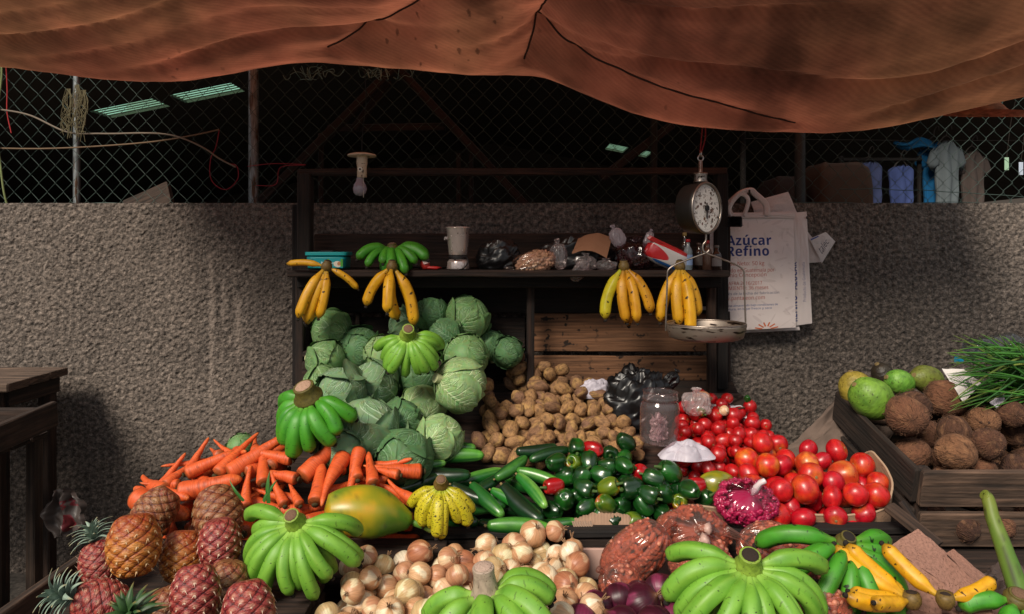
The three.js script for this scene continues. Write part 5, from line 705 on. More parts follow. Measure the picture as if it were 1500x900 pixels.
// pineapples
const pineKind = (i, kind) => {
  const g = proto('pineapple'), N = 8, K = 5.2, R0 = 0.066, H = 0.086, pal = { red: [C('#3f0a12'), C('#87222a'), C('#c9a184')], orange: [C('#6b1d12'), C('#a85a1e'), C('#c99a5c')], brown: [C('#4a1515'), C('#86402a'), C('#bf9a74')] }[kind];
  const rad = (v) => Math.sin(clamp(mix(0.07, 0.94, v)) * PI) ** 0.5, eyeK = (u0, v0) => { const u = u0 + 0.007 * Math.sin(u0 * PI * 4 + v0 * 9 + i), v = v0 + 0.012 * n3(Math.cos(u0 * PI * 2) * 2 + i, v0 * 5, Math.sin(u0 * PI * 2) * 2), p = u * N + v * K, q = u * N - v * K, fp = (p - Math.floor(p)) - 0.5, fq = (q - Math.floor(q)) - 0.5; return [(1 - 4 * fp * fp) * (1 - 4 * fq * fq), fp, fq, Math.floor(p) * 7.3 + Math.floor(q) * 3.1]; };
  part('body', surf(112, 84, (u, v) => { const a = -u * 2 * PI, [b, fp, fq, id] = eyeK(u, v), bulge = b ** 0.26, end = sst(0, 0.06, v) * sst(1, 0.94, v), r = (R0 * rad(v) + 0.0075 * bulge * end) * (v === 0 || v === 1 ? 0 : 1), y = (v - 0.5) * 2 * H * (1 - 0.04 * (v > 0.5 ? 1 : 0)); const t = n3(id * 1.7, i, 3), low = sst(0.0, 0.2, b); let c = mixC(pal[0], mixC(pal[1], C(kind === 'red' ? '#a04638' : kind === 'brown' ? '#8f5f35' : '#c07a2c'), clamp(0.5 + t)), low); const cen = Math.hypot(fp + 0.08, fq - 0.08); c = mixC(c, pal[2], 0.75 * (1 - sst(0.08, 0.34, cen)) * (0.6 + 0.4 * n3(u * 90, v * 60, i))); c = mixC(c, C('#5b2a16'), 0.35 * sst(0.15, 0.4, fbm(u * 30, v * 20, i, 3))); if (kind === 'orange') c = mixC(c, C('#8a2115'), 0.85 * sst(0.55, 0.1, v + 0.3 * n3(Math.cos(u * 6.28) * 2, v * 3, i)) * (1 - 0.35 * low)); return [Math.cos(a) * r, y, Math.sin(a) * r, ...c]; }), PM.pine, g);
  const br = [], r = rngOf(i + 90); for (let p = -12; p < 24; p++) for (let q = -12; q < 24; q++) { const u = (p + q + 1) / (2 * N), v = (p - q) / (2 * K); if (v < 0.04 || v > 0.96 || u < 0 || u >= 1) continue; const a = -u * 2 * PI, R1 = R0 * rad(v) + 0.0068, o = V(Math.cos(a) * R1, (v - 0.5) * 2 * H, Math.sin(a) * R1), out = V(Math.cos(a), 0, Math.sin(a)), up = V(0, 1, 0), side = V(-Math.sin(a), 0, Math.cos(a)); for (let k = 0; k < 6; k++) { const s = (k - 2.5) * 0.22 + (r() - 0.5) * 0.9, l = 0.003 + r() ** 2 * 0.012; const e = o.clone().addScaledVector(out, l * 0.5).addScaledVector(up, l * (0.7 + 0.3 * r())).addScaledVector(side, s * l); const gg = new THREE.BufferGeometry(); const w = 0.0007 + r() * 0.0009, A = o.clone().addScaledVector(side, -w + s * 0.002), B = o.clone().addScaledVector(side, w + s * 0.002), D = o.clone().addScaledVector(out, 0.0012); gg.setAttribute('position', new THREE.Float32BufferAttribute([...A, ...B, ...e, ...B, ...D, ...e, ...D, ...A, ...e].flatMap((x) => x), 3)); gg.computeVertexNormals(); br.push(gg); } }
  part('bracts', mergeGeometries(br), std({ color: kind === 'brown' ? '#9c8262' : kind === 'red' ? '#d6bfa8' : '#c4a67e', roughness: 0.9, side: THREE.DoubleSide }), g).userData.kind = 'stuff';
  return g;
};
function bladeGeo(L, w, curl, seed, c0, c1) { // a pointed, keeled leaf from the origin along +y, bending towards +x
  return surf(6, 12, (u, v) => { const s = 2 * u - 1, a = curl * v * v, y = L * (v - 0.12 * curl * v * v * v), x = L * 0.5 * a * v, ww = w * (1 - v) ** 0.7 * (0.75 + 0.5 * Math.sin(v * 2.6)), t = clamp(0.5 + 0.8 * n3(s * 2, v * 5, seed)), c = mixC(mixC(c0, c1, t), C('#a58a55'), 0.7 * sst(0.86, 1, v)); return [x + 0.35 * w * s * s, y, s * ww, ...c]; }, { closed: false });
}
const crownProto = (scheme) => { const k = new THREE.Group(); k.name = 'crown'; const cs = { grey: [C('#6f8577'), C('#93a594')], dark: [C('#1d3a1c'), C('#3a5a2c')] }[scheme]; const geos = [0, 1, 2, 3].map((i) => bladeGeo(0.085 + 0.008 * i, 0.017, 0.6 + 0.3 * i, i + 3, cs[0], cs[1])); for (let i = 0; i < 34; i++) { const ring = i / 34, o = part('leaf', geos[i % 4], PM.blade, k, [0, 0.006 + 0.04 * ring, 0]); o.rotation.set(0, i * 2.4, -mix(1.15, 0.12, ring), 'YXZ'); o.scale.setScalar(mix(0.85, 0.7, ring)); } return k; };
const pines = { red: [0, 1].map((i) => pineKind(i, 'red')), orange: [pineKind(3, 'orange')], brown: [pineKind(5, 'brown')] }, crowns = { grey: crownProto('grey'), dark: crownProto('dark') };

for (const [list, f] of [[potatoes, (i) => (i % 2 ? 'small round brown potato' : 'long knobbly brown potato')], [onions, (i) => (i === 1 || i === 5 ? 'pale golden onion with peeling white skin' : i === 3 ? 'dull yellow-tan onion' : 'copper-skinned onion')], [bigToms, (i) => (i === 2 || i === 4 ? 'large orange-blotched tomato' : 'large deep red tomato')], [romas, (i) => (i === 0 || i === 2 ? 'long red plum tomato' : 'short round red tomato')], [coconuts, (i) => (i === 2 || i === 4 ? 'light brown hairy coconut' : 'dark brown hairy coconut')], [carrots, (i) => (i === 2 || i === 7 || i === 4 ? 'thick blunt orange carrot' : 'slim tapering orange carrot')]]) list.forEach((k, i) => { k.look = f(i); });
const byLook = (where, what) => (k) => [k.look + ' ' + where, k.look.replace(/(tomato|potato)$/, '$1e') + 's ' + what];

// ------------------------------------------------------------------ settling heaps: balls that stand for what already lies there
const cells = new Map(), CELL = 0.12, key = (i, j) => i * 1000 + j;
function addBall(x, y, z, r) { for (let i = Math.floor((x - r) / CELL); i <= Math.floor((x + r) / CELL); i++) for (let j = Math.floor((z - r) / CELL); j <= Math.floor((z + r) / CELL); j++) { const k = key(i, j); if (!cells.has(k)) cells.set(k, []); cells.get(k).push([x, y, z, r]); } }
function restY(list, x, z, bed) { // the height at which a cluster of balls comes to rest
  let h = -9; for (const [bx, by, bz, r] of list) { const X = x + bx, Z = z + bz; h = Math.max(h, bed(X, -Z) + r - by);
    for (let i = Math.floor((X - r) / CELL); i <= Math.floor((X + r) / CELL); i++) for (let j = Math.floor((Z - r) / CELL); j <= Math.floor((Z + r) / CELL); j++) for (const b of cells.get(key(i, j)) ?? []) { const s = r + b[3], d2 = (X - b[0]) ** 2 + (Z - b[2]) ** 2; if (d2 < s * s) h = Math.max(h, b[1] + Math.sqrt(s * s - d2) - by); } }
  return h;
}
const turnBalls = (balls, q, s = 1) => balls.map(([x, y, z, r]) => { const v = V(x, y, z).applyQuaternion(q).multiplyScalar(s); return [v.x, v.y, v.z, r * s]; });
const onPlane = (px, py, pl) => { const k = (py - HORIZON) / FOCAL, d = (EYE - pl.y + pl.s * pl.d) / (k + pl.s); return [(px - 750) / FOCAL * d, d, pl.y + pl.s * (d - pl.d)]; };
const inside = (poly, x, y) => { let c = false; for (let i = 0, j = poly.length - 1; i < poly.length; j = i++) { const [a, b] = poly[i], [e, f] = poly[j]; if ((b > y) !== (f > y) && x < (e - a) * (y - b) / (f - b) + a) c = !c; } return c; };
function settle(kind, x, z, q, s, bed, label, cat, group, top = 9) { const b = turnBalls(kind.balls, q, s), y = Math.min(restY(b, x, z, bed), top); for (const k of b) addBall(x + k[0], y + k[1], z + k[2], k[3] * 0.97); return place(kind.p, label, cat, group, V(x, y, z), q, s); }
function heap({ poly, plane, n, bed, kinds, label, cat, group, turn, size = [0.9, 1.1], tol = 0.012, tries = 50 }) {
  const xs = poly.map((p) => p[0]), ys = poly.map((p) => p[1]), x0 = Math.min(...xs), x1 = Math.max(...xs), y0 = Math.min(...ys), y1 = Math.max(...ys); let done = 0, miss = 0;
  while (done < n && miss < 22) {
    let best = null;
    for (let t = 0; t < tries; t++) {
      const px = rr(x0, x1), py = rr(y0, y1); if (!inside(poly, px, py)) continue;
      const [x, d, top] = onPlane(px, py, plane), kind = pick(kinds), q = turn(), s = rr(...size), b = turnBalls(kind.balls, q, s), y = restY(b, x, -d, bed), peak = Math.max(...b.map((k) => y + k[1] + k[3])), over = peak - top;
      if (over < tol && (!best || over < best.over)) best = { over, x, d, kind, q, s, y, b };
    }
    if (!best) { miss++; continue; }
    const { x, d, kind, q, s, y, b } = best; for (const k of b) addBall(x + k[0], y + k[1], -d + k[2], k[3] * 0.97);
    const lab = typeof label === 'function' ? label(kind) : label; place(kind.p, Array.isArray(lab) ? lab[0] : lab, cat, Array.isArray(lab) ? lab[1] : group, V(x, y, -d), q, s); done++;
  }
  return done;
}
const anyTurn = () => new THREE.Quaternion(rr(-1, 1), rr(-1, 1), rr(-1, 1), rr(-1, 1)).normalize();
const flatTurn = (tilt = 0.35) => new THREE.Quaternion().setFromEuler(new THREE.Euler(rr(-tilt, tilt), rr(0, 6.28), rr(-tilt, tilt)));
const axisTurn = (dir, roll = 0) => new THREE.Quaternion().setFromUnitVectors(V(1, 0, 0), dir.clone().normalize()).multiply(new THREE.Quaternion().setFromAxisAngle(V(1, 0, 0), roll));
const upTurn = (dir, roll = 0) => new THREE.Quaternion().setFromUnitVectors(V(0, 1, 0), dir.clone().normalize()).multiply(new THREE.Quaternion().setFromAxisAngle(V(0, 1, 0), roll));
const deckBed = (x, d) => deckY(d), frontBed = (x, d) => (d > 2.02 ? deckY(d) : FRONT_Y), riserBed = (x, d) => (d > 2.02 ? deckY(d) : RISER_Y);

// ------------------------------------------------------------------ cabbages
{
  R = rngOf(21);
  const list = [ // px, py, radius px, distance, kind, what sets it apart
    [630, 460, 26, 2.66, 'dark', 'dark green cabbage at the back under the shelf beside the tallest one'], [686, 465, 33, 2.62, 'mid', 'round green cabbage topmost of the heap under the shelf'], [485, 486, 31, 2.62, 'mid', 'green cabbage under the hanging ripe bananas by the rack post'], [478, 528, 30, 2.5, 'mid', 'green cabbage by the rack post, second from the top of its column'], [527, 512, 32, 2.56, 'dark', 'dark cabbage between the rack post column and the green banana hand'], [560, 518, 27, 2.48, 'pale', 'pale-leafed cabbage tucked behind the green banana hand'], [589, 476, 22, 2.66, 'dusty', 'small dull cabbage peeping above the green banana hand'], [744, 516, 22, 2.66, 'dark', 'dark shaded cabbage behind the potatoes by the rack stud'], [682, 522, 33, 2.52, 'mid', 'green cabbage with torn leaf above the big pale one'], [652, 492, 26, 2.6, 'dark', 'dark cabbage behind the crown of the green banana hand'], [716, 505, 24, 2.68, 'dark', 'dark cabbage in the shade beside the topmost one'],
    [674, 563, 39, 2.36, 'pale', 'big pale round cabbage with veined wrapper leaves beside the potatoes'], [620, 594, 33, 2.36, 'pale', 'pale cabbage with white ribs left of the big round one'], [646, 640, 35, 2.26, 'pale', 'pale cabbage cut flat at its base above the cucumbers'], [545, 566, 38, 2.38, 'dusty', 'loose dusty-leafed cabbage below the green banana hand'], [612, 556, 31, 2.44, 'dark', 'dark cabbage half hidden between two pale ones'], [500, 576, 36, 2.36, 'dusty', 'loose cabbage with curled outer leaves above the green hand by the carrots'], [535, 628, 48, 2.2, 'dusty', 'large dusty blue-green cabbage above the carrots'], [592, 672, 42, 2.2, 'dark', 'dark veined cabbage at the foot of the heap behind the carrots'], [588, 618, 32, 2.32, 'dark', 'dark cabbage behind the large dusty one'], [472, 562, 27, 2.48, 'mid', 'green cabbage low beside the rack post'], [480, 612, 30, 2.28, 'mid', 'green cabbage behind the hand of short green bananas'], [500, 660, 32, 2.2, 'dusty', 'dusty cabbage wedged behind the long slanting carrot'], [352, 655, 20, 2.36, 'mid', 'single cabbage behind the carrots at the wall']];
  const c = list.map(([px, py, r, d, kind, label]) => ({ px, py, rp: r, d, kind, label }));
  for (let it = 0; it < 80; it++) for (let i = 0; i < c.length; i++) for (let j = i + 1; j < c.length; j++) { const A = c[i], B = c[j], pa = at(A.px, A.py, A.d), pb = at(B.px, B.py, B.d), ra = A.rp * A.d / FOCAL, rb = B.rp * B.d / FOCAL, over = (ra + rb) * 0.86 - pa.distanceTo(pb); if (over > 0) { const s = (A.d > B.d ? 1 : -1) * over * 0.25; A.d = clamp(A.d + s, 2.14, 2.7); B.d = clamp(B.d - s, 2.14, 2.7); } }
  for (const k of c) {
    const p = at(k.px, k.py, k.d), r = k.rp * k.d / FOCAL, kinds = cabbages[k.kind]; p.y = Math.max(p.y, deckY(k.d) + r * 0.8);
    const q = upTurn(V(rr(-0.9, 0.9), rr(-0.3, 1), rr(-0.5, 0.9)), rr(0, 6.28)); place(pick(kinds), k.label, 'cabbage', 'heap of cabbages', p, q, r / 0.1); addBall(p.x, p.y, p.z, r * 0.78);
  }
}
// ------------------------------------------------------------------ banana hands on the heaps
const F1 = [{ n: 5, from: -104, to: -38, e: 8 }, { n: 8, from: -22, to: 96, e: 2 }, { n: 8, from: -95, to: 90, e: -30, off: 0.7, sc: 0.95 }];
bananaHand('big hand of bright green bananas fanned out between the pineapples and the onions', at(434, 768, 1.66), [0.72, -0.12, 0.05], { L: 0.168, R0: 0.0178, bend: 1.5, rows: F1, crownR: 0.02 });
bananaHand('large hand of bright green bananas in front of the bags of red beans', at(1096, 833, 1.42), [0.5, -0.1, 0], { L: 0.182, R0: 0.0198, bend: 1.4, rows: [{ n: 12, from: -106, to: 106, e: 6 }, { n: 8, from: -90, to: 90, e: -28, off: 0.7, sc: 0.95 }], crownR: 0.023, cut: '#2a1d16' });
bananaHand('green banana hand with a thick pale cut stem among the onions', at(712, 872, 1.42), [0.15, 0.2, 0.12], { L: 0.145, R0: 0.0225, bend: 1.35, rows: [{ n: 2, from: -105, to: -65, e: 2 }, { n: 5, from: -10, to: 110, e: 16 }, { n: 4, from: -60, to: 80, e: -30, off: 0.7 }], crownR: 0.024, crownH: 0.062, cut: '#b39a8a', crownHex: '#a89584' });
bananaHand('hand of short green bananas with a cut stump above the carrots', at(452, 583, 2.1), [0.55, -0.2, 0.12], { scheme: 'deep', L: 0.15, R0: 0.023, bend: 1.25, rows: [{ n: 4, from: -100, to: -30, e: -14 }, { n: 5, from: -12, to: 80, e: -16 }, { n: 5, from: -80, to: 60, e: -52, off: 0.7, sc: 0.9 }], crownR: 0.034, crownH: 0.046, cut: '#a98a74' });
bananaHand('green banana hand with a brown stump resting on the cabbages', at(597, 492, 2.28), [0.95, 0.2, 0], { scheme: 'green', L: 0.128, R0: 0.0175, bend: 1.25, rows: [{ n: 6, from: -80, to: -4, e: -14 }, { n: 6, from: 12, to: 90, e: -4 }, { n: 5, from: -50, to: 75, e: -42, off: 0.7, sc: 0.9 }], crownR: 0.021, crownH: 0.045 });
bananaHand('hand of freckled yellow bananas beside the cucumbers', at(646, 711, 1.93), [0.75, 0.1, 0], { scheme: 'lime', mat: PM.spotted, L: 0.12, R0: 0.017, bend: 1.0, rows: [{ n: 4, from: -75, to: -22, e: -22 }, { n: 5, from: -8, to: 66, e: -12 }, { n: 4, from: -50, to: 45, e: -50, off: 0.7, sc: 0.9 }], crownR: 0.016, crownH: 0.03 });
bananaHand('hand of deep green bananas with black scars beside the cardboard box', at(1238, 797, 1.6), [0.55, 0.3, 0.05], { scheme: 'deep', mat: PM.bruised, L: 0.2, R0: 0.0205, bend: 1.35, rows: [{ n: 3, from: -110, to: -50, e: 8 }, { n: 6, from: -25, to: 95, e: -4 }, { n: 3, from: -50, to: 40, e: -42, off: 0.7 }], crownR: 0.018, crownH: 0.026, cut: '#1d1510' });
bananaHand('small hand of green bananas lying on the shelf', S(575, 2.62).add(V(0, 0.075, 0)), [0.2, 0.1, 0.12], { scheme: 'deep', L: 0.13, R0: 0.018, bend: 1.05, rows: [{ n: 4, from: -100, to: -20, e: 12 }, { n: 6, from: 0, to: 110, e: 0 }, { n: 6, from: -90, to: 90, e: -42, off: 0.8, sc: 0.8 }], crownR: 0.018, crownH: 0.022 });
const hang = (label, px, d, rot, o) => bananaHand(label, V((px - 750) / FOCAL * d, SHELF_Y + 0.012, -d), rot, { scheme: 'yellow', mat: PM.bruised, L: 0.21, R0: 0.0195, bend: 0.45, crownR: 0.015, crownH: 0.024, cut: '#2b1d12', ...o });
hang('bunch of ripe bananas hanging from the shelf below the teal tub', 478, 2.5, [0.1, 0, -0.3], { rows: [{ n: 4, from: -60, to: 40, e: -62 }, { n: 3, from: -30, to: 70, e: -76, off: 0.5 }, { n: 2, from: -95, to: 92, e: -4, off: 0.6, sc: 0.62 }] });
hang('bunch of three ripe plantains hanging below the small green hand', 574, 2.5, [0.05, 0, -0.06], { L: 0.19, R0: 0.021, bend: 0.6, rows: [{ n: 3, from: -85, to: 88, e: -52 }, { n: 1, from: -40, to: 0, e: -80, off: 0.4 }] });
hang('bunch of spotted bananas, one still green, hanging below the dark bean bag', 914, 2.5, [0.08, 0, 0.06], { scheme: 'ripe', R0: 0.021, bend: 0.6, rows: [{ n: 4, from: -75, to: 75, e: -56 }, { n: 3, from: -40, to: 45, e: -74, off: 0.5 }], mixScheme: ['lime', 7] });
hang('bunch of ripe bananas hanging behind the weighing pan', 996, 2.52, [0.06, 0, 0], { R0: 0.0205, bend: 0.55, rows: [{ n: 4, from: -70, to: 70, e: -60 }, { n: 3, from: -40, to: 40, e: -74, off: 0.5 }] });
bananaHand('ripe yellow bananas with dark tips lying on the cardboard', at(1336, 880, 1.5), [-0.1, 0.2, 0], { scheme: 'yellow', mat: PM.bruised, L: 0.145, R0: 0.0178, bend: -0.4, rows: [{ n: 3, from: 203, to: 232, e: 28 }, { n: 3, from: 258, to: 290, e: 4 }, { n: 1, from: 180, to: 180, e: 4, sc: 0.7 }], crownR: 0.015, crownH: 0.016, cut: '#2b1d12' });
bananaHand('two ripe scarred bananas leaning over the cardboard flap', at(1385, 880, 1.46), [0, 0.1, 0], { scheme: 'yellow', mat: PM.bruised, L: 0.15, R0: 0.018, bend: -0.45, rows: [{ n: 1, from: 212, to: 212, e: 30 }, { n: 1, from: 95, to: 95, e: 6, sc: 0.9 }], crownR: 0.014, crownH: 0.012, cut: '#2b1d12' });
for (const [px, py, d, r] of [[446, 800, 1.66, 0.1], [446, 780, 1.72, 0.08], [1096, 880, 1.42, 0.12], [712, 905, 1.42, 0.1], [452, 620, 2.1, 0.09], [646, 745, 1.95, 0.075], [1232, 845, 1.68, 0.08]]) { const p = at(px, py, d); addBall(p.x, p.y - 0.01, p.z, r * 0.8); }
// ------------------------------------------------------------------ papaya
{
  const t = thing('papaya', 'ripe yellow-green papaya with its stalk lying behind the onions', 'papaya'); t.position.copy(at(540, 757, 1.9)); t.rotation.set(0, 0.25, -0.22);
  part('fruit', tube([...Array(29)].map((_, k) => V((k / 28 - 0.5) * 0.235, 0.012 * Math.sin(k / 28 * PI), 0)), 28, (q, a) => { if (q === 0 || q === 1) return 0.001; return 0.066 * Math.sin(PI * mix(0.07, 0.955, q) ** 0.92) ** 0.52 * (1 - 0.28 * sst(0.55, 1, q)) * (1 + 0.03 * Math.cos(a * 5) + 0.03 * n3(q * 3, Math.cos(a), Math.sin(a))); }, (q, a) => { const k = clamp(0.4 + 1.5 * fbm(q * 3.2, Math.cos(a) * 0.8, Math.sin(a) * 0.8 + 3, 3) - 0.75 * (q - 0.5)); let c = mixC(C('#45701c'), C('#ab951a'), k); c = mixC(c, C('#c08c1e'), sst(0.75, 1, k) * 0.6); return mixC(c, C('#28401a'), 0.75 * sst(0.2, 0.36, fbm(q * 9, Math.cos(a) * 3, Math.sin(a) * 3 + 8, 3))); }), phys({ vertexColors: true, roughness: 0.4, clearcoat: 0.25, clearcoatRoughness: 0.3 }), t);
  part('stalk', tube([V(0.105, 0.004, 0), V(0.125, 0, 0.004), V(0.15, -0.004, 0.006), V(0.172, -0.012, 0.006), V(0.174, -0.012, 0.006)], 10, (q) => (q < 0.01 || q > 0.99 ? 0.001 : 0.0095), (q) => mixC(C('#4f7a24'), C('#a59a5c'), sst(0.5, 1, q))), PM.crown, t);
  const p = t.position; for (const s of [-1, 0, 1]) addBall(p.x + s * 0.065, p.y, p.z - s * 0.015, 0.055);
}
// ------------------------------------------------------------------ pineapples
{
  R = rngOf(33);
  const pine = (label, px, py, d, kind, k, up, roll, s, crown, cs = 1) => { const g = thing('pineapple', label, 'pineapple', 'pineapples at the end of the stall'), p = at(px, py, d); for (const ch of pines[kind][k].children) g.add(ch.clone()); if (crown) { const c = crowns[crown].clone(); c.position.y = 0.076; c.scale.setScalar(cs); g.add(c); } g.position.copy(p); g.quaternion.copy(upTurn(up, roll)); g.scale.setScalar(s); const u = up.clone().normalize(); for (const q of [-0.03, 0.03]) addBall(p.x + u.x * q * s, p.y + u.y * q * s, p.z + u.z * q * s, 0.066 * s); };
  pine('large orange pineapple standing in the middle of the other pineapples', 196, 800, 1.6, 'orange', 0, V(0.12, -1, 0.22), 0.4, 0.79, null);
  pine('crimson pineapple with a grey-green crown hanging over the side board', 148, 884, 1.5, 'red', 0, V(-1, 0.42, 0.35), 1.2, 0.66, 'grey', 1.05);
  pine('crimson pineapple beside the dark pineapple crown', 286, 872, 1.48, 'red', 1, V(0.15, -1, 0.35), 2.0, 0.69, null);
  pine('crimson pineapple below the big green banana hand', 364, 898, 1.42, 'red', 0, V(0.2, -1, 0.3), 0.3, 0.7, null);
  pine('small crimson pineapple beside the fingers of the green banana hand', 322, 798, 1.68, 'red', 1, V(0.1, -1, 0.1), 4.0, 0.68, null);
  pine('dull reddish pineapple behind the orange one, next to the wall', 226, 750, 1.84, 'brown', 0, V(-0.5, -0.7, 0.4), 3.0, 0.72, null);
  pine('brown-yellow pineapple below the carrots', 320, 755, 1.82, 'brown', 0, V(0.4, -0.8, 0.5), 1.0, 0.84, null);
  pine('yellow-brown pineapple wedged behind the orange one', 266, 816, 1.68, 'orange', 0, V(0, -1, 0.3), 2.2, 0.68, null);
  pine('crimson pineapple with a crown tucked behind the orange one at the side board', 146, 826, 1.68, 'red', 0, V(-0.35, 0.9, -0.2), 5.0, 0.62, 'grey', 0.95);
  pine('pineapple with a dark green crown turned to the front', 204, 940, 1.46, 'orange', 0, V(0.02, 1, 0.6), 5.0, 0.7, 'dark', 1.15);
  pine('dull pineapple half hidden between the crimson ones', 250, 900, 1.56, 'brown', 0, V(0.3, -1, 0.1), 1.4, 0.66, null);
  pine('reddish pineapple low behind the crimson one below the banana hand', 330, 862, 1.6, 'brown', 0, V(-0.2, -1, 0.2), 2.9, 0.68, null);
  const lf = thing('pineapple_leaf', 'loose dark green pineapple leaves sticking up among the carrots', 'leaf'); for (const [px, py, rz, s] of [[392, 738, 0.25, 0.75], [385, 735, -0.3, 0.6], [356, 735, 0.9, 0.6]]) { const o = part('leaf', bladeGeo(0.11, 0.011, 0.4, px, C('#1f4a1c'), C('#3f7a2c')), PM.blade, lf, at(px, py, 1.82), [0, PI / 2 + 0.3, 0]); o.rotation.set(0.2, 1.2, rz, 'ZYX'); o.scale.setScalar(s); }
}
// ------------------------------------------------------------------ carrots
{
  R = rngOf(44);
  const pl = { y: 0.59, d: 1.94, s: 0.72 }, low = (x, d) => Math.max(frontBed(x, d), d < 2.02 ? RISER_Y : 0);
  heap({ poly: [[205, 745], [240, 700], [320, 655], [420, 655], [520, 665], [590, 680], [596, 735], [500, 755], [420, 765], [300, 760]], plane: { y: 0.56, d: 1.94, s: 0.72 }, n: 190, bed: low, kinds: carrots, label: byLook('lying loose in the carrot heap', 'in the heap'), cat: 'carrot', turn: () => axisTurn(V(rr(-1, 1), rr(-0.1, 0.5), rr(-1, 0.5)), rr(0, 6)), size: [0.95, 1.2], tol: 0.03 });
  const L = [[262, 722, 352, 713, 7, 1.1], [312, 702, 384, 640, 1, 1], [330, 697, 420, 650, 4, 1.15], [280, 698, 330, 674, 2, 1], [278, 686, 297, 664, 5, 0.8], [340, 672, 320, 654, 3, 0.8], [236, 712, 264, 684, 5, 0.8], [252, 710, 276, 686, 1, 0.8], [262, 716, 206, 711, 3, 0.8], [198, 728, 275, 772, 7, 1.1], [234, 722, 266, 738, 2, 0.8], [440, 704, 511, 641, 4, 1.2], [460, 744, 474, 688, 7, 0.95], [502, 672, 476, 754, 6, 1.15], [530, 668, 508, 722, 4, 1], [418, 679, 384, 670, 2, 0.8], [362, 738, 366, 700, 5, 0.9], [388, 712, 384, 676, 7, 0.8], [424, 706, 398, 700, 4, 0.8], [436, 740, 424, 712, 3, 0.8], [545, 715, 541, 672, 4, 0.9], [574, 700, 548, 692, 1, 0.8], [522, 706, 527, 660, 6, 0.9], [410, 735, 404, 712, 5, 0.8], [495, 690, 500, 660, 2, 0.8], [345, 752, 330, 735, 1, 0.8], [600, 735, 580, 715, 6, 0.8]];
  for (const [x0, y0, x1, y1, k, s] of L) { const a = onPlane(x0, y0, pl), b = onPlane(x1, y1, pl), A = V(a[0], a[2], -a[1]), B = V(b[0], b[2], -b[1]), kind = carrots[k], mid = A.clone().lerp(B, 0.42), dir = B.clone().sub(A), len = dir.length(), q = axisTurn(dir, k + s * 9), sc = clamp(len / kind.L, 0.75, 1.4) * 0.5 + s * 0.56; settle(kind, mid.x, mid.z, q, sc, low, kind.look + ' on top of the carrot heap', 'carrot', kind.look + 's on top of the heap', mid.y + 0.012); }
}
// ------------------------------------------------------------------ cucumbers
{
  R = rngOf(55);
  const pl = { y: 0.555, d: 2.05, s: 0.5 };
  heap({ poly: [[590, 735], [612, 690], [640, 680], [720, 680], [800, 690], [812, 760], [720, 775], [640, 770]], plane: { y: 0.515, d: 2.05, s: 0.47 }, n: 26, bed: deckBed, kinds: cukes, label: 'dark green cucumber low in the cucumber heap', cat: 'cucumber', group: 'cucumbers low in the heap', turn: () => axisTurn(V(rr(-1, 1), rr(-0.1, 0.2), rr(-0.6, 0.6)), rr(0, 6)), size: [0.85, 1], tol: 0.02 });
  const L = [[583, 724, 640, 702, 1], [640, 735, 700, 768, 3], [606, 696, 690, 700, 3], [690, 712, 728, 688, 1], [728, 700, 768, 672, 5], [770, 664, 802, 660, 3], [700, 745, 780, 762, 1], [660, 715, 720, 740, 3], [690, 714, 738, 762, 4], [722, 720, 768, 748, 2], [756, 694, 824, 716, 0], [757, 700, 800, 750, 2], [735, 715, 795, 770, 3], [604, 694, 640, 686, 2], [712, 776, 808, 780, 0], [623, 676, 710, 672, 0], [628, 664, 698, 660, 4], [820, 668, 790, 676, 1]];
  for (const [x0, y0, x1, y1, k] of L) { const a = onPlane(x0, y0, pl), b = onPlane(x1, y1, pl), A = V(a[0], a[2], -a[1]), B = V(b[0], b[2], -b[1]), dir = B.clone().sub(A), len = dir.length(); settle(cukes[k], (A.x + B.x) / 2, (A.z + B.z) / 2, axisTurn(dir, k * 1.3 + 0.4), clamp(len / 0.19, 0.72, 1.05), deckBed, k === 3 || k === 1 ? 'dark green cucumber in the heap beside the peppers' : 'light-striped green cucumber in the heap beside the peppers', 'cucumber', k === 3 || k === 1 ? 'dark cucumbers' : 'light-striped cucumbers', (A.y + B.y) / 2 + 0.01); }
}
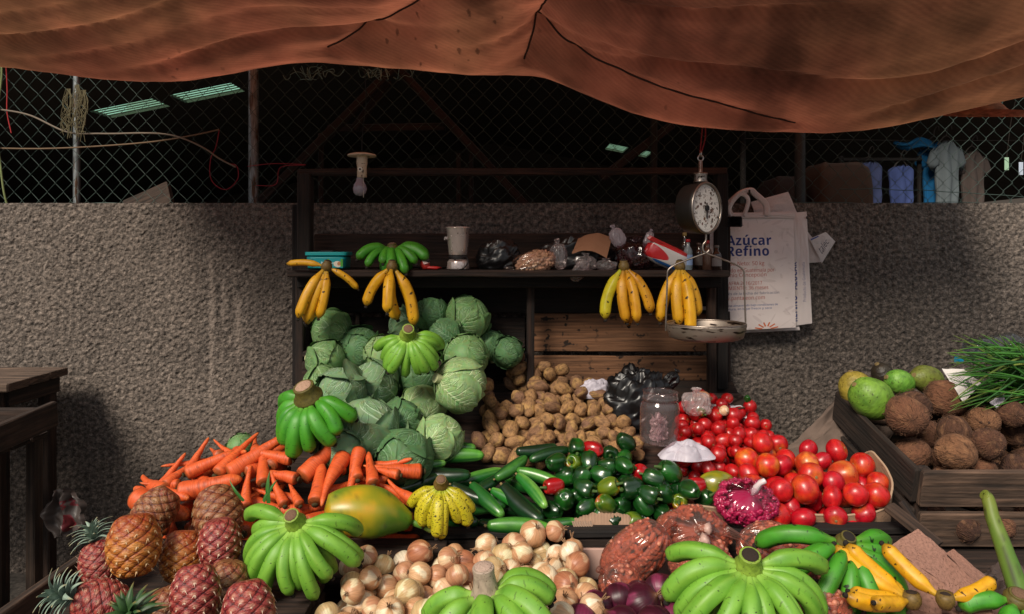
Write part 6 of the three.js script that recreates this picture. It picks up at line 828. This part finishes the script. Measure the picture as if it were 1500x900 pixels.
// ------------------------------------------------------------------ jar, bags and tray, then the loose heaps round them
{
  const t = thing('plastic_jar', 'clear wide-mouthed plastic jar holding crumpled plastic bags among the tomatoes', 'jar'), d = 2.26, k = 0.87 / ppm(d), b = at(965, 648, d); t.position.set(b.x, Math.max(b.y, deckY(d)), b.z); t.rotation.z = -0.03;
  part('wall', new THREE.LatheGeometry([[0.0005, 0.5], [28, 0.5], [31, 3], [32.5, 30], [33, 58], [31, 66], [28, 69], [28, 72], [30, 73], [30, 76], [28.5, 77], [28.5, 84], [29.5, 85.5], [28.6, 86.5]].map(([x, y]) => new THREE.Vector2(x * k, y * k)), 48), film('#e6dadb', { roughness: 0.06, transmission: 0.95 }), t);
  part('ring', new THREE.TorusGeometry(29.4 * k, 1.1 * k, 8, 48).rotateX(PI / 2), film('#efe6e6', { roughness: 0.05 }), t, [0, 86 * k, 0]); part('ring', new THREE.TorusGeometry(30.2 * k, 0.9 * k, 8, 48).rotateX(PI / 2), film('#efe6e6', { roughness: 0.05 }), t, [0, 71 * k, 0]);
  for (const [x, z, s] of [[-0.02, 0.01, 1], [0.022, 0.0, 2], [0, -0.02, 3]]) { const o = thing('crumpled_bag', 'crumpled pinkish plastic bag stuffed in the clear jar', 'plastic bag', 'plastic bags in the jar'); o.position.copy(t.position).add(V(x, 0.004, z)); part('film', surf(30, 30, (u, v) => { const a = (u - 0.5) * 2.6 + s * 2, rr1 = 0.022 + 0.014 * fbm(u * 3 + s * 4, v * 3, s, 2); return [Math.sin(a) * rr1 + 0.022 * fbm(u * 5, v * 5, s + 2, 3), v * (0.075 + 0.03 * n3(u * 4, s, 2)), Math.cos(a) * rr1 + 0.022 * fbm(u * 5, v * 5, s + 9, 3)]; }, { closed: false }), film('#e3cdd2', { transmission: 0.7, roughness: 0.3 }), o); }
  addBall(t.position.x, t.position.y + 0.05, t.position.z, 0.072); addBall(t.position.x, t.position.y + 0.1, t.position.z, 0.07);
  const bb = at(935, 612, 2.55); crumpled('black_bag', 'big black plastic bag tied shut behind the potatoes', 'plastic bag', blackBagMat, V(bb.x, deckY(2.55) - 0.004, bb.z), 0.25, 0.2, 0.16, 5, 0.2, 0.2); addBall(bb.x, deckY(2.55) + 0.06, bb.z, 0.09);
  const ear = at(978, 556, 2.55), e = thing('black_bag_knot', 'twisted ear of the tied black bag against the planks', 'plastic bag'); part('film', bagGeo(44, 0.05, 0.06, 0.04, { pleat: 8, lump: 0.4, crumple: 0.15 }), blackBagMat, e, [ear.x, ear.y - 0.03, ear.z], [0, 0, -0.5]);
  const white = phys({ color: '#cfc9d6', roughness: 0.5, transmission: 0.25, thickness: 0 });
  const w = at(872, 575, 2.6); crumpled('white_bag', 'small folded white plastic bag against the planks behind the potatoes', 'plastic bag', white, V(w.x, Math.max(deckY(2.6), w.y - 0.02), w.z), 0.12, 0.07, 0.06, 9, 0.1, 0.3);
}
{ // cardboard tray of tomatoes
  const t = thing('tomato_tray', 'cut-down cardboard box holding the large tomatoes', 'cardboard tray'), card = std({ color: '#8f7058', roughness: 0.9, map: speckMap, side: THREE.DoubleSide });
  const path = new THREE.CatmullRomCurve3([V(0.5, 0, -2.1), V(0.7, 0, -2.075), V(0.95, 0, -2.06), V(1.07, 0, -2.065), V(1.115, 0, -2.11), V(1.12, 0, -2.2), V(1.1, 0, -2.32)]), n = 70, P = path.getPoints(n);
  const wall = (in_) => surf(n, 5, (u, v) => { const p = P[Math.round(u * n)], y0 = deckY(-p.z) - 0.0, tp = 0.078 + 0.05 * sst(0.3, 0.8, u) - 0.06 * sst(0.88, 1, u) + 0.004 * n3(u * 14, 1, 1); return [p.x + in_ * 0.006 + 0.012 * v * sst(0.6, 0.8, u), y0 + v * tp, p.z + in_ * -0.004 + 0.008 * v]; }, { closed: false });
  part('outer_wall', wall(0), card, t); part('inner_wall', wall(-1), card, t); const rim = P.map((p, i) => { const u = i / n, tp = 0.078 + 0.05 * sst(0.3, 0.8, u) - 0.06 * sst(0.88, 1, u) + 0.004 * n3(u * 14, 1, 1); return V(p.x - 0.003 + 0.012 * sst(0.6, 0.8, u), deckY(-p.z) + tp, p.z + 0.01); }); part('rim', tube(rim, 6, (q) => (q < 0.001 || q > 0.999 ? 0.0006 : 0.0036 + 0.001 * n3(q * 60, 1, 2))), std({ color: '#a58a72', roughness: 0.95 }), t);
  part('floor', new THREE.BoxGeometry(0.56, 0.004, 0.27).rotateX(Math.atan(0.45)), card, t, [0.82, deckY(2.2) + 0.003, -2.2]);
  for (let i = 35; i <= n; i += 3) addBall(P[i].x + 0.03, deckY(-P[i].z) + 0.05, P[i].z, 0.03);
}
{ // torn cardboard strip, standing on the ledge before the peppers
  const t = thing('torn_cardboard', 'torn strip of corrugated cardboard on the ledge before the peppers', 'cardboard'); const a = at(842, 779, 2.03), b = at(938, 777, 2.03);
  part('strip', surf(60, 8, (u, v) => { const e = 0.034 + 0.014 * Math.sin(u * PI) + 0.008 * n3(u * 9, 2, 2) + 0.004 * n3(u * 30, 1, 1) - 0.024 * sst(0.75, 1, u); return [mix(a.x, b.x, u), mix(a.y, b.y, u) + v * e, -2.03 - 0.012 * v + 0.0018 * Math.sin(u * 130) * v + 0.006 * fbm(u * 4, v * 2, 3, 2)]; }, { closed: false }), std({ color: '#9c7e69', roughness: 0.95, side: THREE.DoubleSide }), t); part('torn_flap', surf(24, 5, (u, v) => [mix(a.x, mix(a.x, b.x, 0.3), u) - 0.01 * v, a.y + 0.004 + v * (0.03 + 0.006 * n3(u * 12, 3, 3)), -2.022 + 0.003 * Math.sin(u * 50) + 0.006 * v], { closed: false }), std({ color: '#b59a86', roughness: 0.95, side: THREE.DoubleSide }), t);
}
{
  R = rngOf(66);
  const red = std({ color: '#b0705a', roughness: 0.55 }), beans = beanGeo(0.014, 0.0056), F = film('#e6c2b4', { roughness: 0.09, transmission: 0.93 });
  const bag = (label, px, py, d, rot, w, h, dd, seed, n = 420, knot = seed % 2, point = 0) => { const t = thing('bean_bag', label, 'bag of beans', 'bags of red-brown beans'); t.position.copy(at(px, py, d)); t.rotation.set(...rot); const fg = tiedBag(seed, w, h, dd, { point }); filling(t, n, w, h, dd, seed, beans, [red], fg); part('film', fg, F, t); if (knot) part('gathered_neck', tube([V(0, h * 0.86, 0), V(0, h * 0.96, 0), V(0.003, h * 1.04, 0), V(0.006, h * 1.12, 0.004), V(0.014, h * 1.2, 0.006), V(0.016, h * 1.21, 0.006)], 16, (q, a) => (q < 0.01 || q > 0.99 ? 0.001 : mix(0.02, 0.011, sst(0, 0.4, q)) * (1 + 0.7 * sst(0.6, 1, q)) * (1 + 0.22 * Math.sin(a * 7 + q * 5)))), phys({ color: '#d8b3a6', roughness: 0.35, transmission: 0.3, thickness: 0 }), t); const u = V(0, 1, 0).applyEuler(t.rotation); for (const q of [0.3, 0.65]) addBall(t.position.x + u.x * h * q, t.position.y + u.y * h * q, t.position.z + u.z * h * q, w * 0.42); };
  bag('knotted clear bag of red-brown beans, topmost of the bean bags', 1000, 797, 1.98, [0.95, 0, -0.12], 0.2, 0.15, 0.16, 1, 1300);
  bag('clear bag of red-brown beans leaning beside the pale cardboard', 890, 850, 1.85, [0.15, 0, -0.78], 0.135, 0.2, 0.11, 2, 1000);
  bag('small clear bag of red-brown beans squeezed below the topmost one', 1022, 852, 1.78, [0.4, 0, 0.05], 0.15, 0.12, 0.11, 3, 800);
  bag('pointed clear bag of red-brown beans beside the deep green banana hand', 1204, 842, 1.8, [0.2, 0, 1.12], 0.16, 0.235, 0.13, 4, 1200, 0, 1);
  bag('slack clear bag of red-brown beans above the red onions', 938, 872, 1.8, [0.4, 0, 0.9], 0.1, 0.12, 0.09, 6, 380);
  bag('clear bag of red-brown beans under the deep green banana hand', 1228, 905, 1.55, [0.6, 0.3, 0.8], 0.11, 0.12, 0.09, 7, 260);
  const p = thing('purple_bean_bag', 'clear bag of glossy crimson-purple beans with a twisted white neck', 'bag of beans'); p.position.copy(at(1082, 752, 2.06)); p.rotation.set(0.75, 0.1, -0.15); const pg = tiedBag(8, 0.185, 0.115, 0.15, { point: 0.5 }); filling(p, 1500, 0.165, 0.108, 0.145, 8, beanGeo(0.005, 0.0046), [phys({ color: '#a3204f', roughness: 0.35, clearcoat: 0.5 })], pg); part('film', pg, film('#fbeef4', { roughness: 0.07 }), p); part('twisted_neck', tube([V(0, 0.098, 0), V(0.002, 0.115, 0), V(0.003, 0.135, -0.004), V(0.009, 0.152, -0.008), V(0.02, 0.162, -0.01), V(0.021, 0.163, -0.01)], 10, (q, a) => (q < 0.01 || q > 0.99 ? 0.001 : (0.0105 - 0.004 * q) * (1 + 0.2 * Math.sin(a * 3 + q * 14)))), phys({ color: '#e6d6d8', roughness: 0.4, transmission: 0.2 }), p); addBall(p.position.x, p.position.y + 0.03, p.position.z + 0.03, 0.07);
  const y = thing('yellow_pepper', 'yellow-green pepper behind the purple bean bag', 'pepper'); const yp = at(1050, 712, 2.15); part('fruit', ellipsoid(26, 20, (n) => { const a = Math.atan2(n[2], n[0]), k = 1 + 0.06 * Math.cos(a * 4); return [n[0] * 0.058 * k, n[1] * 0.045, n[2] * 0.034 * k, ...mixC(C('#8f8418'), C('#5f6a1c'), clamp(0.5 + n3(n[0] * 2, n[1] * 2, n[2] * 2)))]; }), PM.pepper, y, [yp.x, Math.max(yp.y, deckY(2.12) + 0.036), yp.z]); addBall(yp.x, yp.y, yp.z, 0.037);
  // white plastic over the tomatoes
  const w = at(1005, 672, 2.22), wt = thing('white_bag', 'milky white plastic bag spread between the tomatoes and the green peppers', 'plastic bag'); wt.position.set(w.x, Math.max(w.y, deckY(2.22)) + 0.012, w.z);
  part('sheet', surf(48, 32, (u, v) => { const a = u * 2 - 1, b = v * 2 - 1, e = 1 + 0.16 * n3(Math.atan2(b, a) * 1.3, 2, 5), r = Math.min(1, Math.hypot(a, b) / e), h = 0.024 * (1 - r * r) ** 0.6 * (1 + 0.9 * n3(a * 1.7, b * 1.7, 8)), f = 1 - Math.abs(fbm(a * 1.6 + 3, b * 2.2, 4, 3)) * 2; const q = Math.max(Math.abs(a), Math.abs(b)) / (Math.hypot(a, b) || 1); return [a * 0.085 * q * e, h + 0.022 * f * (1 - r * r) - 0.006 * r, -b * 0.06 * q * e + 0.02 * h]; }, { closed: false }), phys({ color: '#cdc7d4', roughness: 0.5, transmission: 0.3, thickness: 0, side: THREE.DoubleSide }), wt); addBall(w.x, wt.position.y, w.z, 0.05);
}
{ // the loose heaps
  R = rngOf(77);
  const n1 = heap({ poly: [[672, 600], [694, 528], [760, 526], [800, 538], [850, 554], [880, 580], [932, 606], [940, 668], [870, 680], [800, 682], [740, 672], [690, 664]], plane: { y: 0.625, d: 2.32, s: 0.6 }, n: 210, bed: deckBed, kinds: potatoes, label: byLook('in the heap beside the cabbages', 'in the heap'), cat: 'potato', turn: anyTurn, size: [0.8, 1.1], tol: 0.045 });
  const n2 = heap({ poly: [[796, 700], [812, 672], [860, 664], [960, 660], [1010, 672], [1040, 690], [1056, 712], [1010, 742], [960, 742], [930, 748], [812, 748], [804, 735]], plane: { y: 0.56, d: 2.05, s: 0.5 }, n: 70, bed: deckBed, kinds: [...peppers.green, ...peppers.green, ...peppers.red, ...peppers.mixed], label: (k) => (peppers.green.includes(k) ? ['glossy dark green sweet pepper in the pepper heap', 'green peppers'] : peppers.red.includes(k) ? ['glossy red sweet pepper in the pepper heap', 'red peppers'] : ['half-ripe pepper mottled green, yellow and red in the pepper heap', 'mottled peppers']), cat: 'pepper', turn: anyTurn, size: [0.9, 1.22], tol: 0.06 });
  const n3_ = heap({ poly: [[1075, 700], [1100, 660], [1130, 642], [1190, 656], [1272, 678], [1304, 722], [1270, 745], [1190, 752], [1120, 756], [1085, 735]], plane: { y: 0.595, d: 2.1, s: 0.42 }, n: 60, bed: deckBed, kinds: bigToms, label: byLook('piled in the cardboard tray', 'in the tray'), cat: 'tomato', turn: anyTurn, size: [0.95, 1.25], tol: 0.065, tries: 90 });
  const n4 = heap({ poly: [[935, 650], [945, 676], [1000, 655], [998, 602], [1030, 588], [1090, 604], [1135, 632], [1110, 655], [1085, 690], [1030, 690], [1000, 668]], plane: { y: 0.61, d: 2.2, s: 0.43 }, n: 110, bed: deckBed, kinds: romas, label: byLook('in the heap behind the white plastic', 'behind the white plastic'), cat: 'tomato', turn: anyTurn, size: [0.92, 1.2], tol: 0.055, tries: 90 });
  const n5 = heap({ poly: [[400, 960], [430, 885], [475, 865], [520, 815], [550, 796], [650, 790], [745, 786], [835, 780], [856, 830], [882, 885], [880, 960]], plane: { y: 0.505, d: 1.6, s: 0.075 }, n: 210, bed: frontBed, kinds: onions, label: byLook('in the onion heap below the ledge', 'in the heap'), cat: 'onion', turn: anyTurn, size: [0.74, 1.05], tol: 0.045 });
  const n6 = heap({ poly: [[850, 905], [880, 870], [960, 850], [985, 870], [985, 950], [840, 950]], plane: { y: 0.49, d: 1.58, s: 0.05 }, n: 12, bed: frontBed, kinds: redOnions, label: 'dark purple onion below the bags of beans', cat: 'red onion', group: 'purple onions', turn: anyTurn, size: [0.9, 1.05], tol: 0.02 });
  for (const [px, py, s] of [[872, 900, 0.9], [908, 886, 0.95], [940, 892, 1], [968, 872, 0.95], [850, 925, 0.9], [910, 930, 1], [960, 930, 1]]) { const [x, d] = onPlane(px, py, { y: 0.475, d: 1.58, s: 0.05 }); settle(pick(redOnions), x, -d, anyTurn(), s, frontBed, 'dark purple onion below the bags of beans', 'red onion', 'purple onions', 0.49); }
  console.log('heaps', n1, n2, n3_, n4, n5, n6);
  // odd ones on the plum tomatoes
  const odd = (kind, px, py, label, cat, s = 1, q = anyTurn()) => { const [x, d] = onPlane(px, py, { y: 0.62, d: 2.2, s: 0.43 }); settle(kind, x, -d, q, s, deckBed, label, cat); };
  odd(onions[4], 1029, 607, 'single onion lying on the plum tomatoes', 'onion', 0.75); odd(onions[5], 1061, 620, 'small pale onion lying on the plum tomatoes', 'onion', 0.48); odd(peppers.mixed[1], 1027, 626, 'star-shaped green pepper stub among the plum tomatoes', 'pepper', 0.5); odd(peppers.green[1], 1095, 608, 'small green pepper end at the edge of the plum tomatoes', 'pepper', 0.42);
  const op = at(1020, 604, 2.42), ob = thing('clear_bag', 'clear plastic bag with an onion at the top of the plum tomatoes', 'plastic bag'); part('film', bagGeo(51, 0.1, 0.075, 0.07, { pleat: 11, lump: 0.3, crumple: 0.1 }), film('#e8dcdc', { transmission: 0.8, roughness: 0.2 }), ob, [op.x, op.y - 0.01, op.z]);
  const wp = at(1064, 607, 2.5), wpap = thing('white_paper', 'crumpled white paper and a stick behind the plum tomatoes', 'paper'); part('sheet', surf(20, 14, (u, v) => [wp.x + (u - 0.5) * 0.13, wp.y + 0.03 * v + 0.016 * fbm(u * 4, v * 4, 4, 3) - 0.008 * u, wp.z + (v - 0.5) * -0.06], { closed: false }), std({ color: '#c9c6cc', roughness: 0.8, side: THREE.DoubleSide }), wpap); part('stick', wire([at(1045, 606, 2.47), at(1091, 597, 2.47)], 0.0025, 4, 6), M.woodPale, wpap);
  const cb = thing('cardboard_block', 'dark cardboard box end standing behind the plum tomatoes', 'cardboard'); part('panel', board(0.15, 0.075, 0.05, 8, 0.003), std({ color: '#5c4a40', roughness: 0.95, map: speckMap }), cb, at(1057, 585, 2.62).add(V(0, -0.02, 0)));
}
// ------------------------------------------------------------------ coconut crate
{
  R = rngOf(88);
  const toWorld = (x, y, z) => { const c = Math.cos(CRATE.tilt), s = Math.sin(CRATE.tilt); return V(CRATE.x + x, CRATE.y + y * c - z * s, -CRATE.d + y * s + z * c); };
  const bed = (x, d) => CRATE.y + 0.02 + (d - CRATE.d) * Math.tan(CRATE.tilt), pl = { y: 0.715, d: 2.16, s: 0.34 };
  const fruit = (label, px, py, d, rx, ry, c0, c1, q) => { const t = thing('green_fruit', label, 'fruit', undefined), p = at(px, py, d); part('skin', ellipsoid(32, 24, (n) => { const k = 1 + 0.05 * n3(n[0] * 1.4 + px, n[1] * 1.4, n[2] * 1.4), m = clamp(0.5 + 1.3 * fbm(n[0] * 1.5 + px, n[1] * 1.5, n[2] * 1.5, 4)); return [n[0] * rx * k, n[1] * ry * k, n[2] * rx * k * 0.95, ...mixC(mixC(c0, c1, m), C('#3a2a18'), 0.7 * sst(0.18, 0.4, fbm(n[0] * 4, n[1] * 4 + px, n[2] * 4, 3)))]; }), phys({ vertexColors: true, map: speckMap, bumpMap: speckBump, bumpScale: 0.002, roughness: 0.5 }), t); part('stem_scar', new THREE.CylinderGeometry(0.008, 0.01, 0.008, 10).translate(0, ry * 0.98, 0), PM.scar, t); t.position.copy(p); t.rotation.set(...q); addBall(p.x, p.y, p.z, rx * 0.95); };
  fruit('large mottled green fruit resting on the corner of the coconut crate', 1277, 584, 2.4, 0.068, 0.08, C('#4f7a24'), C('#7fa83a'), [0.2, 0, 0.9]); fruit('yellow-brown fruit behind the large mottled green one', 1255, 572, 2.52, 0.058, 0.07, C('#8a7a30'), C('#a8963a'), [0, 0, 0.3]); fruit('bright green fruit behind the coconuts', 1318, 560, 2.58, 0.045, 0.055, C('#4f8a2a'), C('#86b848'), [0.3, 0, 1.2]); fruit('dull green-brown fruit at the back of the crate', 1358, 556, 2.6, 0.05, 0.075, C('#6a6a2c'), C('#7a8a3a'), [0.2, 0.4, 1.2]); fruit('dark bruised fruit at the back corner of the crate', 1294, 550, 2.66, 0.04, 0.048, C('#2a241c'), C('#3a3224'), [0, 0, 0.5]);
  heap({ poly: [[1350, 668], [1325, 630], [1330, 590], [1500, 590], [1560, 668]], plane: { y: 0.655, d: 2.16, s: 0.34 }, n: 30, bed, kinds: coconuts, label: byLook('in the slatted crate', 'in the crate'), cat: 'coconut', turn: anyTurn, size: [0.75, 0.92], tol: 0.01 });
  const L = [[1355, 657, 28], [1412, 674, 22], [1462, 672, 24], [1505, 668, 24], [1400, 642, 30], [1447, 641, 26], [1492, 640, 27], [1328, 614, 33], [1398, 610, 26], [1441, 604, 25], [1482, 607, 22], [1338, 582, 28], [1387, 573, 30], [1520, 610, 26], [1540, 650, 26]];
  L.forEach(([px, py, r], i) => { const [x, d] = onPlane(px, py, pl), s = r * d / FOCAL / 0.066, k = coconuts[i % 5]; settle(k, x, -d, anyTurn(), clamp(s, 0.7, 1.1), bed, k.look + ' in the slatted crate', 'coconut', k.look + 's in the crate', onPlane(px, py, pl)[2] + 0.01); });
  // spring onions
  const s = thing('spring_onions', 'loose bunch of long green spring onion leaves beside the coconuts', 'spring onions'); const gm = [C('#1f4a1c'), C('#3f7a26'), C('#7a8a3a')];
  for (let i = 0; i < 190; i++) { const x0 = rr(1490, 1590), y0 = rr(515, 600), d0 = rr(2.3, 2.58), a = at(x0, y0, d0), ex = rr(1385, 1490), ey = rr(488, 606), b = at(ex, ey, d0 + rr(-0.1, 0.05)), m = a.clone().lerp(b, 0.5).add(V(rr(-0.02, 0.02), rr(0, 0.05), rr(-0.02, 0.02))), c = mixC(gm[0], i % 9 ? gm[1] : gm[2], R()); const P = new THREE.QuadraticBezierCurve3(a, m, b).getPoints(12); part('leaf', tube(P, 5, (t) => (t === 0 || t === 1 ? 0.0004 : 0.0044 * (1 - 0.8 * t * t)), (t) => mixC(c, gm[2], 0.5 * sst(0.8, 1, t))), PM.crown, s); }
  const bed2 = thing('onion_stand', 'dark box behind the coconut crate carrying the spring onions', 'box'); plank(bed2, 'top_board', M.woodDark, V(1.62, 0.8, -2.5), V(2.2, 0.8, -2.5), 0.34, 0.02); plank(bed2, 'side_board', M.woodDark, V(1.85, 0.39, -2.5), V(2.18, 0.39, -2.5), 0.3, 0.78);
  const pb = thing('plastic_bottle', 'clear ribbed plastic bottle lying behind the spring onions', 'bottle'); part('body', new THREE.LatheGeometry([...Array(40)].map((_, i) => { const t = i / 39; return new THREE.Vector2(i === 0 || i === 39 ? 0.0005 : (t > 0.8 ? mix(0.036, 0.013, sst(0.8, 0.95, t)) : 0.036) + 0.0014 * Math.sin(t * 60), t * 0.24); }), 32), film('#dfe6ea', { roughness: 0.08 }), pb, at(1420, 512, 2.62), [0, 0.2, -PI / 2 + 0.12]); part('cap', new THREE.CylinderGeometry(0.014, 0.014, 0.018, 16), std({ color: '#1b86b0', roughness: 0.4 }), pb, at(1405, 527, 2.6), [0, 0, 1.2]);
  const pp = canvasTex(256, 256, (c) => { c.fillStyle = '#d6d2ce'; c.fillRect(0, 0, 256, 256); c.strokeStyle = '#3a3a40'; c.lineWidth = 3; for (let i = 0; i < 9; i++) { c.beginPath(); c.moveTo(20, 40 + i * 12); c.lineTo(140 + (i * 37) % 60, 40 + i * 12); c.stroke(); } const r = rngOf(4); for (let i = 0; i < 30; i++) { c.beginPath(); c.moveTo(100 + r() * 90, 130 + r() * 100); c.quadraticCurveTo(100 + r() * 120, 130 + r() * 110, 90 + r() * 110, 130 + r() * 110); c.stroke(); } });
  const paper = (label, q, m) => { const t = thing('paper_sheet', label, 'paper'), [a, b, c, d] = q.map(([x, y, k]) => at(x, y, k)); const g = surf(12, 12, (u, v) => { const p = a.clone().lerp(b, u).lerp(d.clone().lerp(c, u), v); return [p.x, p.y + 0.008 * n3(u * 2, v * 2, 3), p.z + 0.01 * n3(u * 3, v * 3, 6)]; }, { closed: false }), uv = g.attributes.uv; for (let i = 0; i < uv.count; i++) uv.setY(i, 1 - uv.getY(i)); part('sheet', g, m, t); };
  paper('white printed newspaper sheet tucked behind the coconuts', [[1380, 540, 2.5], [1412, 541, 2.48], [1438, 562, 2.4], [1412, 590, 2.38]], std({ map: pp, roughness: 0.85, side: THREE.DoubleSide })); paper('small white paper scrap between the coconuts and the spring onions', [[1450, 590, 2.36], [1470, 573, 2.36], [1474, 592, 2.34], [1460, 597, 2.34]], std({ color: '#c9c4cf', roughness: 0.85, side: THREE.DoubleSide }));
  const cl = thing('sack_cloth', 'grey-brown sacking draped down between the crate and the tomatoes', 'sacking'), A = [[1238, 562, 2.66], [1300, 545, 2.74], [1350, 545, 2.76]], B = [[1140, 660, 2.5], [1200, 700, 2.4], [1260, 720, 2.42]]; const ca = new THREE.CatmullRomCurve3(A.map((q) => at(...q))), cbv = new THREE.CatmullRomCurve3(B.map((q) => at(...q)));
  part('cloth', surf(50, 50, (u, v) => { const p = ca.getPoint(u).lerp(cbv.getPoint(u), v); return [p.x + 0.02 * fbm(u * 3, v * 2, 4, 3), p.y - 0.03 * Math.sin(v * PI) + 0.03 * fbm(u * 6 + v * 2, v * 2, 1, 3), p.z + 0.03 * fbm(u * 7, v * 2, 6, 3)]; }, { closed: false }), std({ color: '#75645a', roughness: 0.95, map: clothMap, side: THREE.DoubleSide }), cl);
}
// ------------------------------------------------------------------ cardboard box, banana stalk, rubbish bag
{
  const t = thing('cardboard_box', 'torn open pinkish cardboard box beside the ripe bananas', 'cardboard box'), m = std({ color: '#9a7263', roughness: 0.92, map: speckMap, side: THREE.DoubleSide }), edge = std({ color: '#b3968a', roughness: 0.95, side: THREE.DoubleSide });
  const panel = (n, q, seed) => { const [a, b, c, d] = q.map(([x, y, k]) => at(x, y, k)), nn = b.clone().sub(a).cross(d.clone().sub(a)).normalize().multiplyScalar(0.0022), f = (s) => surf(16, 16, (u, v) => { const p = a.clone().lerp(b, u).lerp(d.clone().lerp(c, u), v).addScaledVector(nn, s * (1 + 0.6 * n3(u * 20, v * 20, seed))); const w = 0.005 * fbm(u * 3, v * 3, seed, 2); return [p.x, p.y + w, p.z]; }, { closed: false }); part(n, mergeGeometries([f(1), f(-1)]), m, t); };
  panel('flap', [[1302, 802, 1.72], [1345, 776, 1.76], [1388, 812, 1.7], [1384, 856, 1.58]], 1); panel('flap', [[1386, 812, 1.7], [1398, 806, 1.7], [1460, 858, 1.56], [1442, 866, 1.52]], 2); panel('wall', [[1384, 812, 1.69], [1440, 864, 1.53], [1460, 910, 1.46], [1380, 900, 1.5]], 3); panel('wall', [[1302, 802, 1.72], [1384, 856, 1.58], [1380, 930, 1.55], [1296, 900, 1.62]], 4); panel('floor', [[1290, 850, 1.78], [1450, 850, 1.7], [1500, 960, 1.4], [1250, 960, 1.42]], 5);
  const s = thing('banana_stalk', 'thick green banana stalk with a cut end standing beside the cardboard', 'banana stalk'), P = new THREE.CatmullRomCurve3([at(1441, 724, 1.62), at(1446, 728, 1.62), at(1455, 760, 1.6), at(1468, 795, 1.57), at(1482, 835, 1.53), at(1500, 890, 1.48), at(1502, 896, 1.48)]).getPoints(36);
  part('stem', tube(P, 16, (q, a) => (q === 0 || q === 1 ? 0.001 : (0.011 + 0.012 * q) * (1 + 0.08 * n3(q * 9, Math.cos(a) * 2, 3) + 0.35 * sst(0.42, 0.46, q) * sst(0.54, 0.47, q) * Math.max(0, Math.cos(a + 1.2)))), (q, a) => mixC(mixC(C('#6f7a2c'), C('#3f6a20'), clamp(q + 0.4 * n3(q * 4, Math.cos(a), 2))), C('#2a2412'), 0.8 * sst(0.1, 0.3, fbm(q * 6, Math.cos(a) * 1.5, Math.sin(a) * 1.5 + 7, 3)))), PM.crown, s);
  bananaHand('small hand of stubby green bananas at the foot of the banana stalk', at(1490, 880, 1.46), [0.4, 0, 0], { scheme: 'deep', L: 0.1, R0: 0.018, bend: 0.6, rows: [{ n: 5, from: -90, to: 90, e: -10 }], crownR: 0.02, crownH: 0.02 });
  crumpled('grey_rag', 'grey-brown rag lying beside the foot of the banana stalk', 'rag', std({ color: '#6a5a54', roughness: 0.95, map: clothMap }), V(at(1495, 850, 1.72).x, FRONT_Y, -1.72), 0.2, 0.14, 0.16, 23, 0.2);
  const rb = thing('rubbish_bag', 'torn grey plastic bag with red print caught on the table leg', 'plastic bag'), pr = canvasTex(256, 256, (c) => { c.fillStyle = '#453d3a'; c.fillRect(0, 0, 256, 256); c.fillStyle = '#5c1a20'; c.beginPath(); c.ellipse(150, 70, 38, 50, 0.4, 0, 7); c.fill(); c.font = 'bold 74px sans-serif'; c.fillText('88', 110, 200); }); rb.position.copy(at(95, 786, 2.3)); part('film', surf(24, 28, (u, v) => [(u - 0.5) * 0.1 * (0.5 + 0.8 * sst(0, 0.4, v)) * (1 - 0.5 * sst(0.75, 1, v)) + 0.03 * fbm(u * 3, v * 3, 2, 3), 0.15 - v * 0.15 + 0.02 * fbm(u * 4, v * 2, 5, 2), 0.035 * fbm(u * 5, v * 3, 8, 3) + 0.012 * Math.sin(u * 16)], { closed: false }), phys({ map: pr, roughness: 0.45, side: THREE.DoubleSide }), rb);
}
scene.traverse((o) => { if (o.isMesh) { o.castShadow = true; o.receiveShadow = true; } });
renderer.render(scene, camera);
